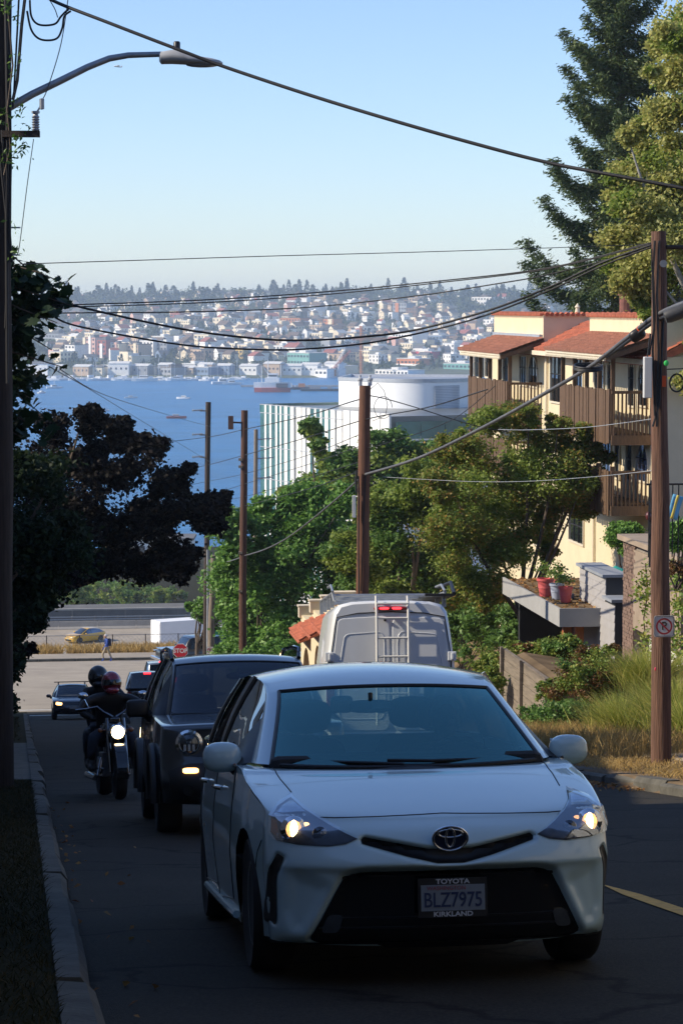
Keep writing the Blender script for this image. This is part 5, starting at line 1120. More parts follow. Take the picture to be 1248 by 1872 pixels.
# ------------------------------------------------------------------ vehicles
random.seed(5)
class Car:
    def __init__(self, thing_, spec):
        self.o = thing_; self.s = spec
        s = spec
        self.HWx, self.HWy = zip(*s['hw']); self.Bz, self.Bf = zip(*s['bulge']); self.Sy, self.Sz = zip(*s['shoulder'])
    def side(self, y, z): return float(np.interp(y, self.HWx, self.HWy) * np.interp(z, self.Bz, self.Bf))
    def zs(self, y): return float(np.interp(y, self.Sy, self.Sz))
    def row(self, r, n, q):
        yc, zc, ye, ze = r[:4]; xe = r[4] if len(r) > 4 else self.side(ye, ze); out = []
        for th in np.linspace(-math.pi / 2, math.pi / 2, 2 * n + 1):
            sn, cs = math.sin(th), math.cos(th); x = xe * math.copysign(abs(sn) ** (2 / q), sn); f = 1 - max(0, cs) ** (2 / q)
            out.append([x, yc + (ye - yc) * f, zc + (ze - zc) * abs(x / xe) ** 2.2])
        return out
    def lower(self, paint, sub=6, n=24, q=2.6, smooth_ang=50):
        s = self.s; mb = MB()
        rows = catmull(s['front'], sub); g = [self.row(r, n, q) for r in rows]
        for poly, depth, soft in s.get('dents', []):
            xs_ = [p[0] for p in poly]; zs_ = [p[1] for p in poly]; x0, x1, z0, z1 = min(xs_) - soft, max(xs_) + soft, min(zs_) - soft, max(zs_) + soft
            for r in g:
                for p in r:
                    if p[1] < 0.75 and x0 < p[0] < x1 and z0 < p[2] < z1:
                        d = sdpoly(p[0], p[2], poly); p[1] += depth * (1 - smooth(-soft, soft, d))
        mb.grid(g, 0)
        rows = catmull(s['rear'], max(2, sub // 2)); mb.grid([self.row(r, n, q) for r in rows], 0)
        # sides with wheel arches
        y0, y1 = s['front'][0][2], s['rear'][-1][2]; zl = s['sill']; outl = []
        zf0 = s['front'][0][3]
        outl.append((y0, zf0))
        for wy, wr in s['arches']:
            a0 = math.asin(max(-1, min(1, (zl - s['wz']) / wr)))
            for a in np.linspace(math.pi - a0, a0, 15): outl.append((wy + wr * math.cos(a), s['wz'] + wr * math.sin(a)))
        outl.append((y1, s['rear'][-1][3]))
        for z in np.linspace(s['rear'][-1][3], self.zs(y1), 6)[1:-1]: outl.append((y1, z))
        for y in np.linspace(y1, y0, 26): outl.append((y, self.zs(y)))
        for z in np.linspace(self.zs(y0), zf0, 8)[1:-1]: outl.append((y0, z))
        pts = [Vector(p) for p in outl]; m_ = len(pts)
        for y in np.arange(y0 + .06, y1, .13):
            for z in np.arange(zl + .05, self.zs(y) - .03, .075):
                if sdpoly(y, z, outl) < -.03: pts.append(Vector((y, z)))
        vs, _, fs, *_r = delaunay_2d_cdt(pts, [], [list(range(m_))], 1, 1e-5)
        for sg in (-1, 1):
            mb.add([(sg * self.side(v.x, v.y), v.x, v.y) for v in vs], [tuple(f) if sg > 0 else tuple(f)[::-1] for f in fs], 0)
        self.mb = mb; self.bvh = BVHTree.FromPolygons([Vector(v) for v in mb.v], mb.f)
        self.body = mb.build('body', paint, self.o, True, smooth_ang)
        # dark underbody
        u = MB(); hw = self.side((y0 + y1) / 2, .4) - .25
        u.box(-hw, hw, s['front'][0][0] + .3, s['rear'][-1][0] - .3, zl + .02, .55); u.build('underbody', mVoid, self.o)
    def hit(self, x, z):
        h = self.bvh.ray_cast(Vector((x, -3, z)), Vector((0, 1, 0)))
        return (h[0], h[1]) if h[0] is not None else (None, None)
    def hitback(self, x, z):
        h = self.bvh.ray_cast(Vector((x, 9, z)), Vector((0, -1, 0)))
        return (h[0], h[1]) if h[0] is not None else (None, None)
    def hittop(self, x, y):
        h = self.bvh.ray_cast(Vector((x, y, 4)), Vector((0, 0, -1))); return h[0], h[1]
    def patch(self, name, poly, mat_, off=.004, res=.03, parent=None, back=False, push=0.0, smooth_=True):
        poly = [tuple(p) for p in poly]; n = len(poly); pts = []
        for i in range(n):
            a, b = np.array(poly[i]), np.array(poly[(i + 1) % n]); k = max(1, int(np.linalg.norm(b - a) / res))
            for j in range(k): pts.append(Vector(a + (b - a) * j / k))
        m_ = len(pts); xs_ = [p[0] for p in poly]; zs_ = [p[1] for p in poly]
        for x in np.arange(min(xs_), max(xs_), res):
            for z in np.arange(min(zs_), max(zs_), res):
                if sdpoly(x, z, poly) < -res * .45: pts.append(Vector((x, z)))
        vs, _, fs, *_r = delaunay_2d_cdt(pts, [], [list(range(m_))], 1, 1e-5)
        out = []
        for v in vs:
            h, nn = (self.hitback if back else self.hit)(v.x, v.y)
            if h is None:
                for dx, dz in ((.01, 0), (-.01, 0), (0, -.012), (.02, 0), (-.02, 0), (0, -.03), (0, .02)):
                    h, nn = (self.hitback if back else self.hit)(v.x + dx, v.y + dz)
                    if h is not None: break
            if h is None: h, nn = Vector((v.x, 0.5, v.y)), Vector((0, -1, 0))
            sg = 1 if back else -1
            if nn.y * sg < 0: nn = -nn
            out.append(h + nn * off + Vector((0, push, 0)))
        mb = MB(); fs2 = [tuple(f) if back else tuple(f)[::-1] for f in fs]
        mb.add(out, fs2); rim = [i for i in range(m_)]
        # a skirt so that the piece has thickness
        k = len(out); mb.add([], []); base = len(mb.v)
        sk = [Vector(mb.v[i]) + Vector((0, (-1 if back else 1) * (abs(off) + .006), 0)) for i in rim]
        mb.v += [tuple(q) for q in sk]
        for i in range(m_): mb.f.append((rim[i], rim[(i + 1) % m_], base + (i + 1) % m_, base + i)); mb.m.append(0)
        return mb.build(name, mat_, parent or self.o, smooth_, 40)
    def seam(self, name, pts, r=.004, mat_=None, parent=None, mode='front'):
        ps = []
        for i in range(len(pts) - 1):
            a, b = np.array(pts[i], float), np.array(pts[i + 1], float); k = max(2, int(np.linalg.norm(b - a) / .03))
            for j in range(k + (1 if i == len(pts) - 2 else 0)):
                q = a + (b - a) * j / k
                if mode == 'front': h, _n = self.hit(*q)
                elif mode == 'back': h, _n = self.hitback(*q)
                elif mode == 'top': h, _n = self.hittop(*q)
                else:
                    x = self.side(q[0], q[1]); h = Vector((mode * x, q[0], q[1]))
                if h is not None: ps.append(h)
        mb = MB()
        if len(ps) > 1: mb.tube(ps, r, 6); return mb.build(name, mat_ or mBlack, parent or self.body)
    def greenhouse(self, paint, glass, sub=6, n=16, q=2.4, wg=.93, pillars=(), belt=True, rearglass=None, sideglass=None):
        s = self.s; R_ = s['roof']   # rows: base, header, roof..., rear header, rear base
        nb = len(R_); fine = catmull(R_, sub); g = [self.row(r, n, q) for r in fine]
        g = [[tuple(p) for p in r] for r in g]
        xe = [max(abs(p[0]) for p in r) for r in g]; nc = 2 * n + 1
        i1, i2 = sub, (nb - 2) * sub
        cols = [j for j in range(nc) if abs(g[i1][j][0]) <= wg * xe[i1] + 1e-9]; c0, c1 = cols[0], cols[-1]
        body = MB(); body.grid([r for r in g[i1:i2 + 1]])
        for a, b in ((0, i1), (i2, len(g) - 1)):
            body.grid([r[:c0 + 1] for r in g[a:b + 1]]); body.grid([r[c1:] for r in g[a:b + 1]])
        self.roof = body.build('roof', paint, self.o, True, 40)
        w = MB(); w.grid([r[c0:c1 + 1] for r in g[:i1 + 1]]); self.wind = w.build('windscreen', glass, self.o, True, 60)
        w = MB(); w.grid([r[c0:c1 + 1] for r in g[i2:]]); w.build('rear_window', rearglass or glass, self.o, True, 60)
        # black rim round the windscreen
        rim = MB()
        loop = [Vector(p) for p in g[0][c0:c1 + 1]] + [Vector(r[c1]) for r in g[1:i1 + 1]] + [Vector(p) for p in g[i1][c0:c1 + 1][::-1]] + [Vector(r[c0]) for r in g[:i1][::-1]]
        rim.tube(loop, .011, 6); rim.build('windscreen_seal', mBlack, self.wind)
        # side windows and pillars
        for sg, jj in ((-1, 0), (1, nc - 1)):
            ed = [Vector(r[jj]) for r in g]; rows = []
            for e in ed:
                zb = self.zs(e.y) ; xb = self.side(e.y, zb); bpt = Vector((sg * xb, e.y, zb - .004))
                rows.append([e.lerp(bpt, k / 4) + Vector((sg * .02 * math.sin(math.pi * k / 4), 0, 0)) for k in range(5)])
            i_s = max(1, next(i for i, e in enumerate(ed) if e.y > self.s['roof'][0][2] + .30))
            m2 = MB(); m2.grid(rows[:i_s + 1], 0, sg > 0); m2.build('sail_panel', mBlack, self.o, True, 60)
            m2 = MB(); m2.grid(rows[i_s:], 0, sg > 0); m2.build('side_window', sideglass or mGlassDark, self.o, True, 60)
            for y in pillars:
                k = min(range(len(ed)), key=lambda i: abs(ed[i].y - y) + (10 if i < i1 or i > i2 else 0)); m3 = MB(); m3.tube([p + Vector((-sg * .012, 0, 0)) for p in rows[k]], .028, 6); m3.build('pillar', mBlackGloss, self.o)
            if belt:
                bp = [r[-1] + Vector((sg * .008, 0, .006)) for r in rows]; m4 = MB(); m4.tube(bp, .011, 6); m4.build('belt_trim', mChrome, self.o)
        self.g = g
    def wheels(self, r, w, rimr, spokes=10, rim_mat=None, wheels_y=None, track=None):
        s = self.s; ys = wheels_y or [a[0] for a in s['arches']]
        pro = None
        for y in ys:
            for sg in (-1, 1):
                x = sg * ((track or self.side(y, .4)) - w / 2 - .01)
                if pro is None:
                    wh = link('wheel', None, self.o)
                    mb = MB(); hw = w / 2
                    mb.lathe([(rimr, -hw * .8), (r * .93, -hw), (r * .985, -hw * .8), (r, -hw * .4), (r, hw * .4), (r * .985, hw * .8), (r * .93, hw), (rimr, hw * .8)], (0, 0, 0), 36, 'x'); mb.build('tyre', mRubber, wh, True, 50)
                    mb = MB(); mb.lathe([(rimr, -hw * .78), (rimr, hw * .82), (rimr * .93, hw * .80), (rimr * .9, hw * .2), (rimr * .3, hw * .1), (0, hw * .1)], (0, 0, 0), 30, 'x')
                    for i in range(spokes):
                        a = 2 * math.pi * i / spokes; u = Vector((0, math.cos(a), math.sin(a))); v = Vector((0, -math.sin(a), math.cos(a)))
                        p = [u * rimr * .16 + v * .025, u * rimr * .95 + v * .02, u * rimr * .95 - v * .02, u * rimr * .16 - v * .025]
                        mb.add([q + Vector((hw * .72, 0, 0)) for q in p] + [q + Vector((hw * .35, 0, 0)) for q in p], [(0, 1, 2, 3), (4, 7, 6, 5), (0, 4, 5, 1), (1, 5, 6, 2), (2, 6, 7, 3), (3, 7, 4, 0)])
                    mb.lathe([(rimr * .22, hw * .3), (rimr * .22, hw * .74), (0, hw * .78)], (0, 0, 0), 14, 'x'); mb.build('rim', rim_mat or mAlloy, wh)
                    pro = wh
                else: wh = copy_tree(pro, self.o)
                wh.location = (x, y, r); wh.rotation_euler = (random.uniform(0, 1) * 0, 0, 0 if sg > 0 else math.pi)
TH = math.atan(K)
def road_pose(s, t, away=False, dz=0.0, slope=None):
    z = zr(s) + dz; k = slope if slope is not None else (zr(s) - zr(s + 4)) / 4
    return W(s, t, z), ((math.atan(k), 0, A + math.pi) if away else (-math.atan(k), 0, A))
def mirror(o, x, y, z, sx, sy, sz, mat_, sg, e=.75):
    mb = MB(); mb.ball((0, 0, 0), (sx, sy, sz), 20, 12, 0, e)
    m = mb.build('mirror', mat_, o, True, 60, (x, y, z)); mb = MB(); mb.tube([(-sg * sx * .55, 0.0, -sz * .35), (-sg * sx * 1.25, 0.03, -sz * 1.2)], [.045, .05], 8); mb.build('mirror_stalk', mBlack, m)
    mb = MB(); mb.box(-sx * .8, sx * .8, sy * .93, sy * .98, -sz * .75, sz * .75); mb.build('mirror_glass', mChrome, m)
    return m
# ---- white hatchback in front
mPearl = M('pearl_white_paint', (0.48, 0.64, 0.67), 0.30, 0.015, 1.2, coat=1.0)
loc, rot = road_pose(11.0, 1.93, False, 0.0, K)
pri = thing('parked_car', 'white hatchback with lit headlights nearest the camera', 'car', loc, rot); pri.name = 'hatchback_car'
LG = rounded([(-.475, .535), (.475, .535), (.655, .19), (-.655, .19)], 4, .12)
UG = [(-.40, .668), (-.385, .682), (-.2, .645), (-.1, .625), (.1, .625), (.2, .645), (.385, .682), (.40, .668), (.395, .648), (.2, .59), (.06, .556), (-.06, .556), (-.2, .59), (-.395, .648)]
SL = [rounded([(sg * .735, .59), (sg * .765, .61), (sg * .80, .53), (sg * .805, .275), (sg * .765, .275), (sg * .768, .5)], 3, .2) for sg in (-1, 1)]
spec = dict(hw=[(0, .80), (.48, .815), (.75, .85), (1.0, .872), (1.5, .885), (2.6, .888), (3.6, .882), (4.0, .86), (4.25, .82), (4.6, .7)],
    bulge=[(.1, .95), (.22, .968), (.38, .985), (.55, 1.0), (.72, .992), (.86, .97), (1.0, .945), (1.1, .93)],
    shoulder=[(.48, .80), (.75, .855), (1.05, .915), (1.35, .962), (1.8, .985), (2.6, 1.01), (3.5, 1.05), (4.25, 1.06)],
    front=[(.16, .175, .48, .20), (.05, .235, .48, .25), (.03, .38, .48, .39), (.02, .50, .48, .51), (-.005, .555, .48, .56), (.03, .63, .48, .63), (.085, .70, .48, .695), (.18, .745, .48, .75), (.24, .768, .49, .79), (.45, .822, .62, .832), (.75, .888, .90, .888), (1.0, .935, 1.18, .935), (1.12, .952, 1.40, .966), (1.5, .95, 2.0, .985)],
    rear=[(4.5, 1.05, 4.25, 1.06), (4.56, .9, 4.25, .9), (4.6, .6, 4.25, .6), (4.55, .25, 4.25, .25)],
    sill=.2, wz=.325, arches=[(.94, .365), (3.72, .365)], dents=[(LG, .05, .024), (UG, .045, .016), (SL[0], .035, .014), (SL[1], .035, .014)] + [(rounded([(sg * .545, .46), (sg * .70, .52), (sg * .735, .34), (sg * .70, .26), (sg * .65, .26)], 3, .2), .028, .04) for sg in (-1, 1)],
    roof=[(1.10, .958, 1.52, .985, .765), (2.0, 1.362, 2.14, 1.335, .625), (2.7, 1.490, 2.72, 1.425, .645), (3.4, 1.475, 3.4, 1.41, .64), (4.05, 1.385, 4.0, 1.345, .60), (4.48, 1.07, 4.3, 1.06, .70)])
c = Car(pri, spec); c.lower(mPearl, 12, 70, 2.6, 60)
c.greenhouse(mPearl, mGlassClear, 8, 30, 2.7, .905, pillars=(2.55, 3.45), sideglass=mGlassDark, rearglass=mLens)
c.wheels(.325, .205, .205, 10)
gr = c.patch('lower_grille', [(x * .985, .375 + (z - .375) * .97) for x, z in LG], mBlackGloss, .006, .035)
for z in (.27, .315, .50):
    w_ = .47 + (.535 - z) * .46
    c.seam('grille_bar', [(-w_, z), (w_, z)], .008, mBlack, gr)
c.patch('upper_grille', UG, mBlack, .003, .02)
c.patch('lower_lip', [(-.79, .21), (-.60, .205), (.60, .205), (.79, .21), (.78, .178), (-.78, .178)], mBlack, .012, .05)
for sg, p_ in zip((-1, 1), SL): c.patch('bumper_slot', p_, mBlack, .003, .02)
for sg in (-1, 1):
    fl = rounded([(sg * .5, .25), (sg * .58, .25), (sg * .545, .33), (sg * .48, .33)], 3, .3); c.patch('fog_lamp', fl, M('fog_glass', (.05, .055, .06), .1, .2, 8, coat=1), .012, .03)
c.seam('bonnet_seam', [(-.565, .766), (-.5, .763), (-.3, .764), (-.1, .768), (0, .771), (.1, .768), (.3, .764), (.5, .763), (.565, .766)], .0035)
for sg in (-1, 1):
    c.seam('bonnet_seam', [(sg * .652, .68), (sg * .675, .95), (sg * .69, 1.36)], .0035, None, None, 'top')
    c.seam('door_seam', [(1.5, .965), (1.46, .7), (1.52, .30), (2.45, .24), (2.55, .5), (2.56, 1.0)], .004, None, None, sg)
    c.seam('bumper_seam', [(.50, .655), (.58, .60), (.63, .52)], .0035, None, None, sg)
    c.seam('door_seam', [(2.56, .30), (3.45, .26), (3.62, .75), (3.62, 1.03)], .004, None, None, sg)
    for y in (2.3, 3.3):
        mb = MB(); x = c.side(y, .83); mb.tube([(sg * x, y - .1, .83), (sg * (x + .03), y - .07, .835), (sg * (x + .03), y + .07, .835), (sg * x, y + .1, .83)], .012, 8); mb.build('door_handle', mChrome, c.o, True)
    mb = MB(); mb.tube([(sg * (c.side(y, .235) + .012), y, .235) for y in np.linspace(1.35, 3.3, 12)], [.02] * 12, 8); mb.build('sill_trim', mPearl, c.o, True)
    # headlight: housing, reflector bowl with lamp, side marker, clear cover
    HL = [(sg * .415, .672), (sg * .47, .650), (sg * .55, .640), (sg * .68, .648), (sg * .765, .665), (sg * .785, .70), (sg * .775, .775), (sg * .74, .812), (sg * .69, .835), (sg * .665, .845), (sg * .63, .80), (sg * .58, .765), (sg * .52, .725), (sg * .46, .693)]
    h = c.patch('headlight', HL, M('headlight_housing', (.022, .023, .026), .35, .6, 14), .004, .025)
    c.patch('chrome_bezel', [(sg * .625, .785), (sg * .668, .832), (sg * .72, .810), (sg * .75, .785), (sg * .73, .782), (sg * .67, .785)], M('lamp_reflector', (.30, .36, .44), .18, .35, 30, metal=.8), .008, .02, h)
    q, nn = c.hit(sg * .692, .716); mb = MB(); f = Vector((sg * .25, -1, .12)).normalized()
    ctr = q + Vector((0, -.008, 0))
    mb.ball((0, 0, 0), (.050, .018, .056), 20, 10); bowl = mb.build('reflector', mHead, h, True, 60, ctr)
    mb = MB(); mb.ball((0, -.016, 0), (.018, .012, .044), 14, 8); mb.build('lamp', mHeadHot, bowl, True, 60)
    mb = MB(); mb.lathe([(.052, 0), (.062, .012), (.060, .022), (.05, .016)], (0, 0, 0), 24, 'y'); mb.build('lamp_ring', mChrome, h, True, 60, ctr + Vector((0, -.012, 0)))
    q2, nn = c.hit(sg * .58, .695); mb = MB(); mb.ball((0, 0, 0), (.036, .014, .036), 18, 8); mb.build('high_beam_bowl', M('bowl_glass', (.12, .13, .15), .06, .3, 25, metal=.8), h, True, 60, q2 + Vector((0, -.004, 0)))
    q3, nn = c.hit(sg * .635, .735); mb = MB(); mb.ball((0, 0, 0), (.018, .01, .012), 10, 6); mb.build('side_lamp', mAmber if sg < 0 else mHead, h, True, 60, q3 + Vector((0, -.006, 0)))
    c.patch('side_marker', [(sg * .752, .672), (sg * .782, .70), (sg * .776, .765), (sg * .755, .75)], M('amber_lens', (.30, .08, .02), .15, .2, 20, coat=1), .007, .015, h)
    c.patch('cover', HL, mLens, .022, .03, h)
    m = mirror(c.o, sg * .905, 1.62, 1.012, .10, .075, .078, mPearl, sg)
    # wiper
mb = MB(); mb.tube([(.50, 1.22, .985), (.1, 1.13, .985), (-.12, 1.14, .992)], .009, 6); mb.build('wiper', mBlack, c.o)
mb = MB(); mb.tube([(-.04, 1.105, .972), (-.3, 1.15, .985), (-.58, 1.30, .995)], .009, 6); mb.build('wiper', mBlack, c.o)
mb = MB(); mb.grid([[(x, 1.085 + .43 * abs(x / .7) ** 2.4 - .035, .945 + .018 * abs(x / .7) ** 2) for x in np.linspace(-.68, .68, 15)], [(x, 1.085 + .43 * abs(x / .7) ** 2.4 + .03, .972 + .02 * abs(x / .7) ** 2) for x in np.linspace(-.68, .68, 15)]]); mb.build('cowl_panel', mBlack, c.o)
# emblem
mEmb = M('emblem_blue', (.012, .018, .045), .12, 0, coat=1)
q, nn = c.hit(0, .675); em = MB(); em.lathe([(.062, 0), (.062, .012), (0, .014)], (0, 0, 0), 30, 'y'); e = em.build('emblem', mEmb, c.o, True, 40, (0, q.y - .02, .672), (R(-14), 0, math.pi)); e.scale = (1.28, 1, .92)
def ell(rx, rz, cx=0, cz=0, r=.005):
    m_ = MB(); m_.tube([(cx + rx * math.cos(a), .016, cz + rz * math.sin(a)) for a in np.linspace(0, 2 * math.pi, 33)], r, 6, cap=False); m_.build('emblem_ring', mChrome, e, True, 80)
ell(.062, .062, r=.0055); ell(.044, .020, 0, .026); ell(.016, .048, 0, .004)
# number plate
mPlate = M('plate_white', (.20, .23, .26), .45, .05, 8); mPlateTx = M('plate_blue', (.015, .03, .09), .5, 0); mFrameTx = M('frame_lettering', (.55, .57, .6), .4, 0); mPlRed = M('plate_red', (.30, .05, .06), .5, 0)
mb = MB(); mb.box(-.158, .158, -.008, .0, -.088, .088); pl = mb.build('plate_frame', mBlack, c.o, loc=(0, -.005, .405))
mb = MB(); mb.box(-.146, .146, -.013, -.008, -.058, .058); pb_ = mb.build('number_plate', mPlate, pl)
text('lettering', 'BLZ7975', .094, mPlateTx, pb_, (0, -.0145, -.012), (R(90), 0, 0), .001, .78, .001)
text('lettering', 'WASHINGTON', .026, mPlRed, pb_, (-.03, -.0145, .043), (R(90), 0, 0), .0008)
text('lettering', 'TOYOTA', .030, mFrameTx, pl, (0, -.010, .072), (R(90), 0, 0), .001, 1.25, .0008)
text('lettering', 'KIRKLAND', .030, mFrameTx, pl, (0, -.010, -.074), (R(90), 0, 0), .001, 1.25, .0008)
# cabin
mSeat = M('seat_fabric', (.05, .052, .056), .9, .15, 8)
def cabin(o, ys, w, z0, zh, dash, mir=None, wheel_x=None):
    mb = MB(); mb.box(-w - .33, w + .33, dash - .4, dash + .12, z0 + .02, z0 + .42); mb.build('dashboard', mVoid, o, bevel=.05)
    mb = MB(); mb.box(-w - .33, w + .33, dash, ys[-1] + .5, z0 - .3, z0 - .2); mb.build('cabin_floor', mVoid, o)
    for y in ys:
        for sg in (-1, 1):
            mb = MB(); mb.ext(rounded([(-.25, 0), (.25, 0), (.2, zh - .17), (-.2, zh - .17)], 3, .15), (sg * w, y, z0), (1, 0, 0), (0, .22, .97), (0, .14, -.03)); st_ = mb.build('seat', mSeat, o, True, 40)
            mb = MB(); mb.ball((sg * w, y + (zh - .07) * .22, z0 + zh - .06), (.14, .055, .095), 14, 8, 0, .7); mb.build('headrest', mSeat, st_, True, 60)
            mb = MB(); mb.box(sg * w - .25, sg * w + .25, y - .45, y + .05, z0 - .2, z0 + .02); mb.build('seat_cushion', mSeat, st_, bevel=.05)
    if mir:
        mb = MB(); mb.ball((0, 0, 0), (.125, .03, .035), 16, 8, 0, .6); mb.tube([(0, 0, 0), (0, .02, .07)], .012, 6); m = mb.build('rear_view_mirror', mBlack, o, True, 60, mir)
        mb = MB(); mb.box(0.0, .10, -.033, -.028, -.012, .022); mb.build('toll_tag', mWhite, m)
    if wheel_x is not None:
        mb = MB(); mb.tube([(wheel_x + .18 * math.cos(a), dash + .3 + .06 * math.sin(a), z0 + .3 + .17 * math.sin(a)) for a in np.linspace(0, 2 * math.pi, 25)], .016, 6, cap=False); mb.build('steering_wheel', mBlack, o, True)
cabin(c.o, (2.35, 3.35), .37, .60, .66, 1.62, (-.10, 1.83, 1.255), .37)
# ---- dark boxy sport utility behind it
mDarkPaint = M('dark_grey_paint', (0.016, 0.018, 0.020), 0.28, .05, 1, coat=1.0)
loc, rot = road_pose(22.6, 2.13, False, 0, K)
jee = thing('utility_car', 'dark boxy sport utility with round headlights and amber turn lamp', 'car', loc, rot)
GR = rounded([(-.62, .96), (.62, .96), (.62, .72), (-.62, .72)], 3, .12)
spec = dict(hw=[(0, .83), (.3, .86), (.8, .895), (1.5, .9), (3.4, .9), (4.0, .86), (4.3, .8)], bulge=[(.2, .96), (.5, 1.0), (.8, 1.0), (1.05, .975), (1.2, .96)],
    shoulder=[(.3, 1.0), (.8, 1.05), (1.3, 1.09), (3.9, 1.13)],
    front=[(.14, .27, .3, .30), (.0, .36, .3, .37), (-.02, .52, .3, .52), (.02, .62, .3, .62), (.05, .72, .3, .72), (.09, .95, .3, .93), (.13, 1.0, .3, .985), (.22, 1.03, .36, 1.01), (.6, 1.07, .7, 1.045), (1.1, 1.105, 1.3, 1.09), (1.3, 1.1, 1.6, 1.095)],
    rear=[(4.2, 1.12, 3.9, 1.13), (4.23, .8, 3.9, .8), (4.2, .35, 3.9, .35)], sill=.3, wz=.36, arches=[(.80, .42), (3.35, .42)], dents=[(GR, .02, .02)],
    roof=[(1.12, 1.10, 1.35, 1.10, .74), (1.72, 1.60, 1.82, 1.57, .64), (2.4, 1.685, 2.4, 1.64, .66), (3.4, 1.68, 3.4, 1.63, .65), (3.95, 1.62, 3.9, 1.58, .62), (4.2, 1.13, 4.0, 1.13, .7)])
j = Car(jee, spec); j.lower(mDarkPaint, 5, 26, 3.6); j.greenhouse(mDarkPaint, glassmat('suv_windscreen', (.22, .27, .28), .12), 5, 16, 3.4, .955, pillars=(2.5, 3.4), belt=False, rearglass=mGlassDark, sideglass=mGlassDark)
j.wheels(.36, .23, .22, 8, M('dark_alloy', (.05, .05, .055), .35, .1, 8, metal=.7))
j.patch('grille', [(x, z) for x, z in GR], mBlack, .004, .05)
for i in range(7): x = -.36 + i * .12; j.patch('grille_slot', rounded([(x - .035, .77), (x + .035, .77), (x + .035, .92), (x - .035, .92)], 3, .3), mBlackGloss, .01, .04)
j.patch('bumper_cover', [(-.75, .32), (.75, .32), (.8, .60), (.6, .66), (-.6, .66), (-.8, .60)], mBlack, .006, .06)
for sg in (-1, 1):
    q, nn = j.hit(sg * .60, .845); h = link('headlight', None, jee, q)
    mb = MB(); mb.lathe([(.125, .01), (.125, -.03), (.10, -.035), (.092, -.02)], (0, 0, 0), 30, 'y'); mb.build('bezel', mChrome, h, True, 50)
    mb = MB(); mb.ball((0, -.01, 0), (.095, .035, .095), 22, 12); mb.build('lens', M('headlamp_glass', (.10, .11, .12), .05, .6, 30, metal=.7), h, True, 60)
    mb = MB()
    for x in (-.04, .0, .04): mb.box(x - .012, x + .012, -.052, -.04, -.07, -.01)
    mb.build('lamp_element', mAlloy, h)
    p_ = rounded([(sg * .52, .565), (sg * .66, .565), (sg * .66, .615), (sg * .52, .615)], 3, .3); j.patch('turn_lamp', p_, mAmber if sg < 0 else M('amber_off', (.25, .08, .02), .2, 0, coat=1), .02, .03)
    q, nn = j.hit(sg * .62, .42); mb = MB(); mb.lathe([(.05, 0), (.05, -.03), (.03, -.03)], q, 16, 'y'); mb.build('fog_lamp', mBlackGloss, jee, True)
    m = mirror(jee, sg * 1.0, 1.55, 1.16, .11, .07, .085, mBlack, sg, .45)
    mb = MB(); mb.tube([(sg * .63, 1.95, 1.63), (sg * .645, 2.05, 1.72), (sg * .65, 2.6, 1.745), (sg * .645, 3.5, 1.735), (sg * .63, 3.75, 1.65)], .022, 8); mb.build('roof_rail', mBlackGloss, jee, True)
    for wy in (.80, 3.35):
        mb = MB(); mb.tube([(sg * (j.side(wy, .5) + .005), wy + .44 * math.cos(a), .36 + .44 * math.sin(a)) for a in np.linspace(-.15, math.pi + .15, 18)], .045, 8); mb.build('wheel_arch_trim', mBlack, jee, True)
    j.seam('door_seam', [(1.35, 1.08), (1.32, .4), (2.4, .36), (2.5, 1.1)], .004, None, None, sg)
    j.seam('bonnet_seam', [(sg * .72, .36), (sg * .70, 1.2)], .005, None, None, 'top')
cabin(jee, (2.15, 3.05), .38, .72, .74, 1.6, (0, 1.62, 1.46))
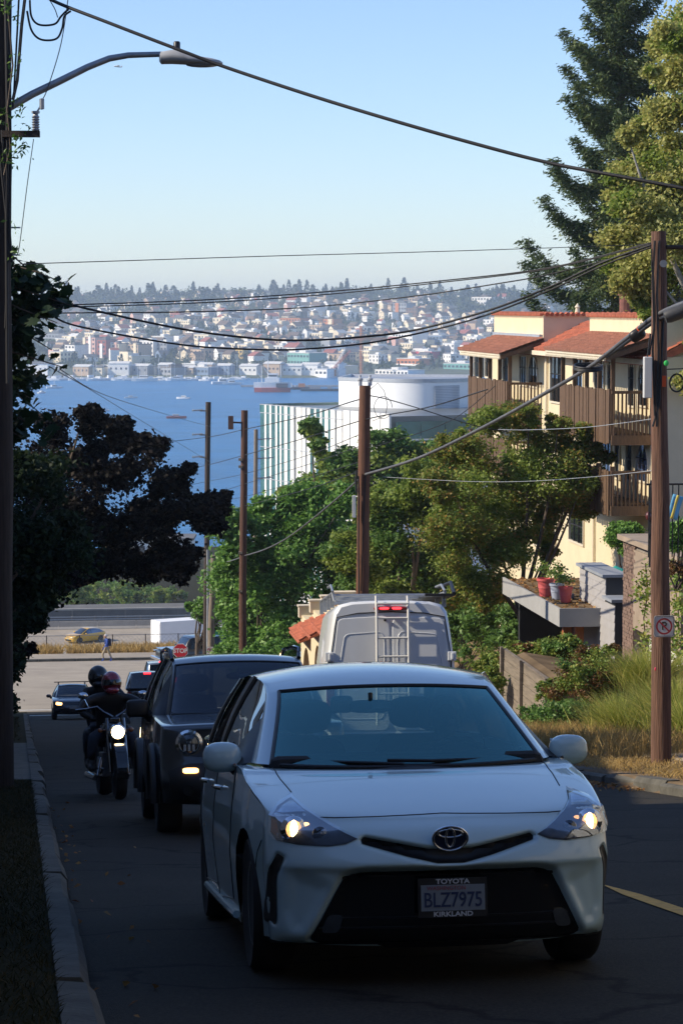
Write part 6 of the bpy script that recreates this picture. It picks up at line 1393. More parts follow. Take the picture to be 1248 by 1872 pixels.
# ---- small dark hatchback coming up from the crossing
def small_car(name, label, s, t, spec, paint, lamps=None, away=False, glass=None, rear_lamps=False, yaw=0, dz=0, pose=None, n=12, bars=False, plate=True, cat='car', grp=None):
    loc, rot = pose or road_pose(s, t, away, dz); o = thing(name, label, cat, loc, (rot[0], rot[1], rot[2] + yaw), grp)
    k = Car(o, spec); k.lower(paint, 3, n, 2.8); k.greenhouse(paint, glass or mGlassDark, 3, 10, 2.8, .93, pillars=spec.get('pillars', (2.3,)), belt=False, rearglass=glass or mGlassDark)
    k.wheels(spec['wr'], .2, spec['wr'] * .65, 6)
    hw = k.side(.5, .6)
    k.patch('grille', [(-hw * .5, spec['gz'] + .07), (hw * .5, spec['gz'] + .07), (hw * .5, spec['gz'] - .03), (-hw * .5, spec['gz'] - .03)], mBlack, .004, .08)
    k.patch('lower_grille', [(-hw * .6, .45), (hw * .6, .45), (hw * .65, .28), (-hw * .65, .28)], mBlack, .004, .08)
    for sg in (-1, 1):
        p_ = rounded([(sg * hw * .52, spec['gz'] + .06), (sg * hw * .82, spec['gz'] + .10), (sg * hw * .84, spec['gz'] - .02), (sg * hw * .55, spec['gz'] - .04)], 3, .25)
        k.patch('headlight', p_, (lamps if lamps else M('headlamp_glass', (.1, .11, .12), .05, .6, 30, metal=.7)), .012, .05)
        if rear_lamps: k.patch('tail_light', [(sg * hw * .68, .95), (sg * hw * .92, .95), (sg * hw * .92, .72), (sg * hw * .7, .72)], mRedLamp, .012, .06, back=True)
        mirror(o, sg * (hw + .14), spec['my'], spec['mz'], .1, .06, .07, paint, sg)
        if bars: mb = MB(); mb.tube([(sg * .55, 1.9, spec['rz'] + .0), (sg * .55, 2.0, spec['rz'] + .07), (sg * .55, 3.3, spec['rz'] + .07), (sg * .55, 3.4, spec['rz'])], .016, 6); mb.build('roof_rail', mBlack, o)
    if bars:
        for y in (2.1, 3.1): mb = MB(); mb.box(-.72, .72, y - .03, y + .03, spec['rz'] + .08, spec['rz'] + .115); mb.build('roof_bar', mBlack, o)
    if plate: mb = MB(); q, _n = k.hit(0, .5); mb.box(-.15, .15, q.y - .02, q.y - .005, .44, .56); mb.build('number_plate', mPlate, o)
    if rear_lamps:
        q = k.g[-4][len(k.g[-4]) // 2]; mb = MB(); mb.box(-.13, .13, k.g[-7][10][1] - .03, k.g[-7][10][1] + .06, k.g[-7][10][2] + .0, k.g[-7][10][2] + .05); mb.build('brake_light', mRedLamp, o)
    return k
hatch = dict(hw=[(0, .8), (.4, .83), (.9, .87), (3.3, .87), (3.9, .82), (4.3, .75)], bulge=[(.2, .96), (.5, 1), (.8, .99), (1.0, .95)], shoulder=[(.4, .78), (1.0, .9), (1.5, .95), (3.9, 1.0)],
    front=[(.1, .2, .4, .22), (.0, .35, .4, .35), (0, .55, .4, .55), (.05, .68, .4, .68), (.15, .76, .4, .77), (.5, .86, .6, .84), (1.0, .93, 1.2, .92), (1.4, .93, 1.7, .95)],
    rear=[(4.1, .98, 3.85, 1.0), (4.2, .7, 3.85, .7), (4.15, .3, 3.85, .3)], sill=.22, wz=.32, arches=[(.82, .36), (3.4, .36)],
    roof=[(1.05, .93, 1.35, .94, .7), (1.85, 1.40, 1.95, 1.37, .58), (2.4, 1.475, 2.4, 1.43, .6), (3.2, 1.45, 3.2, 1.40, .58), (3.75, 1.36, 3.7, 1.32, .55), (4.08, .99, 3.9, .99, .66)], wr=.32, gz=.63, my=1.5, mz=.98, rz=1.45)
mNavy = M('black_blue_paint', (0.012, 0.015, 0.022), .25, .05, 1, coat=1)
v = small_car('hatchback_car', 'black hatchback with roof bars and lit lamps coming up from the crossing', 102.5, 2.15, hatch, mNavy, mAmber, glass=glassmat('hatch_glass', (.55, .62, .6), .1), bars=True)
# ---- vehicles going down and on the cross streets
wagon = dict(hatch, roof=[(1.15, 1.0, 1.4, 1.0, .74), (1.9, 1.62, 2.0, 1.58, .66), (2.6, 1.70, 2.6, 1.66, .68), (3.6, 1.68, 3.6, 1.63, .67), (4.0, 1.6, 3.95, 1.56, .64), (4.25, 1.05, 4.0, 1.05, .72)], rear=[(4.3, 1.05, 3.95, 1.06), (4.38, .8, 3.95, .8), (4.3, .35, 3.95, .35)], shoulder=[(.4, .9), (1.0, 1.0), (1.5, 1.03), (3.95, 1.06)],
    front=[(.1, .25, .4, .27), (.0, .4, .4, .4), (0, .65, .4, .65), (.05, .85, .4, .82), (.15, .92, .4, .88), (.5, .98, .6, .95), (1.0, 1.02, 1.2, 1.0), (1.4, 1.02, 1.7, 1.03)], gz=.75, mz=1.08, rz=1.66, wr=.36, wz=.36, arches=[(.85, .4), (3.4, .4)])
mSilver = M('silver_paint', (.22, .23, .24), .25, .05, 1, metal=.6, coat=1)
small_car('utility_car', 'grey sport utility with brake light on driving down to the crossing', 126, 6.9, wagon, mSilver, away=True, rear_lamps=True)
# pickup: cab, bed and tailgate
loc, rot = road_pose(113.5, 5.55, True); pk = thing('pickup_truck', 'black pickup truck with brake light driving away beside the motorcycle', 'truck', loc, rot)
spec = dict(hw=[(0, .92), (.4, .96), (1, .99), (5.0, .99), (5.5, .97), (5.8, .95)], bulge=[(.3, .96), (.6, 1), (1.0, .99), (1.2, .97)], shoulder=[(.4, 1.05), (1.5, 1.14), (5.4, 1.16)],
    front=[(.1, .4, .4, .42), (0, .55, .4, .55), (0, .9, .4, .9), (.1, 1.04, .4, 1.03), (.6, 1.12, .7, 1.08), (1.4, 1.17, 1.6, 1.14)], rear=[(5.62, 1.16, 5.4, 1.16), (5.65, .9, 5.4, .9), (5.62, .5, 5.4, .5)], sill=.42, wz=.4, arches=[(1.0, .46), (4.5, .46)],
    roof=[(1.45, 1.17, 1.6, 1.16, .82), (2.15, 1.78, 2.25, 1.74, .72), (2.8, 1.88, 2.8, 1.83, .74), (3.5, 1.87, 3.5, 1.82, .73), (3.75, 1.78, 3.7, 1.74, .70), (3.95, 1.18, 3.85, 1.18, .8)])
k = Car(pk, spec); k.lower(mNavy, 3, 14, 4.5); k.greenhouse(mNavy, mWin, 3, 10, 4.0, .9, belt=False, sideglass=mWin, rearglass=mWin); k.wheels(.39, .26, .24, 6)
k.patch('tailgate', rounded([(-.78, 1.12), (.78, 1.12), (.78, .72), (-.78, .72)], 3, .1), mBlackGloss, .012, .1, back=True)
for sg in (-1, 1): k.patch('tail_light', [(sg * .82, 1.12), (sg * .94, 1.12), (sg * .94, .78), (sg * .82, .78)], mRedDim, .014, .06, back=True)
mb = MB(); mb.box(-.16, .16, 3.68, 3.80, 1.79, 1.85); mb.build('brake_light', mRedLamp, pk); mb = MB(); mb.box(-.16, .16, 5.66, 5.69, .56, .68); mb.build('number_plate', mPlate, pk)
mb = MB(); mb.box(-.95, .95, 5.63, 5.78, .5, .66); mb.build('rear_bumper', mChrome, pk)
mb = MB(); mb.box(-.9, .9, 3.95, 5.55, .8, .82); mb.build('bed_floor', mVoid, pk)
# dark off-roader waiting across the end of the street
p = PS(360, 1224, 149); s_, t_ = st(p)
wr = dict(wagon, roof=[(1.35, 1.12, 1.45, 1.12, .74), (1.75, 1.74, 1.8, 1.72, .68), (2.4, 1.82, 2.4, 1.79, .7), (3.6, 1.82, 3.6, 1.79, .7), (4.15, 1.80, 4.1, 1.77, .69), (4.3, 1.1, 4.15, 1.1, .74)], rear=[(4.35, 1.1, 4.1, 1.12), (4.4, .8, 4.1, .8), (4.35, .4, 4.1, .4)], shoulder=[(.4, 1.08), (1.0, 1.1), (1.5, 1.12), (4.1, 1.12)],
    front=[(.1, .35, .4, .37), (.0, .5, .4, .5), (0, .8, .4, .8), (.03, 1.0, .4, .98), (.1, 1.07, .4, 1.06), (.5, 1.1, .6, 1.08), (1.2, 1.13, 1.3, 1.11), (1.5, 1.12, 1.7, 1.12)], gz=.86, mz=1.2, rz=1.8, wr=.41, wz=.41, arches=[(.8, .46), (3.6, .46)])
wk = small_car('off_road_car', 'black off roader with grey bonnet facing left behind the stop sign', 0, 0, wr, M('black_paint', (.008, .009, .010), .3, 0, coat=1), pose=(W(s_, t_ - 2.3, zr(s_) + .02), (0, 0, A - R(72))), glass=glassmat('teal_screen', (.35, .55, .58), .3))
mb = MB(); mb.box(-.7, .7, .12, 1.25, 1.12, 1.16); mb.build('bonnet', mSilver, wk.o, bevel=.02)
for sg in (-1, 1): mb = MB(); mb.box(sg * .62 - .18, sg * .62 + .18, -.03, .7, .96, 1.02); mb.build('wing', mSilver, wk.o, bevel=.02)
mb = MB(); mb.box(-.8, .8, -.18, -.02, .5, .68); mb.build('bumper', mChrome, wk.o, bevel=.03)
# yellow hatchback down on the lower road
p = P(160, 1180, 246); yel = dict(hatch, shoulder=[(.4, .74), (1.0, .86), (1.5, .92), (3.9, 1.0)], roof=[(1.0, .9, 1.3, .92, .68), (1.9, 1.38, 2.0, 1.34, .55), (2.4, 1.45, 2.4, 1.4, .57), (3.0, 1.41, 3.0, 1.36, .55), (3.5, 1.28, 3.45, 1.25, .52), (4.1, .98, 3.9, .98, .62)])
small_car('yellow_car', 'yellow hatchback on the lower road behind the dry grass', 0, 0, yel, M('yellow_paint', (.62, .36, .015), .3, .03, 1, coat=1), pose=((p.x - 1.9, p.y, -33.15), (0, 0, R(-48))), glass=mWin)
# white box truck
p = P(330, 1182, 240); bt = thing('box_truck', 'white box truck standing behind the stop sign on the lower road', 'truck', (p.x, p.y, -33.1), (0, 0, R(28)))
mTruck = M('truck_white', (.80, .80, .79), .5, .03, 1)
mb = MB(); mb.box(-2.6, 2.6, -1.1, 1.1, .95, 3.15); mb.build('box', mTruck, bt, bevel=.04)
mb = MB(); mb.box(2.65, 4.3, -1.0, 1.0, .5, 2.3); cb = mb.build('cab', mTruck, bt, bevel=.12); mb = MB(); mb.box(4.2, 4.33, -.85, .85, 1.4, 2.1); mb.build('windscreen', mWin, cb)
mb = MB(); mb.box(-2.7, 4.2, -.5, .5, .55, .85); mb.build('chassis', mBlack, bt); mb = MB(); mb.box(-3.6, -2.65, -1.05, 1.05, .5, .62); mb.build('tail_lift', mTruck, bt)
mb = MB(); mb.box(-2.64, -2.605, -1.0, 1.0, 1.0, 3.05); mb.build('rear_door', mTruck, bt)
for x in (-1.6, 3.3):
    for y in (-.95, .95): mb = MB(); mb.lathe([(.2, -.12), (.45, -.12), (.45, .12), (.2, .12), (0, .1)], (x, y, .45), 18, 'y'); mb.build('wheel', mRubber, bt)
# green and white van beyond the off-roader
p = PS(413, 1180, 190); vb = thing('delivery_van', 'pale van with a green side beyond the street name sign', 'van', (p.x, p.y, p.z - 1.6), (0, 0, R(12)))
mb = MB(); mb.ext(rounded([(-1.6, 0), (1.9, 0), (1.9, 1.7), (1.5, 2.2), (-1.1, 2.2), (-1.6, 1.5)], 3, .2), (0, -1, .35), (1, 0, 0), (0, 0, 1), (0, 2, 0)); b_ = mb.build('body', M('pale_blue_paint', (.45, .55, .60), .3, .03, 1, coat=1), vb, True, 40)
mb = MB(); mb.box(-.9, 1.6, -1.02, -.99, 1.55, 2.3); mb.build('side_panel', M('green_panel', (.02, .20, .13), .4, .1, 1), vb); mb = MB(); mb.box(-1.45, -1.0, -1.03, -.99, 1.5, 2.2); mb.build('window', mWin, vb)
for x in (-1.0, 1.3): mb = MB(); mb.lathe([(.15, -1.02), (.36, -1.02), (.36, -.8), (.15, -.8)], (x, 0, .36), 16, 'y'); mb.build('wheel', mRubber, vb)
# ---- white high-roof van seen from behind
mVan = M('van_white', (.68, .70, .71), .35, .02, 1, coat=.6)
loc, rot = road_pose(37.2, 5.56, True, 0, K); rot = (rot[0], rot[1], rot[2] - R(4.2)); van = thing('cargo_van', 'white high roof van with ladder rack and brake light, seen from behind', 'van', loc, rot)
# local axis: y grows towards the rear; rear face at y=0
def vsec(f=1.0, g=0.0):
    h = [(.985, .45), (1.0, .8), (1.0, 1.25), (.965, 1.7), (.90, 2.2), (.86, 2.42), (.78, 2.53), (.6, 2.575), (.3, 2.59), (0, 2.595)]
    r_ = [(x * f, .45 + (z - .45) * (1 - g)) for x, z in h]; return r_ + [(-x, z) for x, z in r_[:-1][::-1]]
mb = MB(); secs = [(.0, .955, .02), (-.03, .985, .006), (-.08, 1.0, 0), (-1.5, 1, 0), (-3.6, 1, 0), (-4.2, .98, .02), (-4.7, .94, .2), (-5.4, .9, .52), (-5.7, .85, .62)]
mb.grid([[(x, y, z) for x, z in vsec(f, g)] for y, f, g in secs]); k = len(vsec()); mb.add([(x, 0, z) for x, z in vsec(.955, .02)], [tuple(range(k))]); mb.add([(x, -5.7, z) for x, z in vsec(.85, .62)], [tuple(range(k))[::-1]])
mb.build('body', mVan, van, True, 40)
for sg in (-1, 1):
    pan = rounded([(sg * .02, .62), (sg * .90, .62), (sg * .88, 1.7), (sg * .80, 2.32), (sg * .02, 2.36)], 4, .12)
    mb = MB(); mb.ext(pan, (0, 0, 0), (1, 0, 0), (0, 0, 1), (0, .022, 0)); d_ = mb.build('rear_door', mVan, van, bevel=.012)
    inn = rounded([(sg * .10, .8), (sg * .80, .8), (sg * .78, 1.6), (sg * .70, 2.08), (sg * .10, 2.12)], 4, .15)
    mb = MB(); mb.tube([(x, .022, z) for x, z in inn] + [(inn[0][0], .022, inn[0][1])], .007, 6); mb.build('pressing', mVan, d_, True)
    for z in (.8, 1.72): mb = MB(); mb.box(sg * .93 - .06, sg * .93 + .07, -.05, .045, z - .05, z + .09); mb.box(sg * .93 - .02, sg * .93 + .02, .04, .06, z - .03, z + .07); mb.build('hinge', mVan, d_, bevel=.01)
    mb = MB(); mb.box(sg * .86, sg * .985, -.02, .03, .62, 1.35); mb.build('tail_light', mRedDim, van, bevel=.01)
mb = MB(); mb.tube([(x, .01, z) for x, z in [(-.84, .6), (-.92, 1.7), (-.82, 2.34), (-.5, 2.40), (0, 2.42), (.5, 2.40), (.82, 2.34), (.92, 1.7), (.84, .6)]], .008, 6); mb.build('door_seal', mBlack, van)
mb = MB(); mb.box(-.95, .95, -.1, .12, .42, .58); mb.build('rear_bumper', mBlack, van, bevel=.03)
mb = MB(); mb.ball((0, .03, 2.47), (.26, .04, .035), 18, 8, 0, .6); bl = mb.build('brake_light', mRedDim, van, True, 60)
for x in (-.09, .10): mb = MB(); mb.ball((x, .066, 2.47), (.075, .012, .018), 12, 6, 0, .6); mb.build('lamp', mRedLamp, bl, True, 60)
mb = MB(); mb.ball((.09, .04, 2.30), (.022, .022, .028), 10, 6); mb.build('camera_housing', mBlack, van)
ld = thing('ladder', 'pale ladder fixed to the rear of the white van', 'ladder', loc, rot)
mLad = M('ladder_cream', (.66, .65, .60), .5, .05, 3)
for x in (-.26, .22): mb = MB(); mb.tube([(x, .12, .7), (x, .12, 2.40), (x, .02, 2.66)], .02, 8); mb.build('rail', mLad, ld, True)
for z in (.9, 1.18, 1.46, 1.74, 2.02, 2.32, 2.54): mb = MB(); mb.tube([(-.26, .12, z), (.22, .12, z)], .017, 8); mb.build('rung', mLad, ld, True)
# the ladder moves with the van: keep it as a part of it
for ch in list(ld.children): ch.parent = van
bpy.data.objects.remove(ld)
rk = link('roof_rack', None, van)
for sg in (-1, 1):
    mb = MB(); mb.tube([(sg * .84, -.3, 2.60), (sg * .86, -.35, 2.72), (sg * .86, -4.2, 2.72)], .022, 8); mb.tube([(sg * .86, -.3, 2.74), (sg * .86, -.9, 2.86), (sg * .86, -1.8, 2.86)], .02, 8); mb.build('side_rail', mSteel, rk, True)
    for y in (-.5, -1.6, -2.8, -4.0): mb = MB(); mb.box(sg * .86 - .03, sg * .86 + .03, y - .05, y + .05, 2.5, 2.72); mb.build('foot', mSteel, rk)
for y in (-.35, -1.5, -2.7, -4.0): mb = MB(); mb.tube([(-.86, y, 2.68), (.86, y, 2.68)], .026, 8); mb.build('crossbar', mSteel, rk, True)
mb = MB(); mb.box(-1.0, -.55, -3.4, -.2, 2.66, 2.7); mb.tube([(-1.0, -.3, 2.7), (-1.02, -1.0, 2.9), (-1.02, -3.0, 2.9)], .03, 8); mb.build('ladder_tray', mBlack, rk)
for sg in (-1, 1):
    for y in (-1.0, -4.6): mb = MB(); mb.lathe([(.18, -.12), (.35, -.12), (.36, 0), (.35, .12), (.18, .12), (0, .1)], (sg * .84, y, .36), 24, 'x'); mb.build('wheel', mRubber, van, True, 50)
    mirror(van, sg * 1.18, -4.3, 1.45, .12, .06, .2, mBlack, sg, .6)
# ------------------------------------------------------------------ poles, lamps, cables
random.seed(9); rng = np.random.default_rng(9)
def pole(label, s, ub, ut, vt, r, mat_, name='utility_pole', grp=None, rt=None, vb=None):
    b = PS(ub, 1200, s); t_ = st(b)[1]; base = W(s, t_, ground(s, t_)); top = PS(ut, vt, s)
    o = thing(name, label, 'pole', base, (0, 0, 0), grp); d = top - base; n = 8
    mb = MB(); pts = [d * (i / n) + Vector((random.uniform(-.012, .012), random.uniform(-.012, .012), 0)) for i in range(n + 1)]; pts[0] = Vector((0, 0, -.4)); pts[-1] = d
    mb.tube(pts, np.linspace(r * 1.12, rt or r * .85, n + 1), 14); mb.build('shaft', mat_, o, True, 50)
    return o, base, top
def loc_in(o, p): return Vector(p) - o.location
# left pole with its gear
LP = 31.0
lpole, lb, lt = pole('tall dark utility pole with vines at the left edge, carrying the street lamp', LP, -4, -2, -90, .17, mWoodDark)
def px3(lst, s): return [PS(u, v, s) for u, v in lst]
for i, (path, r) in enumerate([([(24, -40), (22, 150), (24, 300), (20, 480)], .018), ([(40, -20), (36, 60), (30, 170), (28, 200)], .012), ([(50, 0), (44, 50), (36, 150), (28, 185)], .02), ([(8, 240), (12, 330), (22, 420), (26, 480)], .016), ([(2, 260), (16, 400), (18, 500), (14, 600)], .014), ([(14, -30), (18, 200), (16, 420), (18, 700)], .02)]):
    mb = MB(); mb.tube([loc_in(lpole, p) - Vector((0, .2, 0)) for p in px3(path, LP)], r, 7); mb.build('riser_cable', mCable, lpole, True)
mb = MB(); a0, b0 = loc_in(lpole, PS(5, 245, LP - .2)), loc_in(lpole, PS(74, 245, LP - .2)); mb.box(a0.x, b0.x, a0.y - .05, a0.y + .05, a0.z - .038, a0.z + .038); mb.build('crossarm', mWoodDark, lpole)
q = loc_in(lpole, PS(66, 240, LP - .2)); mb = MB(); mb.lathe([(.035, 0)] + sum([[(.05, .02 + i * .03), (.034, .035 + i * .03)] for i in range(6)], []) + [(.03, .21), (.05, .215), (.05, .24), (.0, .245)], q, 14); mb.build('insulator', mPorcelain, lpole, True, 50)
q = loc_in(lpole, PS(77, 190, LP - .2)); mb = MB(); mb.lathe([(.0, -.07), (.03, -.06), (.03, .06), (.0, .07)], q, 10); mb.tube([q, loc_in(lpole, PS(66, 208, LP - .2))], .012, 5); mb.build('clamp', mPorcelain, lpole, True)
for u0, v0 in ((38, 416), (37, 466)): mb = MB(); q = loc_in(lpole, PS(u0, v0, LP - .15)); mb.tube([q - Vector((.12, 0, 0)), q], .01, 5); mb.build('pole_step', mSteel, lpole)
# street lamp on its arm
lamp = thing('street_lamp', 'grey street lamp on a curved arm reaching over the road', 'street lamp', PS(20, 190, LP))
mb = MB(); mb.tube([loc_in(lamp, p) for p in px3([(18, 196), (60, 172), (110, 148), (160, 123), (200, 107), (235, 101), (265, 100), (300, 99)], LP)], [.05, .047, .045, .042, .04, .037, .035, .034], 12); mb.build('arm', mSteel, lamp, True, 60)
mLampHd = M('lamp_head', (.42, .42, .41), .45, .06, 4, metal=.2)
hb = loc_in(lamp, PS(292, 106, LP)); rows = []
for x, zc, hh, ww in [(0, 0, .05, .09), (.02, 0, .075, .13), (.15, .012, .085, .15), (.30, .005, .085, .16), (.36, -.02, .062, .165), (.50, -.035, .052, .16), (.64, -.05, .045, .13), (.73, -.06, .032, .09), (.765, -.065, .012, .03)]:
    rows.append([(hb.x + x, hb.y + ww * math.cos(a), hb.z + zc + hh * math.copysign(abs(math.sin(a)) ** .7, math.sin(a))) for a in np.linspace(0, 2 * math.pi, 21)])
mb = MB(); mb.grid(rows); hd = mb.build('lamp_head', mLampHd, lamp, True, 45)
mb = MB(); mb.ball((hb.x + .52, hb.y, hb.z - .085), (.2, .12, .03), 16, 8); mb.build('lens', M('lamp_lens', (.25, .26, .27), .2, .1, 5), hd, True, 60)
mb = MB(); mb.lathe([(.042, 0), (.042, .10), (.03, .115), (0, .118)], (hb.x + .21, hb.y, hb.z + .085), 14); mb.build('photocell', mBlack, hd, True, 40)
# vines on the pole
vn = thing('climbing_vine', 'leafy vine sprouting from the tall left pole', 'plant', lb)
vp = []
for u, v, n in [(38, 195, 16), (46, 230, 14), (30, 260, 22), (42, 270, 16), (36, 285, 10), (12, 210, 20), (14, 280, 20), (25, 130, 8), (22, 20, 14), (8, 10, 14), (28, 110, 8), (24, 410, 6), (26, 470, 8), (18, 300, 10), (30, 40, 5)]:
    for _ in range(n): vp.append(np.array(PS(u + random.gauss(0, 8), v + random.gauss(0, 10), LP - .3) - lb))
link('leaves', npmesh('leaves', leaf_verts(np.array(vp), .075, rng, .2, .4, .3), 4, [lfGreen]), vn)
mb = MB(); mb.tube([PS(u, v, LP - .25) - lb for u, v in [(8, 320), (20, 270), (14, 200), (24, 120), (16, 20)]], .012, 5); mb.build('stem', mBark, vn)
# right pole
RP = 33.6
rp_, rb2, rt2 = pole('brown utility pole with no parking sign at the right kerb', RP, 1210, 1203, 423, .128, M('right_pole_wood', (.055, .026, .018), .85, .45, 6, 1.0, stretch=(7, 7, .22), col2=(.22, .115, .075), bscale=12), rt=.10)
mBoxW = M('pale_box', (.55, .56, .56), .5, .05, 3)
def onp(u, v, ds=-.16): return loc_in(rp_, PS(u, v, RP + ds))
q = onp(1183, 690); mb = MB(); mb.box(q.x - .055, q.x + .055, q.y - .05, q.y + .1, q.z - .28, q.z + .28); mb.build('equipment_box', mBoxW, rp_, bevel=.01)
for path, r in [([(1196, 440), (1193, 500), (1196, 580), (1192, 640), (1196, 760)], .014), ([(1204, 440), (1200, 540), (1203, 640), (1200, 780)], .016), ([(1190, 455), (1194, 600), (1186, 650)], .01), ([(1212, 580), (1208, 660), (1204, 740), (1192, 780)], .014), ([(1188, 610), (1184, 640), (1182, 655)], .012)]:
    mb = MB(); mb.tube([onp(u, v, -.13) for u, v in path], r, 6); mb.build('riser_cable', mCable, rp_, True)
q = onp(1213, 697); mb = MB(); mb.box(q.x - .026, q.x + .026, q.y, q.y + .012, q.z - .075, q.z + .075); mb.build('orange_tag', M('orange_tag', (.75, .10, .02), .5, 0), rp_)
q = onp(1217, 664); mb = MB(); mb.ball(q, (.035, .015, .04), 10, 6); mb.build('green_tag', M('green_tag', (.05, .55, .12), .5, 0), rp_)
q = onp(1197, 1223); mb = MB(); mb.ball(q, (.012, .012, .025), 8, 6); mb.build('pink_tag', M('pink_tag', (.7, .05, .12), .5, 0), rp_)
q = onp(1212, 482); mb = MB(); mb.lathe([(.05, 0), (.05, .05), (.03, .08), (0, .09)], q, 12, 'y'); mb.build('bolt_cap', mSteel, rp_)
mb = MB(); mb.tube([onp(1216, 452, -.05), onp(1260, 452, -.05)], .03, 8); mb.build('bracket', mWoodDark, rp_)
mb = MB(); c0 = onp(1236, 700, -.1); mb.tube([c0 + Vector((.095 * math.cos(a), 0, .12 * math.sin(a))) for a in np.linspace(0, 2 * math.pi, 25)], .012, 6, cap=False); mb.tube([onp(1218, 675, -.1), onp(1248, 674, -.1)], .008, 5); mb.build('cable_coil', mCable, rp_, True)
# no parking sign
def sign_round(parent, q, w, h, rim=True):
    mb = MB(); mb.ext(rounded([(-w / 2, -h / 2), (w / 2, -h / 2), (w / 2, h / 2), (-w / 2, h / 2)], 3, .12), (q.x, q.y, q.z), (1, 0, 0), (0, 0, 1), (0, .006, 0)); pl_ = mb.build('plate', M('sign_white', (.62, .60, .58), .5, .08, 6), parent)
    mr = M('sign_red', (.40, .03, .04), .5, .1, 6); R_ = min(w, h) * .40
    mb = MB(); k = 28
    ring = [[(q.x + rr * math.cos(a), q.y - .003, q.z + rr * math.sin(a)) for a in np.linspace(0, 2 * math.pi, k)] for rr in (R_, R_ * .80)]; mb.grid(ring, 0)
    d = Vector((1, 0, -1)).normalized(); n_ = Vector((1, 0, 1)).normalized(); c_ = Vector((q.x, q.y - .0045, q.z))
    mb.add([c_ - d * R_ * .85 - n_ * R_ * .09, c_ + d * R_ * .85 - n_ * R_ * .09, c_ + d * R_ * .85 + n_ * R_ * .09, c_ - d * R_ * .85 + n_ * R_ * .09], [(0, 1, 2, 3)]); mb.build('prohibition_ring', mr, pl_)
    text('lettering', 'P', R_ * 1.35, mBlackGloss, pl_, (q.x, q.y - .002, q.z), (R(90), 0, 0), .0006, 1, .004)
    if rim:
        mb = MB(); pts = rounded([(-w * .46, -h * .46), (w * .46, -h * .46), (w * .46, h * .46), (-w * .46, h * .46)], 3, .12); mb.tube([(q.x + x, q.y - .001, q.z + z) for x, z in pts + pts[:1]], .003, 5); mb.build('border', mBlackGloss, pl_)
    return pl_
sg_ = thing('parking_sign', 'square no parking sign with red ring on the right pole', 'sign', PS(1213, 1145, RP - .16), (0, 0, R(4)))
sign_round(sg_, Vector((0, 0, 0)), .285, .295)
for z in (.12, -.12): mb = MB(); mb.ball((0, -.004, z), (.008, .006, .008), 8, 6); mb.build('bolt', mSteel, sg_)
# poles farther down the right kerb
p2, p2b, p2t = pole('reddish wooden pole standing behind the white van', 61, 660, 667, 705, .155, mWood, rt=.14)
q = loc_in(p2, PS(647, 926, 60.8)); mb = MB(); mb.box(q.x - .045, q.x + .045, q.y - .05, q.y + .05, q.z - .27, q.z + .27); mb.build('equipment_box', mBoxW, p2, bevel=.01)
for path, r in [([(655, 870), (656, 900), (655, 1000), (656, 1090)], .018), ([(652, 860), (650, 880), (652, 900)], .03), ([(668, 870), (664, 960), (660, 1080)], .014)]:
    mb = MB(); mb.tube([loc_in(p2, PS(u, v, 60.83)) for u, v in path], r, 6); mb.build('riser_cable', mCable, p2, True)
for du in (-9, 9): mb = MB(); mb.lathe([(.05, 0), (.05, .12), (.07, .13), (.07, .18), (.03, .2), (.03, .26)], loc_in(p2, PS(667 + du, 705, 61)), 10); mb.build('top_insulator', M('clear_insulator', (.5, .52, .54), .2, .1, 5), p2, True)
mb = MB(); c0 = loc_in(p2, PS(700, 745, 61)); mb.tube([c0 + Vector((.22 * math.cos(a), 0, .27 * math.sin(a))) for a in np.linspace(0, 5.6, 22)], .008, 5); mb.tube([loc_in(p2, PS(u, v, 61)) for u, v in [(676, 712), (690, 700), (702, 715), (708, 740), (704, 760), (680, 770)]], .008, 5); mb.build('jumper_wire', mCable, p2, True)
p3, p3b, p3t = pole('tall rusty brown pole with a box on an arm left of the white building', 100, 442, 447, 750, .145, M('rusty_pole_wood', (.10, .045, .028), .85, .4, 5, .6, stretch=(9, 9, .35)), rt=.135)
mb = MB(); a0 = loc_in(p3, PS(422, 772, 100)); mb.box(a0.x - .1, a0.x + .1, -.1 + a0.y, .1 + a0.y, a0.z - .28, a0.z + .25); mb.tube([a0, loc_in(p3, PS(447, 773, 100))], .035, 6); mb.build('equipment_box', M('rusty_box', (.10, .05, .035), .8, .3, 6), p3)
for v in (840, 853, 1010, 1080): mb = MB(); q = loc_in(p3, PS(440, v, 100)); mb.cbox(q, (.16, .3, .1)); mb.build('bracket', mWoodGrey, p3)
p4, p4b, p4t = pole('slim dark pole left of the rusty one, rising from the purple maple', 130, 375, 381, 735, .125, mWoodDark, rt=.14)
p5, p5b, p5t = pole('thin pale metal pole beside the leaning pole at the corner', 120, 380, 380, 1005, .07, mSteel, name='metal_pole')
p6, p6b, p6t = pole('short weathered pole leaning right at the corner', 118, 382, 391, 1015, .155, mWoodGrey, rt=.14)
p7, p7b, p7t = pole('grey pole in front of the teal end of the white building', 150, 464, 468, 785, .14, mWoodGrey)
def ins(o, u, v, s, L=.9, flip=1):
    q = loc_in(o, PS(u, v, s)); mb = MB(); mb.tube([q + Vector((-L / 2, 0, 0)), q + Vector((L / 2, 0, .06))], .03, 5)
    for i in range(5): mb.lathe([(.0, -.03), (.09, 0), (0, .03)], (q.x - L / 2 + L * (i + .5) / 5, q.y, q.z + .03), 8, 'x')
    return mb.build('insulator', mPorcelain, o, True)
for v in (751, 795, 836): ins(p4, 361, v, 130, .55)
for v in (803, 838, 874): ins(p7, 488, v, 150, .8)
for v in (803, 838, 874):
    mb = MB(); mb.tube([loc_in(p7, PS(466, v, 150)), loc_in(p7, PS(478, v, 150))], .04, 5); mb.build('insulator_arm', mSteel, p7)
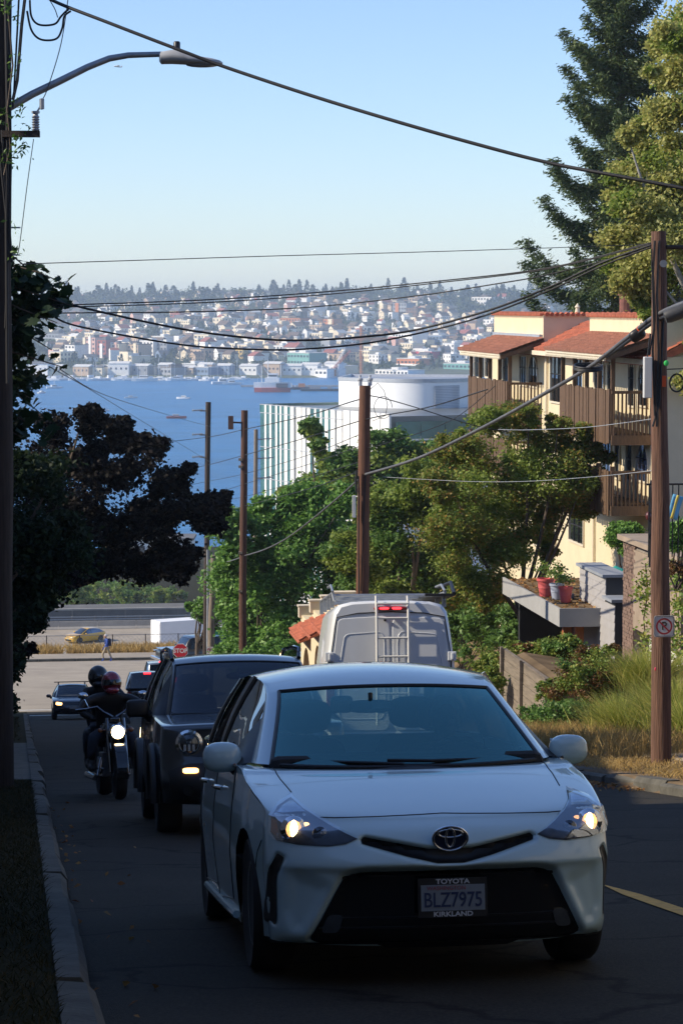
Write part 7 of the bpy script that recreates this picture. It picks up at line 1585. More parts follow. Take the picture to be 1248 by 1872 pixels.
for v in (751, 795, 836):
    mb = MB(); mb.tube([loc_in(p4, PS(380, v, 130)), loc_in(p4, PS(366, v, 130))], .04, 5); mb.build('insulator_arm', mSteel, p4)
# small sign on the leaning pole
s3 = thing('parking_sign', 'tiny white no parking sign low on the leaning pole', 'sign', PS(384, 1189, 117.6)); sign_round(s3, Vector((0, 0, 0)), .32, .34, False)
# stop sign with plate
ss = PS(330, 1190, 121); stp = thing('stop_sign', 'red octagonal stop sign at the foot of the street', 'sign', ss)
def octo(r): return [(r * math.cos(R(22.5 + 45 * i)), r * math.sin(R(22.5 + 45 * i))) for i in range(8)]
mStopW = M('stop_white', (.70, .70, .70), .5, 0); mStopR = M('stop_red', (.55, .02, .035), .45, .05, 3)
mb = MB(); mb.ext(octo(.385), (0, 0, 0), (1, 0, 0), (0, 0, 1), (0, .01, 0)); sp_ = mb.build('plate', mStopW, stp)
mb = MB(); mb.ext(octo(.355), (0, -.006, 0), (1, 0, 0), (0, 0, 1), (0, .005, 0)); mb.build('red_face', mStopR, sp_)
text('lettering', 'STOP', .30, mStopW, sp_, (0, -.009, 0), (R(90), 0, 0), .001, .95, .008)
mb = MB(); mb.box(-.23, .23, 0, .008, -.58, -.41); q_ = mb.build('lower_plate', mStopR, stp); text('lettering', 'ALL WAY', .11, mStopW, q_, (0, -.003, -.495), (R(90), 0, 0), .001, 1, .003)
mb = MB(); mb.box(-.03, .03, .012, .06, -2.3, .3); mb.build('post', mSteel, stp)
# street name sign
ns = PS(414, 1160, 122); o = thing('street_name_sign', 'green street name blades on a thin post by the corner', 'sign', ns)
mGS = M('street_green', (.01, .16, .09), .5, .05, 3); mb = MB(); mb.box(-.55, .02, -.01, .01, -.02, .2); mb.build('blade', mGS, o); mb = MB(); mb.box(-.012, .012, -.35, .35, -.26, -.04); mb.build('blade', mGS, o); mb = MB(); mb.tube([(0, 0, -2.2), (0, 0, -.02)], .03, 8); mb.build('post', mSteel, o)
# cables, one object each
def cable(label, pts, r, mat_=mCable, grp='overhead cables', name='power_cable'):
    P3 = [PS(u, v, s) for u, v, s in pts]; f = catmull([tuple(p) for p in P3], 7) if len(P3) > 2 else P3
    o_ = Vector(f[0]); mb = MB(); mb.tube([Vector(p) - o_ for p in f], r, 7); o = mb.build(name, mat_, None, True, 180, o_); tag(o, label, 'cable', grp); return o
cable('thick twisted cable crossing the sky behind the street lamp to the upper right', [(60, -30, 31), (95, 0, 31), (200, 42, 30.6), (330, 92, 30.2), (410, 122, 30), (560, 172, 29.5), (700, 215, 29), (850, 258, 28.5), (1000, 297, 28), (1130, 322, 27.5), (1290, 352, 27)], .021)
cable('thin wire almost level across the sky below the middle', [(30, 483, 31), (250, 476, 33), (500, 468, 35), (760, 461, 37), (1010, 453, 39), (1200, 446, 41)], .006)
cable('upper of the two close wires rising to the right pole over the far ridge', [(60, 558, 36), (135, 557, 36), (380, 548, 37), (600, 533, 37), (800, 514, 36), (1005, 489, 35), (1195, 442, 33.6)], .009)
cable('lower of the two close wires rising to the right pole over the far ridge', [(60, 563, 36), (135, 561, 36), (380, 553, 37), (600, 538, 37), (800, 517, 36), (1005, 491, 35), (1195, 444, 33.6)], .008)
cable('wire dipping gently below the ridge from the maple leaves to the right pole', [(60, 573, 37), (140, 572, 37), (350, 570, 37), (560, 562, 37), (760, 541, 36), (900, 520, 35), (1010, 500, 34.5), (1195, 452, 33.6)], .009)
cable('heavy cable hanging deepest before the far houses, rising to the right pole', [(100, 545, 36), (150, 562, 36), (330, 601, 36), (470, 619, 36), (560, 622, 36), (660, 616, 36), (760, 603, 36), (900, 565, 35), (1010, 522, 34.6), (1100, 480, 34), (1195, 446, 33.6)], .016)
cable('cable just under the heaviest one, ending at the right pole', [(100, 580, 36), (150, 598, 36), (330, 630, 36), (470, 639, 36), (560, 638, 36), (680, 626, 36), (800, 601, 36), (900, 572, 35), (1010, 528, 34.6), (1100, 486, 34), (1195, 450, 33.6)], .013)
bc = cable('thick grey bundled cable running from the right pole down to the rusty pole', [(1290, 540, 30), (1205, 573, 33.5), (1140, 622, 36), (1075, 672, 39), (990, 722, 43), (900, 772, 48), (800, 822, 54), (740, 846, 57), (665, 868, 61)], .034, mCableGrey)
cable('second strand of the bundled cable below the right pole', [(1290, 552, 30), (1205, 583, 33.5), (1150, 622, 35.6), (1110, 652, 37.5)], .024, mCable)
cable('sagging cable from the reddish pole down to the rusty pole', [(665, 868, 61), (600, 925, 70), (530, 980, 82), (485, 1004, 91), (447, 1016, 100)], .024, mCableGrey)
cable('last length of the sagging cable ending at the leaning pole', [(447, 1016, 100), (420, 1026, 108), (391, 1031, 118)], .024, mCableGrey)
for i, (pts, r) in enumerate([([(120, 838, 131), (250, 815, 131), (380, 799, 130), (447, 785, 100), (560, 760, 80), (640, 735, 64), (667, 728, 61)], .016), ([(340, 858, 131), (380, 850, 130), (447, 832, 100), (560, 800, 80), (667, 767, 61), (780, 745, 56), (890, 712, 50)], .014), ([(330, 890, 131), (380, 880, 130), (447, 866, 100), (560, 833, 80), (667, 790, 61)], .010), ([(385, 905, 130), (447, 885, 100), (560, 850, 80), (660, 815, 61)], .010), ([(385, 918, 130), (447, 908, 100), (560, 875, 80), (655, 845, 61)], .009), ([(385, 940, 130), (447, 925, 100), (560, 895, 80), (655, 862, 61)], .012), ([(667, 722, 61), (700, 728, 61), (760, 745, 62), (860, 776, 64), (930, 790, 66)], .012), ([(670, 820, 61), (740, 800, 58), (830, 765, 54), (905, 705, 50)], .008)]):
    cable(['upper wire strung between the dark slim pole and the reddish pole', 'wire passing all three middle poles and rising to the right', 'third wire down from the top between the middle poles', 'thin wire crossing the middle of the finned facade', 'thin wire low over the finned facade', 'lowest wire between the rusty and the reddish pole', 'black wire from the top of the reddish pole to the apartments', 'faint wire rising over the dark windows of the white building'][i], pts, r)
cable('white service wire to the upper balconies of the apartments', [(910, 785, 60), (960, 786, 58), (1060, 782, 50), (1140, 773, 42), (1196, 765, 33.6)], .007, mPorcelain)
cable('pale service wire past the lower balconies', [(700, 872, 61), (850, 880, 58), (960, 880, 54), (1080, 872, 44), (1196, 860, 33.6)], .006, mPorcelain)
cable('faint wire slanting over the water from the maple leaves', [(90, 670, 36), (170, 715, 60), (260, 770, 90), (385, 845, 130)], .008, mCableGrey)
cable('second faint wire slanting over the water to the slim pole', [(110, 675, 36), (200, 725, 60), (330, 765, 100), (385, 780, 130)], .008, mCableGrey)
cable('guy wire down the left pole past the insulator', [(126, -10, 31), (112, 80, 31), (88, 160, 30.9), (78, 182, 30.8)], .006)
cable('thin wire falling from the left crossarm beside the pole', [(62, 254, 30.8), (50, 340, 30.8), (36, 450, 30.8), (30, 468, 30.8)], .005)
cable('looped cable splice at the top left, upper loop', [(55, 0, 31), (58, 30, 31), (72, 45, 31), (100, 44, 31), (112, 30, 31), (125, 18, 31), (140, 18, 31), (330, 92, 30.2)], .013)
cable('looped cable splice at the top left, lower loop', [(50, 20, 31), (58, 55, 31), (75, 72, 31), (103, 71, 31), (114, 52, 31), (118, 30, 31), (130, 20, 31)], .013)
cable('thin jumper wire curling above the splice loops', [(85, -10, 31), (100, 15, 31), (106, 32, 31)], .006)
mb = MB(); sc_ = PS(1232, 574, 31.5); mb.lathe([(.0, -.14), (.075, -.13), (.09, -.08), (.09, .12), (.075, .16), (0, .17)], (0, 0, 0), 18, 'x'); o = mb.build('cable_splice', M('splice_grey', (.06, .06, .06), .5, .2, 6), None, True, 50, sc_, (0, R(-20), 0)); tag(o, 'dark splice case on the cables at the right edge', 'cable box')
mb = MB(); sc_ = PS(1164, 612, 35.0); mb.ball((0, 0, 0), (.12, .08, .09), 14, 8, 0, .7); mb.ball((.06, -.05, .05), (.04, .04, .06), 10, 6, 1); o = mb.build('cable_clamp', [mBlack, M('orange_tag', (.75, .10, .02))], None, True, 60, sc_, (0, R(-30), 0)); tag(o, 'black clamp with an orange cover where cables meet the right pole', 'cable clamp')
ring = thing('cable_loop', 'flat loop of spare cable hung on the bundled cable', 'cable loop', PS(1074, 672, 39)); 
for dz in (0, .03, -.02): mb = MB(); mb.tube([(.22 * math.cos(a), .22 * math.sin(a), .035 * math.sin(a) + dz) for a in np.linspace(0, 2 * math.pi, 29)], .016, 6, cap=False); mb.build('strand', mCable, ring, True)
# seaplane far off in the sky
pp = P(216, 122, 2700); o = thing('airplane', 'tiny white airplane below the street lamp arm', 'airplane', pp, (R(0), R(6), R(20)))
mb = MB(); mb.tube([(-4.5, 0, 0), (-3.5, 0, .1), (0, 0, .2), (3, 0, .1), (4.5, 0, .3)], [.2, .75, .9, .5, .15], 10); mb.build('fuselage', mWhite, o, True); mb = MB(); mb.box(-1.4, .3, -7, 7, .9, 1.05); mb.build('wing', mWhite, o); mb = MB(); mb.box(3.4, 4.5, -2, 2, .3, .4); mb.ext([(3.2, .3), (4.6, .3), (4.8, 1.9), (4.1, 1.9)], (0, -.08, 0), (1, 0, 0), (0, 0, 1), (0, .16, 0)); mb.build('tail', mWhite, o)
# ------------------------------------------------------------------ fence, barriers, far side of the crossing
fe = thing('chain_link_fence', 'chain link fence behind the dry grass beyond the crossing', 'fence', W(168.3, 0, zr(168.3)), (0, 0, A))
for i in range(14): mb = MB(); mb.tube([(-7 + i * 2.2, 0, -.3), (-7 + i * 2.2, 0, 1.28)], .035, 6); mb.build('post', mWoodDark, fe)
mb = MB(); mb.tube([(-7, 0, 1.25), (21.6, 0, 1.25)], .022, 6); mb.build('top_rail', mSteel, fe)
mb = MB()
for x in np.arange(-7, 21.6, .3):
    for sg in (-1, 1): mb.tube([(x, 0, .02), (x + sg * 1.22, 0, 1.24)], .006, 3, cap=False)
w_ = mb.build('wire_mesh', mSteel, fe); w_['kind'] = 'stuff'
mJer = M('barrier_concrete', (.30, .28, .25), .9, .15, .6)
b1 = thing('concrete_barrier', 'dark concrete barrier just beyond the lower road', 'barrier', W(259, 4, -33.25), (0, 0, A))
for i in range(14):
    mb = MB(); mb.ext([(-.35, 0), (.35, 0), (.3, .15), (.12, .35), (.08, .9), (-.08, .9), (-.12, .35), (-.3, .15)], (-24 + i * 4, 0, 0), (0, 1, 0), (0, 0, 1), (3.95, 0, 0)); mb.build('segment', mJer, b1)
g1 = thing('guard_rail', 'steel guard rail on posts behind the concrete barrier', 'guard rail', W(264, 4, -33.2), (0, 0, A))
for i in range(22): mb = MB(); mb.box(-25 + i * 2.4, -24.85 + i * 2.4, -.08, .08, -.1, .75); mb.build('post', mWoodGrey, g1)
for z in (.35, .62): mb = MB(); mb.box(-26, 28, -.14, -.09, z, z + .12); mb.build('rail', mSteel, g1)
b2 = thing('retaining_barrier', 'long dark freeway wall with a pale coping', 'barrier', W(286, 4, -36.2), (0, 0, A))
for i in range(10):
    mb = MB(); mb.box(-28 + i * 6, -22.03 + i * 6, -.15, .15, -.5, 1.72); mb.build('segment', M('dark_concrete', (.12, .115, .11), .9, .2, .6), b2); mb = MB(); mb.box(-28 + i * 6, -22.03 + i * 6, -.22, .22, 1.72, 1.9); mb.build('coping', mJer, b2)
for i, (u, v, r, h) in enumerate([(110, 1088, 2.2, 3.6), (145, 1082, 2.6, 4.4), (178, 1090, 2.2, 3.2), (205, 1080, 2.6, 4.2), (235, 1088, 2.0, 3.4), (258, 1092, 2.2, 2.9), (290, 1096, 1.8, 2.5), (318, 1098, 1.6, 2.2), (85, 1085, 2.2, 4.0)]):
    p = PS(u, v, 316 + (i % 3) * 4); zb = zr(318)
    names = ['olive shrub behind the freeway wall, second from the left', 'tallest olive shrub behind the freeway wall', 'low olive shrub between two taller ones behind the freeway wall', 'broad olive shrub above the pedestrian behind the freeway wall', 'shrub right of the broad one behind the freeway wall', 'rounded shrub left of the pale building glimpse', 'small shrub below the purple maple fringe', 'rightmost small shrub behind the freeway wall', 'leftmost olive shrub behind the freeway wall']
    shrub('shrub', names[i], 'shrub', (p.x, p.y, zb - 2.0), (r * 1.3, r), h * 1.25 + 1.6, 2600, .42, [lfGreen, lfYellow], 'shrubs behind the freeway wall', 300 + i, 14, zmin=-1)
p = PS(288, 1085, 430); o = thing('shore_building', 'pale building glimpsed under the purple maple', 'building', (p.x, p.y, zr(430) - 1)); mb = MB(); mb.box(-5, 6, 0, 8, 0, 4.2); mb.build('wall', FM['white'], o); mb = MB(); mb.box(-5.3, 6.3, -.3, 8.3, 4.2, 4.6); mb.build('roof', rcol['grey'], o)
for x in (-3, 0, 3): mb = MB(); mb.box(x - .9, x + .9, -.06, .1, 1.8, 3.2); mb.build('window', mFarWin, o)
# grasses
def grass(name, label, pts, h, w, mats, rg, lean=.35, kind='stuff'):
    pts = np.array(pts); o_ = pts.mean(0); v = blades(pts - o_, h, w, rg, lean); o = link(name, npmesh(name, v, 4, mats), None, tuple(o_)); tag(o, label, None, None, kind); return o
rg = np.random.default_rng(15)
s_ = rg.uniform(163.6, 168.4, 9000); t_ = rg.uniform(-9, 13, 9000); hk = (np.sin(t_ * 1.7) + np.sin(t_ * .61 + 2) > -1.5)
grass('dry_grass', 'dry tan grass along the fence beyond the crossing', [W(a, b_, zr(a) + .05) for a, b_ in zip(s_[hk], t_[hk])], .75, .09, [lfDry], rg, .3)
s_ = rg.uniform(2, 33, 42000); t_ = rg.uniform(-1.3, .14, 42000)
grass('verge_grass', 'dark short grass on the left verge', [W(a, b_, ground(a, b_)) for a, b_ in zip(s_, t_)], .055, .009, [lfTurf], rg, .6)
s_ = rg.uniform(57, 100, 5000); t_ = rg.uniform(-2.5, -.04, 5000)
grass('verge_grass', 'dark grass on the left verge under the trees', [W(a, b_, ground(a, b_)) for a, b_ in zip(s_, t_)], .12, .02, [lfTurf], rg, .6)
s_ = rg.uniform(24, 62, 17000); t_ = TR + .22 + np.abs(rg.normal(size=17000)) * .9; t_ = np.minimum(t_, 9.5)
grass('dry_grass', 'short dry grass on the right verge behind the kerb', [W(a, b_, ground(a, b_)) for a, b_ in zip(s_, t_)], .11, .014, [lfDry, lfTurf], rg, .6)
s_ = rg.uniform(35.5, 49, 9000); t_ = rg.uniform(8.1, 10.4, 9000); hk = t_ > 8.2 + .5 * np.sin(s_ * .9)
grass('dry_grass', 'tall straw coloured grass behind the kerb left of the right pole', [W(a, b_, ground(a, b_)) for a, b_ in zip(s_[hk], t_[hk])], .42, .014, [lfDry], rg, .35)
def tuft(label, u, v, s, n, h, w, mats, lean, rad, seed, grp='ornamental grass clumps'):
    rg = np.random.default_rng(seed); p = PS(u, v, s); t_ = st(p)[1]; b = W(s, t_, ground(s, t_)); o = thing('ornamental_grass', label, 'grass clump', b, (0, 0, 0), grp)
    a = rg.uniform(0, 6.28, n); rr = np.abs(rg.normal(size=n)) * rad * .5; pos = np.stack([rr * np.cos(a), rr * np.sin(a), np.zeros(n)], 1); d = np.stack([np.cos(a), np.sin(a)], 1) * rg.uniform(.05, .42, (n, 1))
    link('blades', npmesh('blades', blades(pos, h, w, rg, lean, d), 4, mats), o); return o
for i, q in enumerate([('broad green grass clump against the right pole, left side', 1150, 1330, 44, 3800, .85), ('grass clump left of the pole, in front of the reddish bush', 1135, 1352, 45.5, 2600, .6), ('tall green grass clump right of the pole', 1240, 1320, 42, 3600, 1.0), ('grass clump behind the pole below the vines', 1185, 1290, 49, 3000, .8), ('grass clump at the right edge with straw coloured tips', 1262, 1350, 40, 2600, .8), ('yellowing grass clump at the garage foot', 1130, 1280, 51, 2600, .6)]):
    tuft(q[0], q[1], q[2], q[3], q[4], q[5], .018, [lfReed], .25, .5, 500 + i)
# fallen leaves at the kerb
s_ = rg.uniform(29, 36, 260); t_ = TR - np.abs(rg.normal(size=260)) * .22
o = link('fallen_leaves', npmesh('fallen_leaves', leaf_verts(np.array([W(a, b_, zr(a) + .02) for a, b_ in zip(s_, t_)]), .07, rg, .9, .6), 4, [lfFallen])); tag(o, 'brown fallen leaves in the right gutter', None, None, 'stuff')
s_ = rg.uniform(6, 30, 70); t_ = TL + np.abs(rg.normal(size=70)) * .18
o = link('fallen_leaves', npmesh('fallen_leaves', leaf_verts(np.array([W(a, b_, zr(a) + .015) for a, b_ in zip(s_, t_)]), .05, rg, .9, .6), 4, [lfFallen])); tag(o, 'scattered leaves in the left gutter', None, None, 'stuff')
# shrubs on the right bank
def sh_px(label, u, v, s, r, h, n, size, mats, seed, name='shrub', nl=14, grp=None, zmin=-.2):
    p = PS(u, v, s); t_ = st(p)[1]; return shrub(name, label, 'shrub', W(s, t_, p.z - h * .5), r, h, n, size, mats, grp, seed, nl, zmin=zmin)
sh_px('tall bush with green foot and reddish top beside the shed', 1070, 1270, 50, 1.05, 1.75, 14000, .07, [lfIvy, lfGreen, lfRed], 601)
sh_px('reddish tipped bush in front of the brick garage', 1100, 1215, 50.5, .62, .8, 7000, .07, [lfRed, lfRed, lfIvy], 602)
sh_px('dark leafy bush at the foot of the tall reddish topped bush', 1035, 1318, 48, .7, .95, 6000, .08, [lfGreen], 603)
sh_px('low dark shrub in front of the plank wall', 985, 1318, 50, .55, .7, 3600, .08, [lfGreen], 604)
sh_px('ivy mound trailing over the left end of the plank wall', 905, 1222, 60, .75, .8, 6500, .10, [lfIvy], 605)
sh_px('ivy mound over the middle of the plank wall', 955, 1208, 59.5, .7, .7, 6000, .10, [lfIvy, lfRed], 606)
sh_px('ivy mound at the right end of the plank wall', 1000, 1195, 59, .6, .75, 5000, .10, [lfIvy], 607)
sh_px('ivy spilling over the front of the plank wall at its left end', 893, 1248, 57, .5, .7, 4500, .09, [lfIvy], 612)
sh_px('bright leafy shrub hiding the near end of the plank wall', 1012, 1268, 51.5, .42, .8, 4500, .08, [lfIvy, lfGreen], 613)
sh_px('ivy creeping under the carport edge', 1040, 1190, 58, .6, .8, 5000, .09, [lfIvy, lfGreen], 608)
sh_px('clipped round hedge between apartments and garage', 1140, 988, 66, .66, 1.75, 13000, .09, [lfLaurel], 609, 'hedge')
sh_px('bright leafy shrub behind the right pole at the edge', 1238, 985, 50, .5, 1.2, 4500, .09, [lfLaurel], 610)
sh_px('reddish plant above the garage roof at the right edge', 1235, 1045, 50, .35, .5, 1800, .07, [lfRed], 611)
for i, (u, v, s, r, h, lab) in enumerate([(700, 1160, 82, 1.1, 2.2, 'dark shrub under the trees right behind the van roof'), (770, 1165, 80, 1.2, 2.2, 'dark shrub under the trees, middle one right of the van'), (840, 1170, 78, 1.1, 2.2, 'dark shrub under the trees at the right end of the van'), (890, 1150, 76, 1.0, 2.4, 'shaded shrub left of the carport'), (935, 1160, 74, .8, 2.0, 'shaded shrub under the carport roof edge'), (470, 1215, 98, 1.0, 2.0, 'green shrub at the foot of the rusty pole'), (520, 1200, 103, 1.3, 2.6, 'green shrub left of the arched garage'), (430, 1200, 108, .9, 1.8, 'small green shrub left of the rusty pole foot'), (640, 1120, 92, 1.2, 2.4, 'green shrub behind the van ladder rack')]):
    sh_px(lab, u, v, s, r, h, 4200, .16, [lfGreen] if i < 5 or i == 8 else [lfLaurel], 620 + i)
for i, (u, v) in enumerate([(880, 1135), (900, 1165), (860, 1120)]):
    pass
# vines over the garage wall
vw = thing('wall_vine', 'green vine hanging over the brick garage beside the pole', 'plant', W(52, 13.8, ground(52, 13.8)))
vp = []
for u, v, n in [(1180, 1060, 90), (1175, 1090, 70), (1185, 1120, 60), (1180, 1160, 70), (1190, 1190, 70), (1235, 1060, 160), (1240, 1110, 160), (1230, 1160, 160), (1240, 1200, 160), (1170, 1180, 30), (1195, 1030, 50), (1165, 1075, 25)]:
    for _ in range(n): vp.append(np.array(PT(u + random.gauss(0, 9), v + random.gauss(0, 14), 13.75 - random.uniform(0, .25)) - vw.location))
link('leaves', npmesh('leaves', leaf_verts(np.array(vp), .10, rng, .25, .7, .2), 4, [lfIvy]), vw)
for u0 in (1178, 1238): mb = MB(); mb.tube([PT(u0 + random.uniform(-6, 6), v, 13.8) - vw.location for v in (1030, 1080, 1130, 1180, 1230)], .015, 5); mb.build('stem', mWoodDark, vw)
# garden things: lamp post, railing, banner, parasol
lp_ = PS(1188, 1000, 49); o = thing('lamp_post', 'slender black garden lamp post beside the right pole', 'lamp post', lp_)
mb = MB(); mb.tube([(0, 0, -.4), (0, 0, 1.25)], .035, 8); mb.tube([(0, 0, 1.2), (0, 0, 1.34)], [.05, .02], 8); mb.build('post', mBlack, o, True); mb = MB(); mb.ball((-.05, -.03, .62), (.06, .06, .09), 12, 8); mb.build('lantern', M('lantern_red', (.10, .02, .02), .4, .1, 5), o, True, 60)
ra_ = PS(1225, 1000, 48.5); o = thing('garden_railing', 'black garden railing behind the right pole', 'railing', ra_, (0, 0, A))
for i in range(12): mb = MB(); mb.tube([(-.45 + i * .12, 0, -.2), (-.45 + i * .12, 0, 1.25)], .012, 6); mb.build('baluster', mBlack, o)
mb = MB(); mb.tube([(-.5, 0, 1.25), (.95, 0, 1.25)], .02, 6); mb.build('rail', mBlack, o)
bn = PS(1233, 927, 48.2); o = thing('banner', 'light blue banner with a yellow stripe hung on the railing', 'banner', bn, (0, R(18), A))
mb = MB(); rows = [[(x, .03 * math.sin(z * 9 + x * 6), z) for x in np.linspace(-.11, .11, 6)] for z in np.linspace(-.24, .24, 9)]; mb.grid(rows); b_ = mb.build('cloth', M('banner_blue', (.13, .40, .62), .7, .05, 5), o, True, 180); sm_ = b_.modifiers.new('thick', 'SOLIDIFY'); sm_.thickness = .006
mb = MB(); rows = [[(x, .03 * math.sin(z * 9 + x * 6) - .008, z) for x in np.linspace(-.035, .02, 3)] for z in np.linspace(-.24, .24, 9)]; mb.grid(rows); b_ = mb.build('stripe', M('banner_yellow', (.70, .55, .10), .7, .05, 5), o, True, 180); sm_ = b_.modifiers.new('thick', 'SOLIDIFY'); sm_.thickness = .004
up = PS(1125, 1042, 63); o = thing('parasol', 'teal garden parasol behind the grey shed', 'parasol', up)
cv = MB(); k = 8; ap = (0, 0, .12)
for i in range(k):
    a0, a1 = 2 * math.pi * i / k, 2 * math.pi * (i + 1) / k; m_ = MB(); e0, e1 = (.75 * math.cos(a0), .75 * math.sin(a0), -.25), (.75 * math.cos(a1), .75 * math.sin(a1), -.25); mid = ((e0[0] + e1[0]) / 2 * .96, (e0[1] + e1[1]) / 2 * .96, -.22)
    m_.add([ap, e0, mid, e1, (ap[0], ap[1], ap[2] - .02), (e0[0], e0[1], -.27), (e1[0], e1[1], -.27)], [(0, 1, 2), (0, 2, 3), (4, 6, 5)]); m_.build('canopy_panel', M('parasol_teal', (.02, .30, .24), .7, .15, 5), o)
mb = MB(); mb.tube([(0, 0, -1.6), (0, 0, .2)], .02, 8); mb.build('pole', mSteel, o)
# ------------------------------------------------------------------ people and motorcycle
def skin(name, J, B, mat_, parent, root, sub=2, loc=None):
    me = bpy.data.meshes.new(name); bm = bmesh.new(); L = bm.verts.layers.skin.verify(); vs = {}
    for k_, q in J.items():
        v = bm.verts.new(q[:3]); v[L].radius = (q[3], q[4] if len(q) > 4 else q[3]); v[L].use_root = (k_ == root); vs[k_] = v
    for a, b in B: bm.edges.new((vs[a], vs[b]))
    bm.to_mesh(me); bm.free(); me.materials.append(mat_); o = link(name, me, parent, loc)
    m = o.modifiers.new('skin', 'SKIN'); m.use_smooth_shade = True
    m = o.modifiers.new('sub', 'SUBSURF'); m.levels = sub; m.render_levels = sub
    return o
def hand(J, B, tag_, wrist, d, side, r=.009):
    d = Vector(d).normalized(); side = Vector(side).normalized(); w = Vector(wrist); up = d.cross(side)
    J[tag_ + 'p'] = (*(w + d * .055), .030); B.append((tag_, tag_ + 'p'))
    for i, (o_, L_) in enumerate(((-.030, .065), (-.010, .078), (.010, .074), (.028, .058))):
        a = w + d * .10 + side * o_; b = a + d * L_ * .55 - up * .015; e = b + d * L_ * .3 - up * .03
        for n_, q in zip('abc', (a, b, e)): J[tag_ + str(i) + n_] = (*q, r)
        B += [(tag_ + 'p', tag_ + str(i) + 'a'), (tag_ + str(i) + 'a', tag_ + str(i) + 'b'), (tag_ + str(i) + 'b', tag_ + str(i) + 'c')]
    a = w + d * .05 - side * .045; b = a + d * .03 - side * .015 - up * .01
    J[tag_ + 't'] = (*a, r); J[tag_ + 'u'] = (*b, r); B += [(tag_ + 'p', tag_ + 't'), (tag_ + 't', tag_ + 'u')]
mLeather = M('black_leather', (.014, .012, .012), .45, .3, 9, .2); mJean = M('dark_jeans', (.035, .04, .055), .85, .2, 20); mBoot = M('boot_leather', (.02, .016, .013), .5, .2, 9)
mSkin = M('skin', (.45, .26, .18), .55, .05, 6); mHair = M('grey_hair', (.35, .33, .30), .8, .2, 30)
def seated(o, dy, dz, mat_top, wrists, knees, ankles, lean=.10, head=True, helmet=None, legs=True, head_x=0):
    J = {'pel': (0, 1.18 + dy, .78 + dz, .16, .13), 'sp': (0, 1.16 + dy, .98 + dz, .155, .115), 'ch': (head_x * .5, 1.16 + dy - lean, 1.16 + dz, .175, .125), 'nk': (head_x * .9, 1.15 + dy - lean, 1.28 + dz, .065), 'hd': (head_x, 1.12 + dy - lean, 1.37 + dz, .085), 'tp': (head_x, 1.12 + dy - lean, 1.45 + dz, .07)}
    B = [('pel', 'sp'), ('sp', 'ch'), ('ch', 'nk'), ('nk', 'hd'), ('hd', 'tp')]
    for sg, n in ((-1, 'l'), (1, 'r')):
        wx, wy, wz = wrists; J['sh' + n] = (head_x * .5 + sg * .19, 1.15 + dy - lean, 1.215 + dz, .072); J['el' + n] = (sg * (.32 + abs(wx) * .05), (1.15 + dy - lean) * .45 + wy * .55, wz + .02 + .05, .055); J['wr' + n] = (sg * wx, wy, wz, .036)
        B += [('ch', 'sh' + n), ('sh' + n, 'el' + n), ('el' + n, 'wr' + n)]; hand(J, B, 'wr' + n, (sg * wx, wy, wz), (sg * .1, -1, -.25), (sg, 0, 0))
        kx, ky, kz = knees; ax, ay, az2 = ankles
        J['hp' + n] = (sg * .10, 1.12 + dy, .74 + dz, .10); J['kn' + n] = (sg * kx, ky, kz, .07); J['an' + n] = (sg * ax, ay, az2, .045); J['to' + n] = (sg * (ax + .01), ay - .14, az2 - .07, .038)
        B += [('pel', 'hp' + n), ('hp' + n, 'kn' + n), ('kn' + n, 'an' + n), ('an' + n, 'to' + n)]
    skin('body', J, B, mat_top, o, 'pel')
    JT = {'pel': (0, 1.18 + dy, .77 + dz, .165, .135)}; BT = []
    for sg, n in ((-1, 'l'), (1, 'r')):
        JT['hp' + n] = (sg * .10, 1.12 + dy, .74 + dz, .108); JT['kn' + n] = (sg * kx, ky, kz, .08); JT['an' + n] = (sg * ax, ay, az2 + .06, .06); BT += [('pel', 'hp' + n), ('hp' + n, 'kn' + n), ('kn' + n, 'an' + n)]
    skin('trousers', JT, BT, mJean, o, 'pel')
    for sg in (-1, 1): skin('boot', {'a': (sg * ax, ay, az2 + .08, .055), 'b': (sg * ax, ay, az2 - .03, .058), 'c': (sg * (ax + .01), ay - .15, az2 - .07, .045)}, [('a', 'b'), ('b', 'c')], mBoot, o, 'b')
    if helmet:
        c = Vector((head_x, 1.12 + dy - lean, 1.40 + dz)); mb = MB(); mb.ball(c, (.128, .150, .145), 24, 16); h = mb.build('helmet', helmet, o, True, 60)
        mb = MB(); rows = []
        for ph in np.linspace(-.12, .34, 6): rows.append([(c.x + .133 * math.sin(a) * math.cos(ph), c.y - .156 * math.cos(a) * math.cos(ph), c.z + .15 * math.sin(ph) - .01) for a in np.linspace(-1.15, 1.15, 15)])
        mb.grid(rows); mb.build('visor', mBlackGloss, h, True, 60)
        mb = MB(); mb.ball((c.x, c.y - .10, c.z - .095), (.085, .06, .05), 14, 8); mb.build('chin_bar', helmet, h, True, 60)
mRedHel = M('helmet_red', (.30, .03, .045), .22, .25, 6, metal=.5, coat=1.0); mBlkHel = M('helmet_black', (.012, .012, .013), .4, .1, 6, coat=.5)
bs, bt_ = 30.0, 1.22; ml, mr_ = road_pose(bs, bt_, False, 0, K); mrot = (mr_[0], R(0), mr_[2] + R(5))
mc = thing('motorcycle', 'black motorcycle with its round headlamp lit, coming uphill by the kerb', 'motorcycle', ml, mrot)
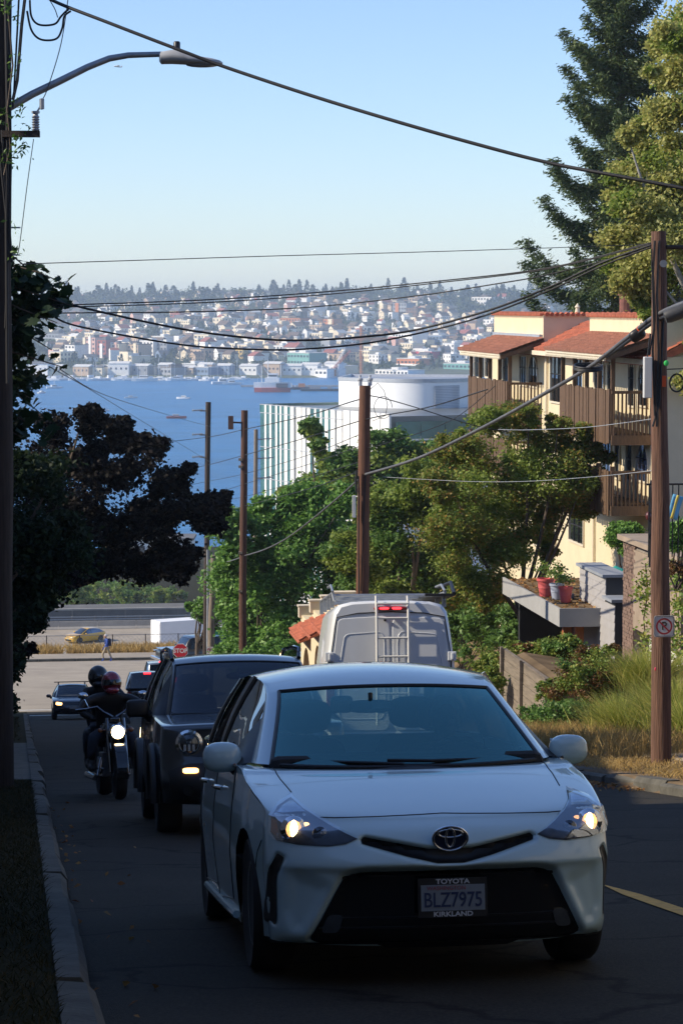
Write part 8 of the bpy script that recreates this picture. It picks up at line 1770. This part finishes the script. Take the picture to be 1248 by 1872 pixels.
def wheelmb(y, r, w, nm):
    wh = link(nm, None, mc, (0, y, r)); mb = MB(); k = 14
    prof = [(r - .07, -w * .35), (r - .02, -w * .5), (r, -w * .2), (r, w * .2), (r - .02, w * .5), (r - .07, w * .35)]; mb.lathe(prof + [prof[0]], (0, 0, 0), 34, 'x'); mb.build('tyre', mRubber, wh, True, 50)
    mb = MB(); mb.lathe([(r - .07, -w * .3), (r - .09, 0), (r - .07, w * .3)], (0, 0, 0), 30, 'x')
    for i in range(12): a = i * math.pi / 6; mb.tube([(0, .04 * math.cos(a), .04 * math.sin(a)), (0, (r - .08) * math.cos(a + .2), (r - .08) * math.sin(a + .2))], .006, 4)
    mb.lathe([(.05, -.07), (.05, .07), (0, .07)], (0, 0, 0), 12, 'x'); mb.build('rim', mChrome, wh, True, 40)
wheelmb(.34, .33, .13, 'front_wheel'); wheelmb(1.86, .32, .17, 'rear_wheel')
for sg in (-1, 1):
    mb = MB(); mb.tube([(sg * .10, .34, .33), (sg * .10, .62, .98)], .024, 10); mb.build('fork_leg', mChromeDark, mc, True)
    mb = MB(); mb.tube([(sg * .02, .66, 1.0), (sg * .12, .68, 1.06), (sg * .20, .72, 1.13), (sg * .36, .80, 1.10)], .014, 8); mb.build('handlebar', mChromeDark, mc, True)
    mb = MB(); mb.tube([(sg * .33, .79, 1.10), (sg * .46, .84, 1.09)], .019, 8); mb.build('grip', mBlack, mc, True); mb = MB(); mb.tube([(sg * .33, .75, 1.11), (sg * .47, .74, 1.10)], .007, 6); mb.build('lever', mChrome, mc)
    mb = MB(); mb.tube([(sg * .30, .78, 1.11), (sg * .36, .76, 1.24)], .007, 6); mb.ball((sg * .37, .76, 1.27), (.065, .025, .045), 16, 8); mb.build('mirror', mChrome, mc, True, 60)
    mb = MB(); mb.tube([(sg * .17, .60, .84), (sg * .10, .58, .84)], .012, 6); mb.ball((sg * .19, .57, .84), (.032, .03, .032), 12, 8); mb.build('indicator', M('amber_off', (.25, .08, .02)), mc, True)
    mb = MB(); mb.tube([(sg * .12, .92, .36), (sg * .27, .90, .36)], .016, 6); mb.build('foot_peg', mChrome, mc)
    mb = MB(); mb.tube([(sg * .15, .95, .5), (sg * .19, .9, .30), (sg * .2, 1.2, .24), (sg * .2, 2.0, .26)], [.025, .03, .035, .045], 10); mb.build('exhaust', mChromeDark, mc, True)
mb = MB(); mb.tube([(-.14, .40, .36), (-.10, .2, .6), (0, .18, .64), (.10, .2, .6), (.14, .40, .36)], .0, 4); 
rows = [[(.075 * math.sin(b_), .34 - .36 * math.cos(a) * 1.0, .33 + .36 * math.sin(a)) for b_ in np.linspace(-1.3, 1.3, 7)] for a in np.linspace(-.2, 1.9, 14)]
mb = MB(); mb.grid(rows); f_ = mb.build('front_mudguard', mBlackGloss, mc, True, 60); sm_ = f_.modifiers.new('t', 'SOLIDIFY'); sm_.thickness = .006
q = (0, .50, .815); mb = MB(); mb.ball(q, (.105, .13, .105), 20, 12); hl = mb.build('headlamp', mBlackGloss, mc, True, 60)
mb = MB(); mb.lathe([(.106, .0), (.106, -.045), (.088, -.072)], (0, .44, .815), 26, 'y'); mb.build('bezel', mChrome, hl, True)
mb = MB(); mb.lathe([(.086, 0), (.058, -.02), (0, -.027)], (0, .372, .815), 26, 'y'); mb.build('lamp', mBike, hl, True, 60)
mb = MB(); mb.tube([(0, .66, .98), (0, .82, .78), (0, 1.3, .66), (0, 1.75, .58)], [.04, .045, .04, .035], 8); mb.tube([(0, .70, .9), (0, .78, .35), (0, 1.3, .25), (0, 1.8, .34)], .03, 8); mb.build('frame', mBlack, mc, True)
mb = MB(); mb.ball((0, .95, .86), (.15, .27, .11), 20, 12); mb.build('fuel_tank', M('tank_black', (.015, .012, .013), .15, 0, coat=1), mc, True, 60)
mb = MB(); mb.ball((0, 1.22, .78), (.15, .24, .06), 16, 8); mb.ball((0, 1.62, .84), (.14, .24, .06), 16, 8); mb.build('saddle', mLeather, mc, True, 60)
mb = MB(); mb.box(-.13, .13, .92, 1.3, .26, .56); mb.lathe([(.11, 0), (.11, .05), (.0, .06)], (.13, 1.05, .4), 16, 'x'); mb.lathe([(.11, 0), (.11, -.05), (.0, -.06)], (-.13, 1.05, .4), 16, 'x'); mb.tube([(0, .98, .5), (0, .9, .74)], .085, 12); mb.tube([(0, 1.14, .5), (0, 1.24, .72)], .085, 12); mb.build('engine', M('engine_metal', (.18, .18, .19), .3, .3, 12, metal=.8), mc, bevel=.01)
rows = [[(.10 * math.sin(b_), 1.86 + .38 * math.cos(a), .32 + .38 * math.sin(a)) for b_ in np.linspace(-1.3, 1.3, 7)] for a in np.linspace(-.1, 2.2, 14)]
mb = MB(); mb.grid(rows); f_ = mb.build('rear_mudguard', mBlackGloss, mc, True, 60); sm_ = f_.modifiers.new('t', 'SOLIDIFY'); sm_.thickness = .006
mb = MB(); mb.box(-.06, .06, .60, .66, .93, .99); mb.box(-.12, .12, .62, .70, .78, .92); mb.build('fork_yoke', mChromeDark, mc, bevel=.01)
rd = thing('person', 'rider in dark jacket with a shiny red helmet holding the handlebars', 'person', ml, mrot)
seated(rd, 0, .02, mLeather, (.40, .90, 1.10), (.24, .84, .76), (.27, .93, .43), .14, helmet=mRedHel, head_x=.01)
ps = thing('person', 'passenger in black helmet leaning out behind the red helmeted rider', 'person', ml, mrot)
seated(ps, .42, .10, mLeather, (.20, 1.20, .98), (.27, 1.22, .80), (.25, 1.42, .45), .12, helmet=mBlkHel, head_x=-.10)
# driver in the white hatchback
dl, drr = road_pose(11.0, 1.93, False, 0.0, K)
dv_ = thing('person', 'driver barely seen behind the windscreen of the white hatchback', 'person', dl, drr)
mShirt = M('dark_shirt', (.04, .045, .05), .85, .1, 10)
cx_ = .37; J = {'pel': (cx_, 2.2, .55, .17, .13), 'sp': (cx_, 2.24, .75, .155, .11), 'ch': (cx_, 2.30, .93, .17, .115), 'nk': (cx_, 2.31, 1.05, .06)}; B = [('pel', 'sp'), ('sp', 'ch'), ('ch', 'nk')]
for sg, n in ((-1, 'l'), (1, 'r')):
    J['sh' + n] = (cx_ + sg * .19, 2.30, .98, .07); J['el' + n] = (cx_ + sg * .28, 2.12, .80, .05); J['wr' + n] = (cx_ + sg * .16, 1.98, .95, .032); B += [('ch', 'sh' + n), ('sh' + n, 'el' + n), ('el' + n, 'wr' + n)]; hand(J, B, 'wr' + n, J['wr' + n][:3], (-sg * .3, -1, .3), (sg, 0, 0))
    J['kn' + n] = (cx_ + sg * .15, 1.8, .62, .08); B.append(('pel', 'kn' + n))
skin('body', J, B, mShirt, dv_, 'pel')
def head(o, c, s=1.0, hair=mHair, skinm=mSkin, facing=-1):
    mb = MB(); c = Vector(c); mb.ball(c, (.075 * s, .095 * s, .115 * s), 18, 12); mb.ball(c + Vector((0, facing * .05 * s, -.06 * s)), (.05 * s, .05 * s, .05 * s), 12, 8); mb.ball(c + Vector((0, facing * .098 * s, -.01 * s)), (.014 * s, .02 * s, .025 * s), 8, 6)
    for sg in (-1, 1): mb.ball(c + Vector((sg * .076 * s, .0, -.01 * s)), (.012 * s, .02 * s, .03 * s), 8, 6)
    h = mb.build('head', skinm, o, True, 60)
    for sg in (-1, 1): mb = MB(); mb.ball(c + Vector((sg * .03 * s, facing * .083 * s, .015 * s)), .012 * s, 8, 6); mb.build('eye', mBlackGloss, h, True)
    mb = MB(); mb.ball(c + Vector((0, facing * .088 * s, -.06 * s)), (.022 * s, .012 * s, .006 * s), 8, 6); mb.build('mouth', M('lips', (.3, .1, .09), .5, 0), h, True)
    mb = MB(); mb.ball(c + Vector((0, -facing * .018 * s, .035 * s)), (.083 * s, .095 * s, .098 * s), 16, 10); mb.build('hair', hair, h, True, 60)
head(dv_, (cx_, 2.29, 1.17))
# pedestrian with a backpack beyond the crossing
pg = G(196, 1208, 120, 200); pl_ = W(158.6, st(pg)[1], zr(158.6) + .02); pr = PS(196, 1208, 158.6); pl_ = W(158.6, st(pr)[1], zr(158.6))
pd_ = thing('person', 'pedestrian in blue shirt and khaki trousers walking left with a backpack', 'person', pl_, (0, 0, A - R(75)))
J = {'pel': (0, 0, .95, .15, .11), 'sp': (0, -.02, 1.12, .145, .105), 'ch': (0, -.04, 1.32, .17, .115), 'nk': (0, -.06, 1.48, .055)}; B = [('pel', 'sp'), ('sp', 'ch'), ('ch', 'nk')]
JT = {'pel': (0, 0, .94, .16, .12)}; BT = []
for sg, n in ((-1, 'l'), (1, 'r')):
    J['sh' + n] = (sg * .19, -.03, 1.40, .065); J['el' + n] = (sg * .25, -.02 - sg * .08, 1.12, .045); J['wr' + n] = (sg * .25, -.14 - sg * .14, .92, .03); B += [('ch', 'sh' + n), ('sh' + n, 'el' + n), ('el' + n, 'wr' + n)]; hand(J, B, 'wr' + n, J['wr' + n][:3], (0, -.4, -1), (0, 1, 0))
    f = sg * .20
    for D, BB, ex in ((J, B, 0), (JT, BT, .012)):
        D['hp' + n] = (sg * .09, 0, .88, .095 + ex); D['kn' + n] = (sg * .09, f - .06, .48, .065 + ex); D['an' + n] = (sg * .09, f * 1.25 + .04, .09 + (.08 if ex else 0), .045 + ex); BB += [('pel', 'hp' + n), ('hp' + n, 'kn' + n), ('kn' + n, 'an' + n)]
    J['to' + n] = (sg * .09, f * 1.25 - .10, .04, .04); B.append(('an' + n, 'to' + n))
skin('body', J, B, M('blue_shirt', (.04, .09, .35), .85, .1, 10), pd_, 'pel'); skin('trousers', JT, BT, M('khaki', (.32, .26, .17), .85, .1, 10), pd_, 'pel')
head(pd_, (0, -.09, 1.61), 1.05, M('pale_cap', (.55, .53, .5), .8, .1, 10))
bp_ = thing('backpack', 'dark backpack worn by the pedestrian', 'backpack', pl_, (0, 0, A - R(75)))
mb = MB(); mb.ball((0, .17, 1.22), (.16, .10, .25), 16, 10, 0, .6); mb.build('bag', M('backpack_navy', (.02, .025, .05), .8, .2, 10), bp_, True, 60)
for sg in (-1, 1): mb = MB(); mb.tube([(sg * .10, .10, 1.40), (sg * .12, -.02, 1.485), (sg * .13, -.16, 1.36), (sg * .13, -.13, 1.15), (sg * .12, .10, 1.05)], .02, 6); mb.build('strap', mBlack, bp_, True)
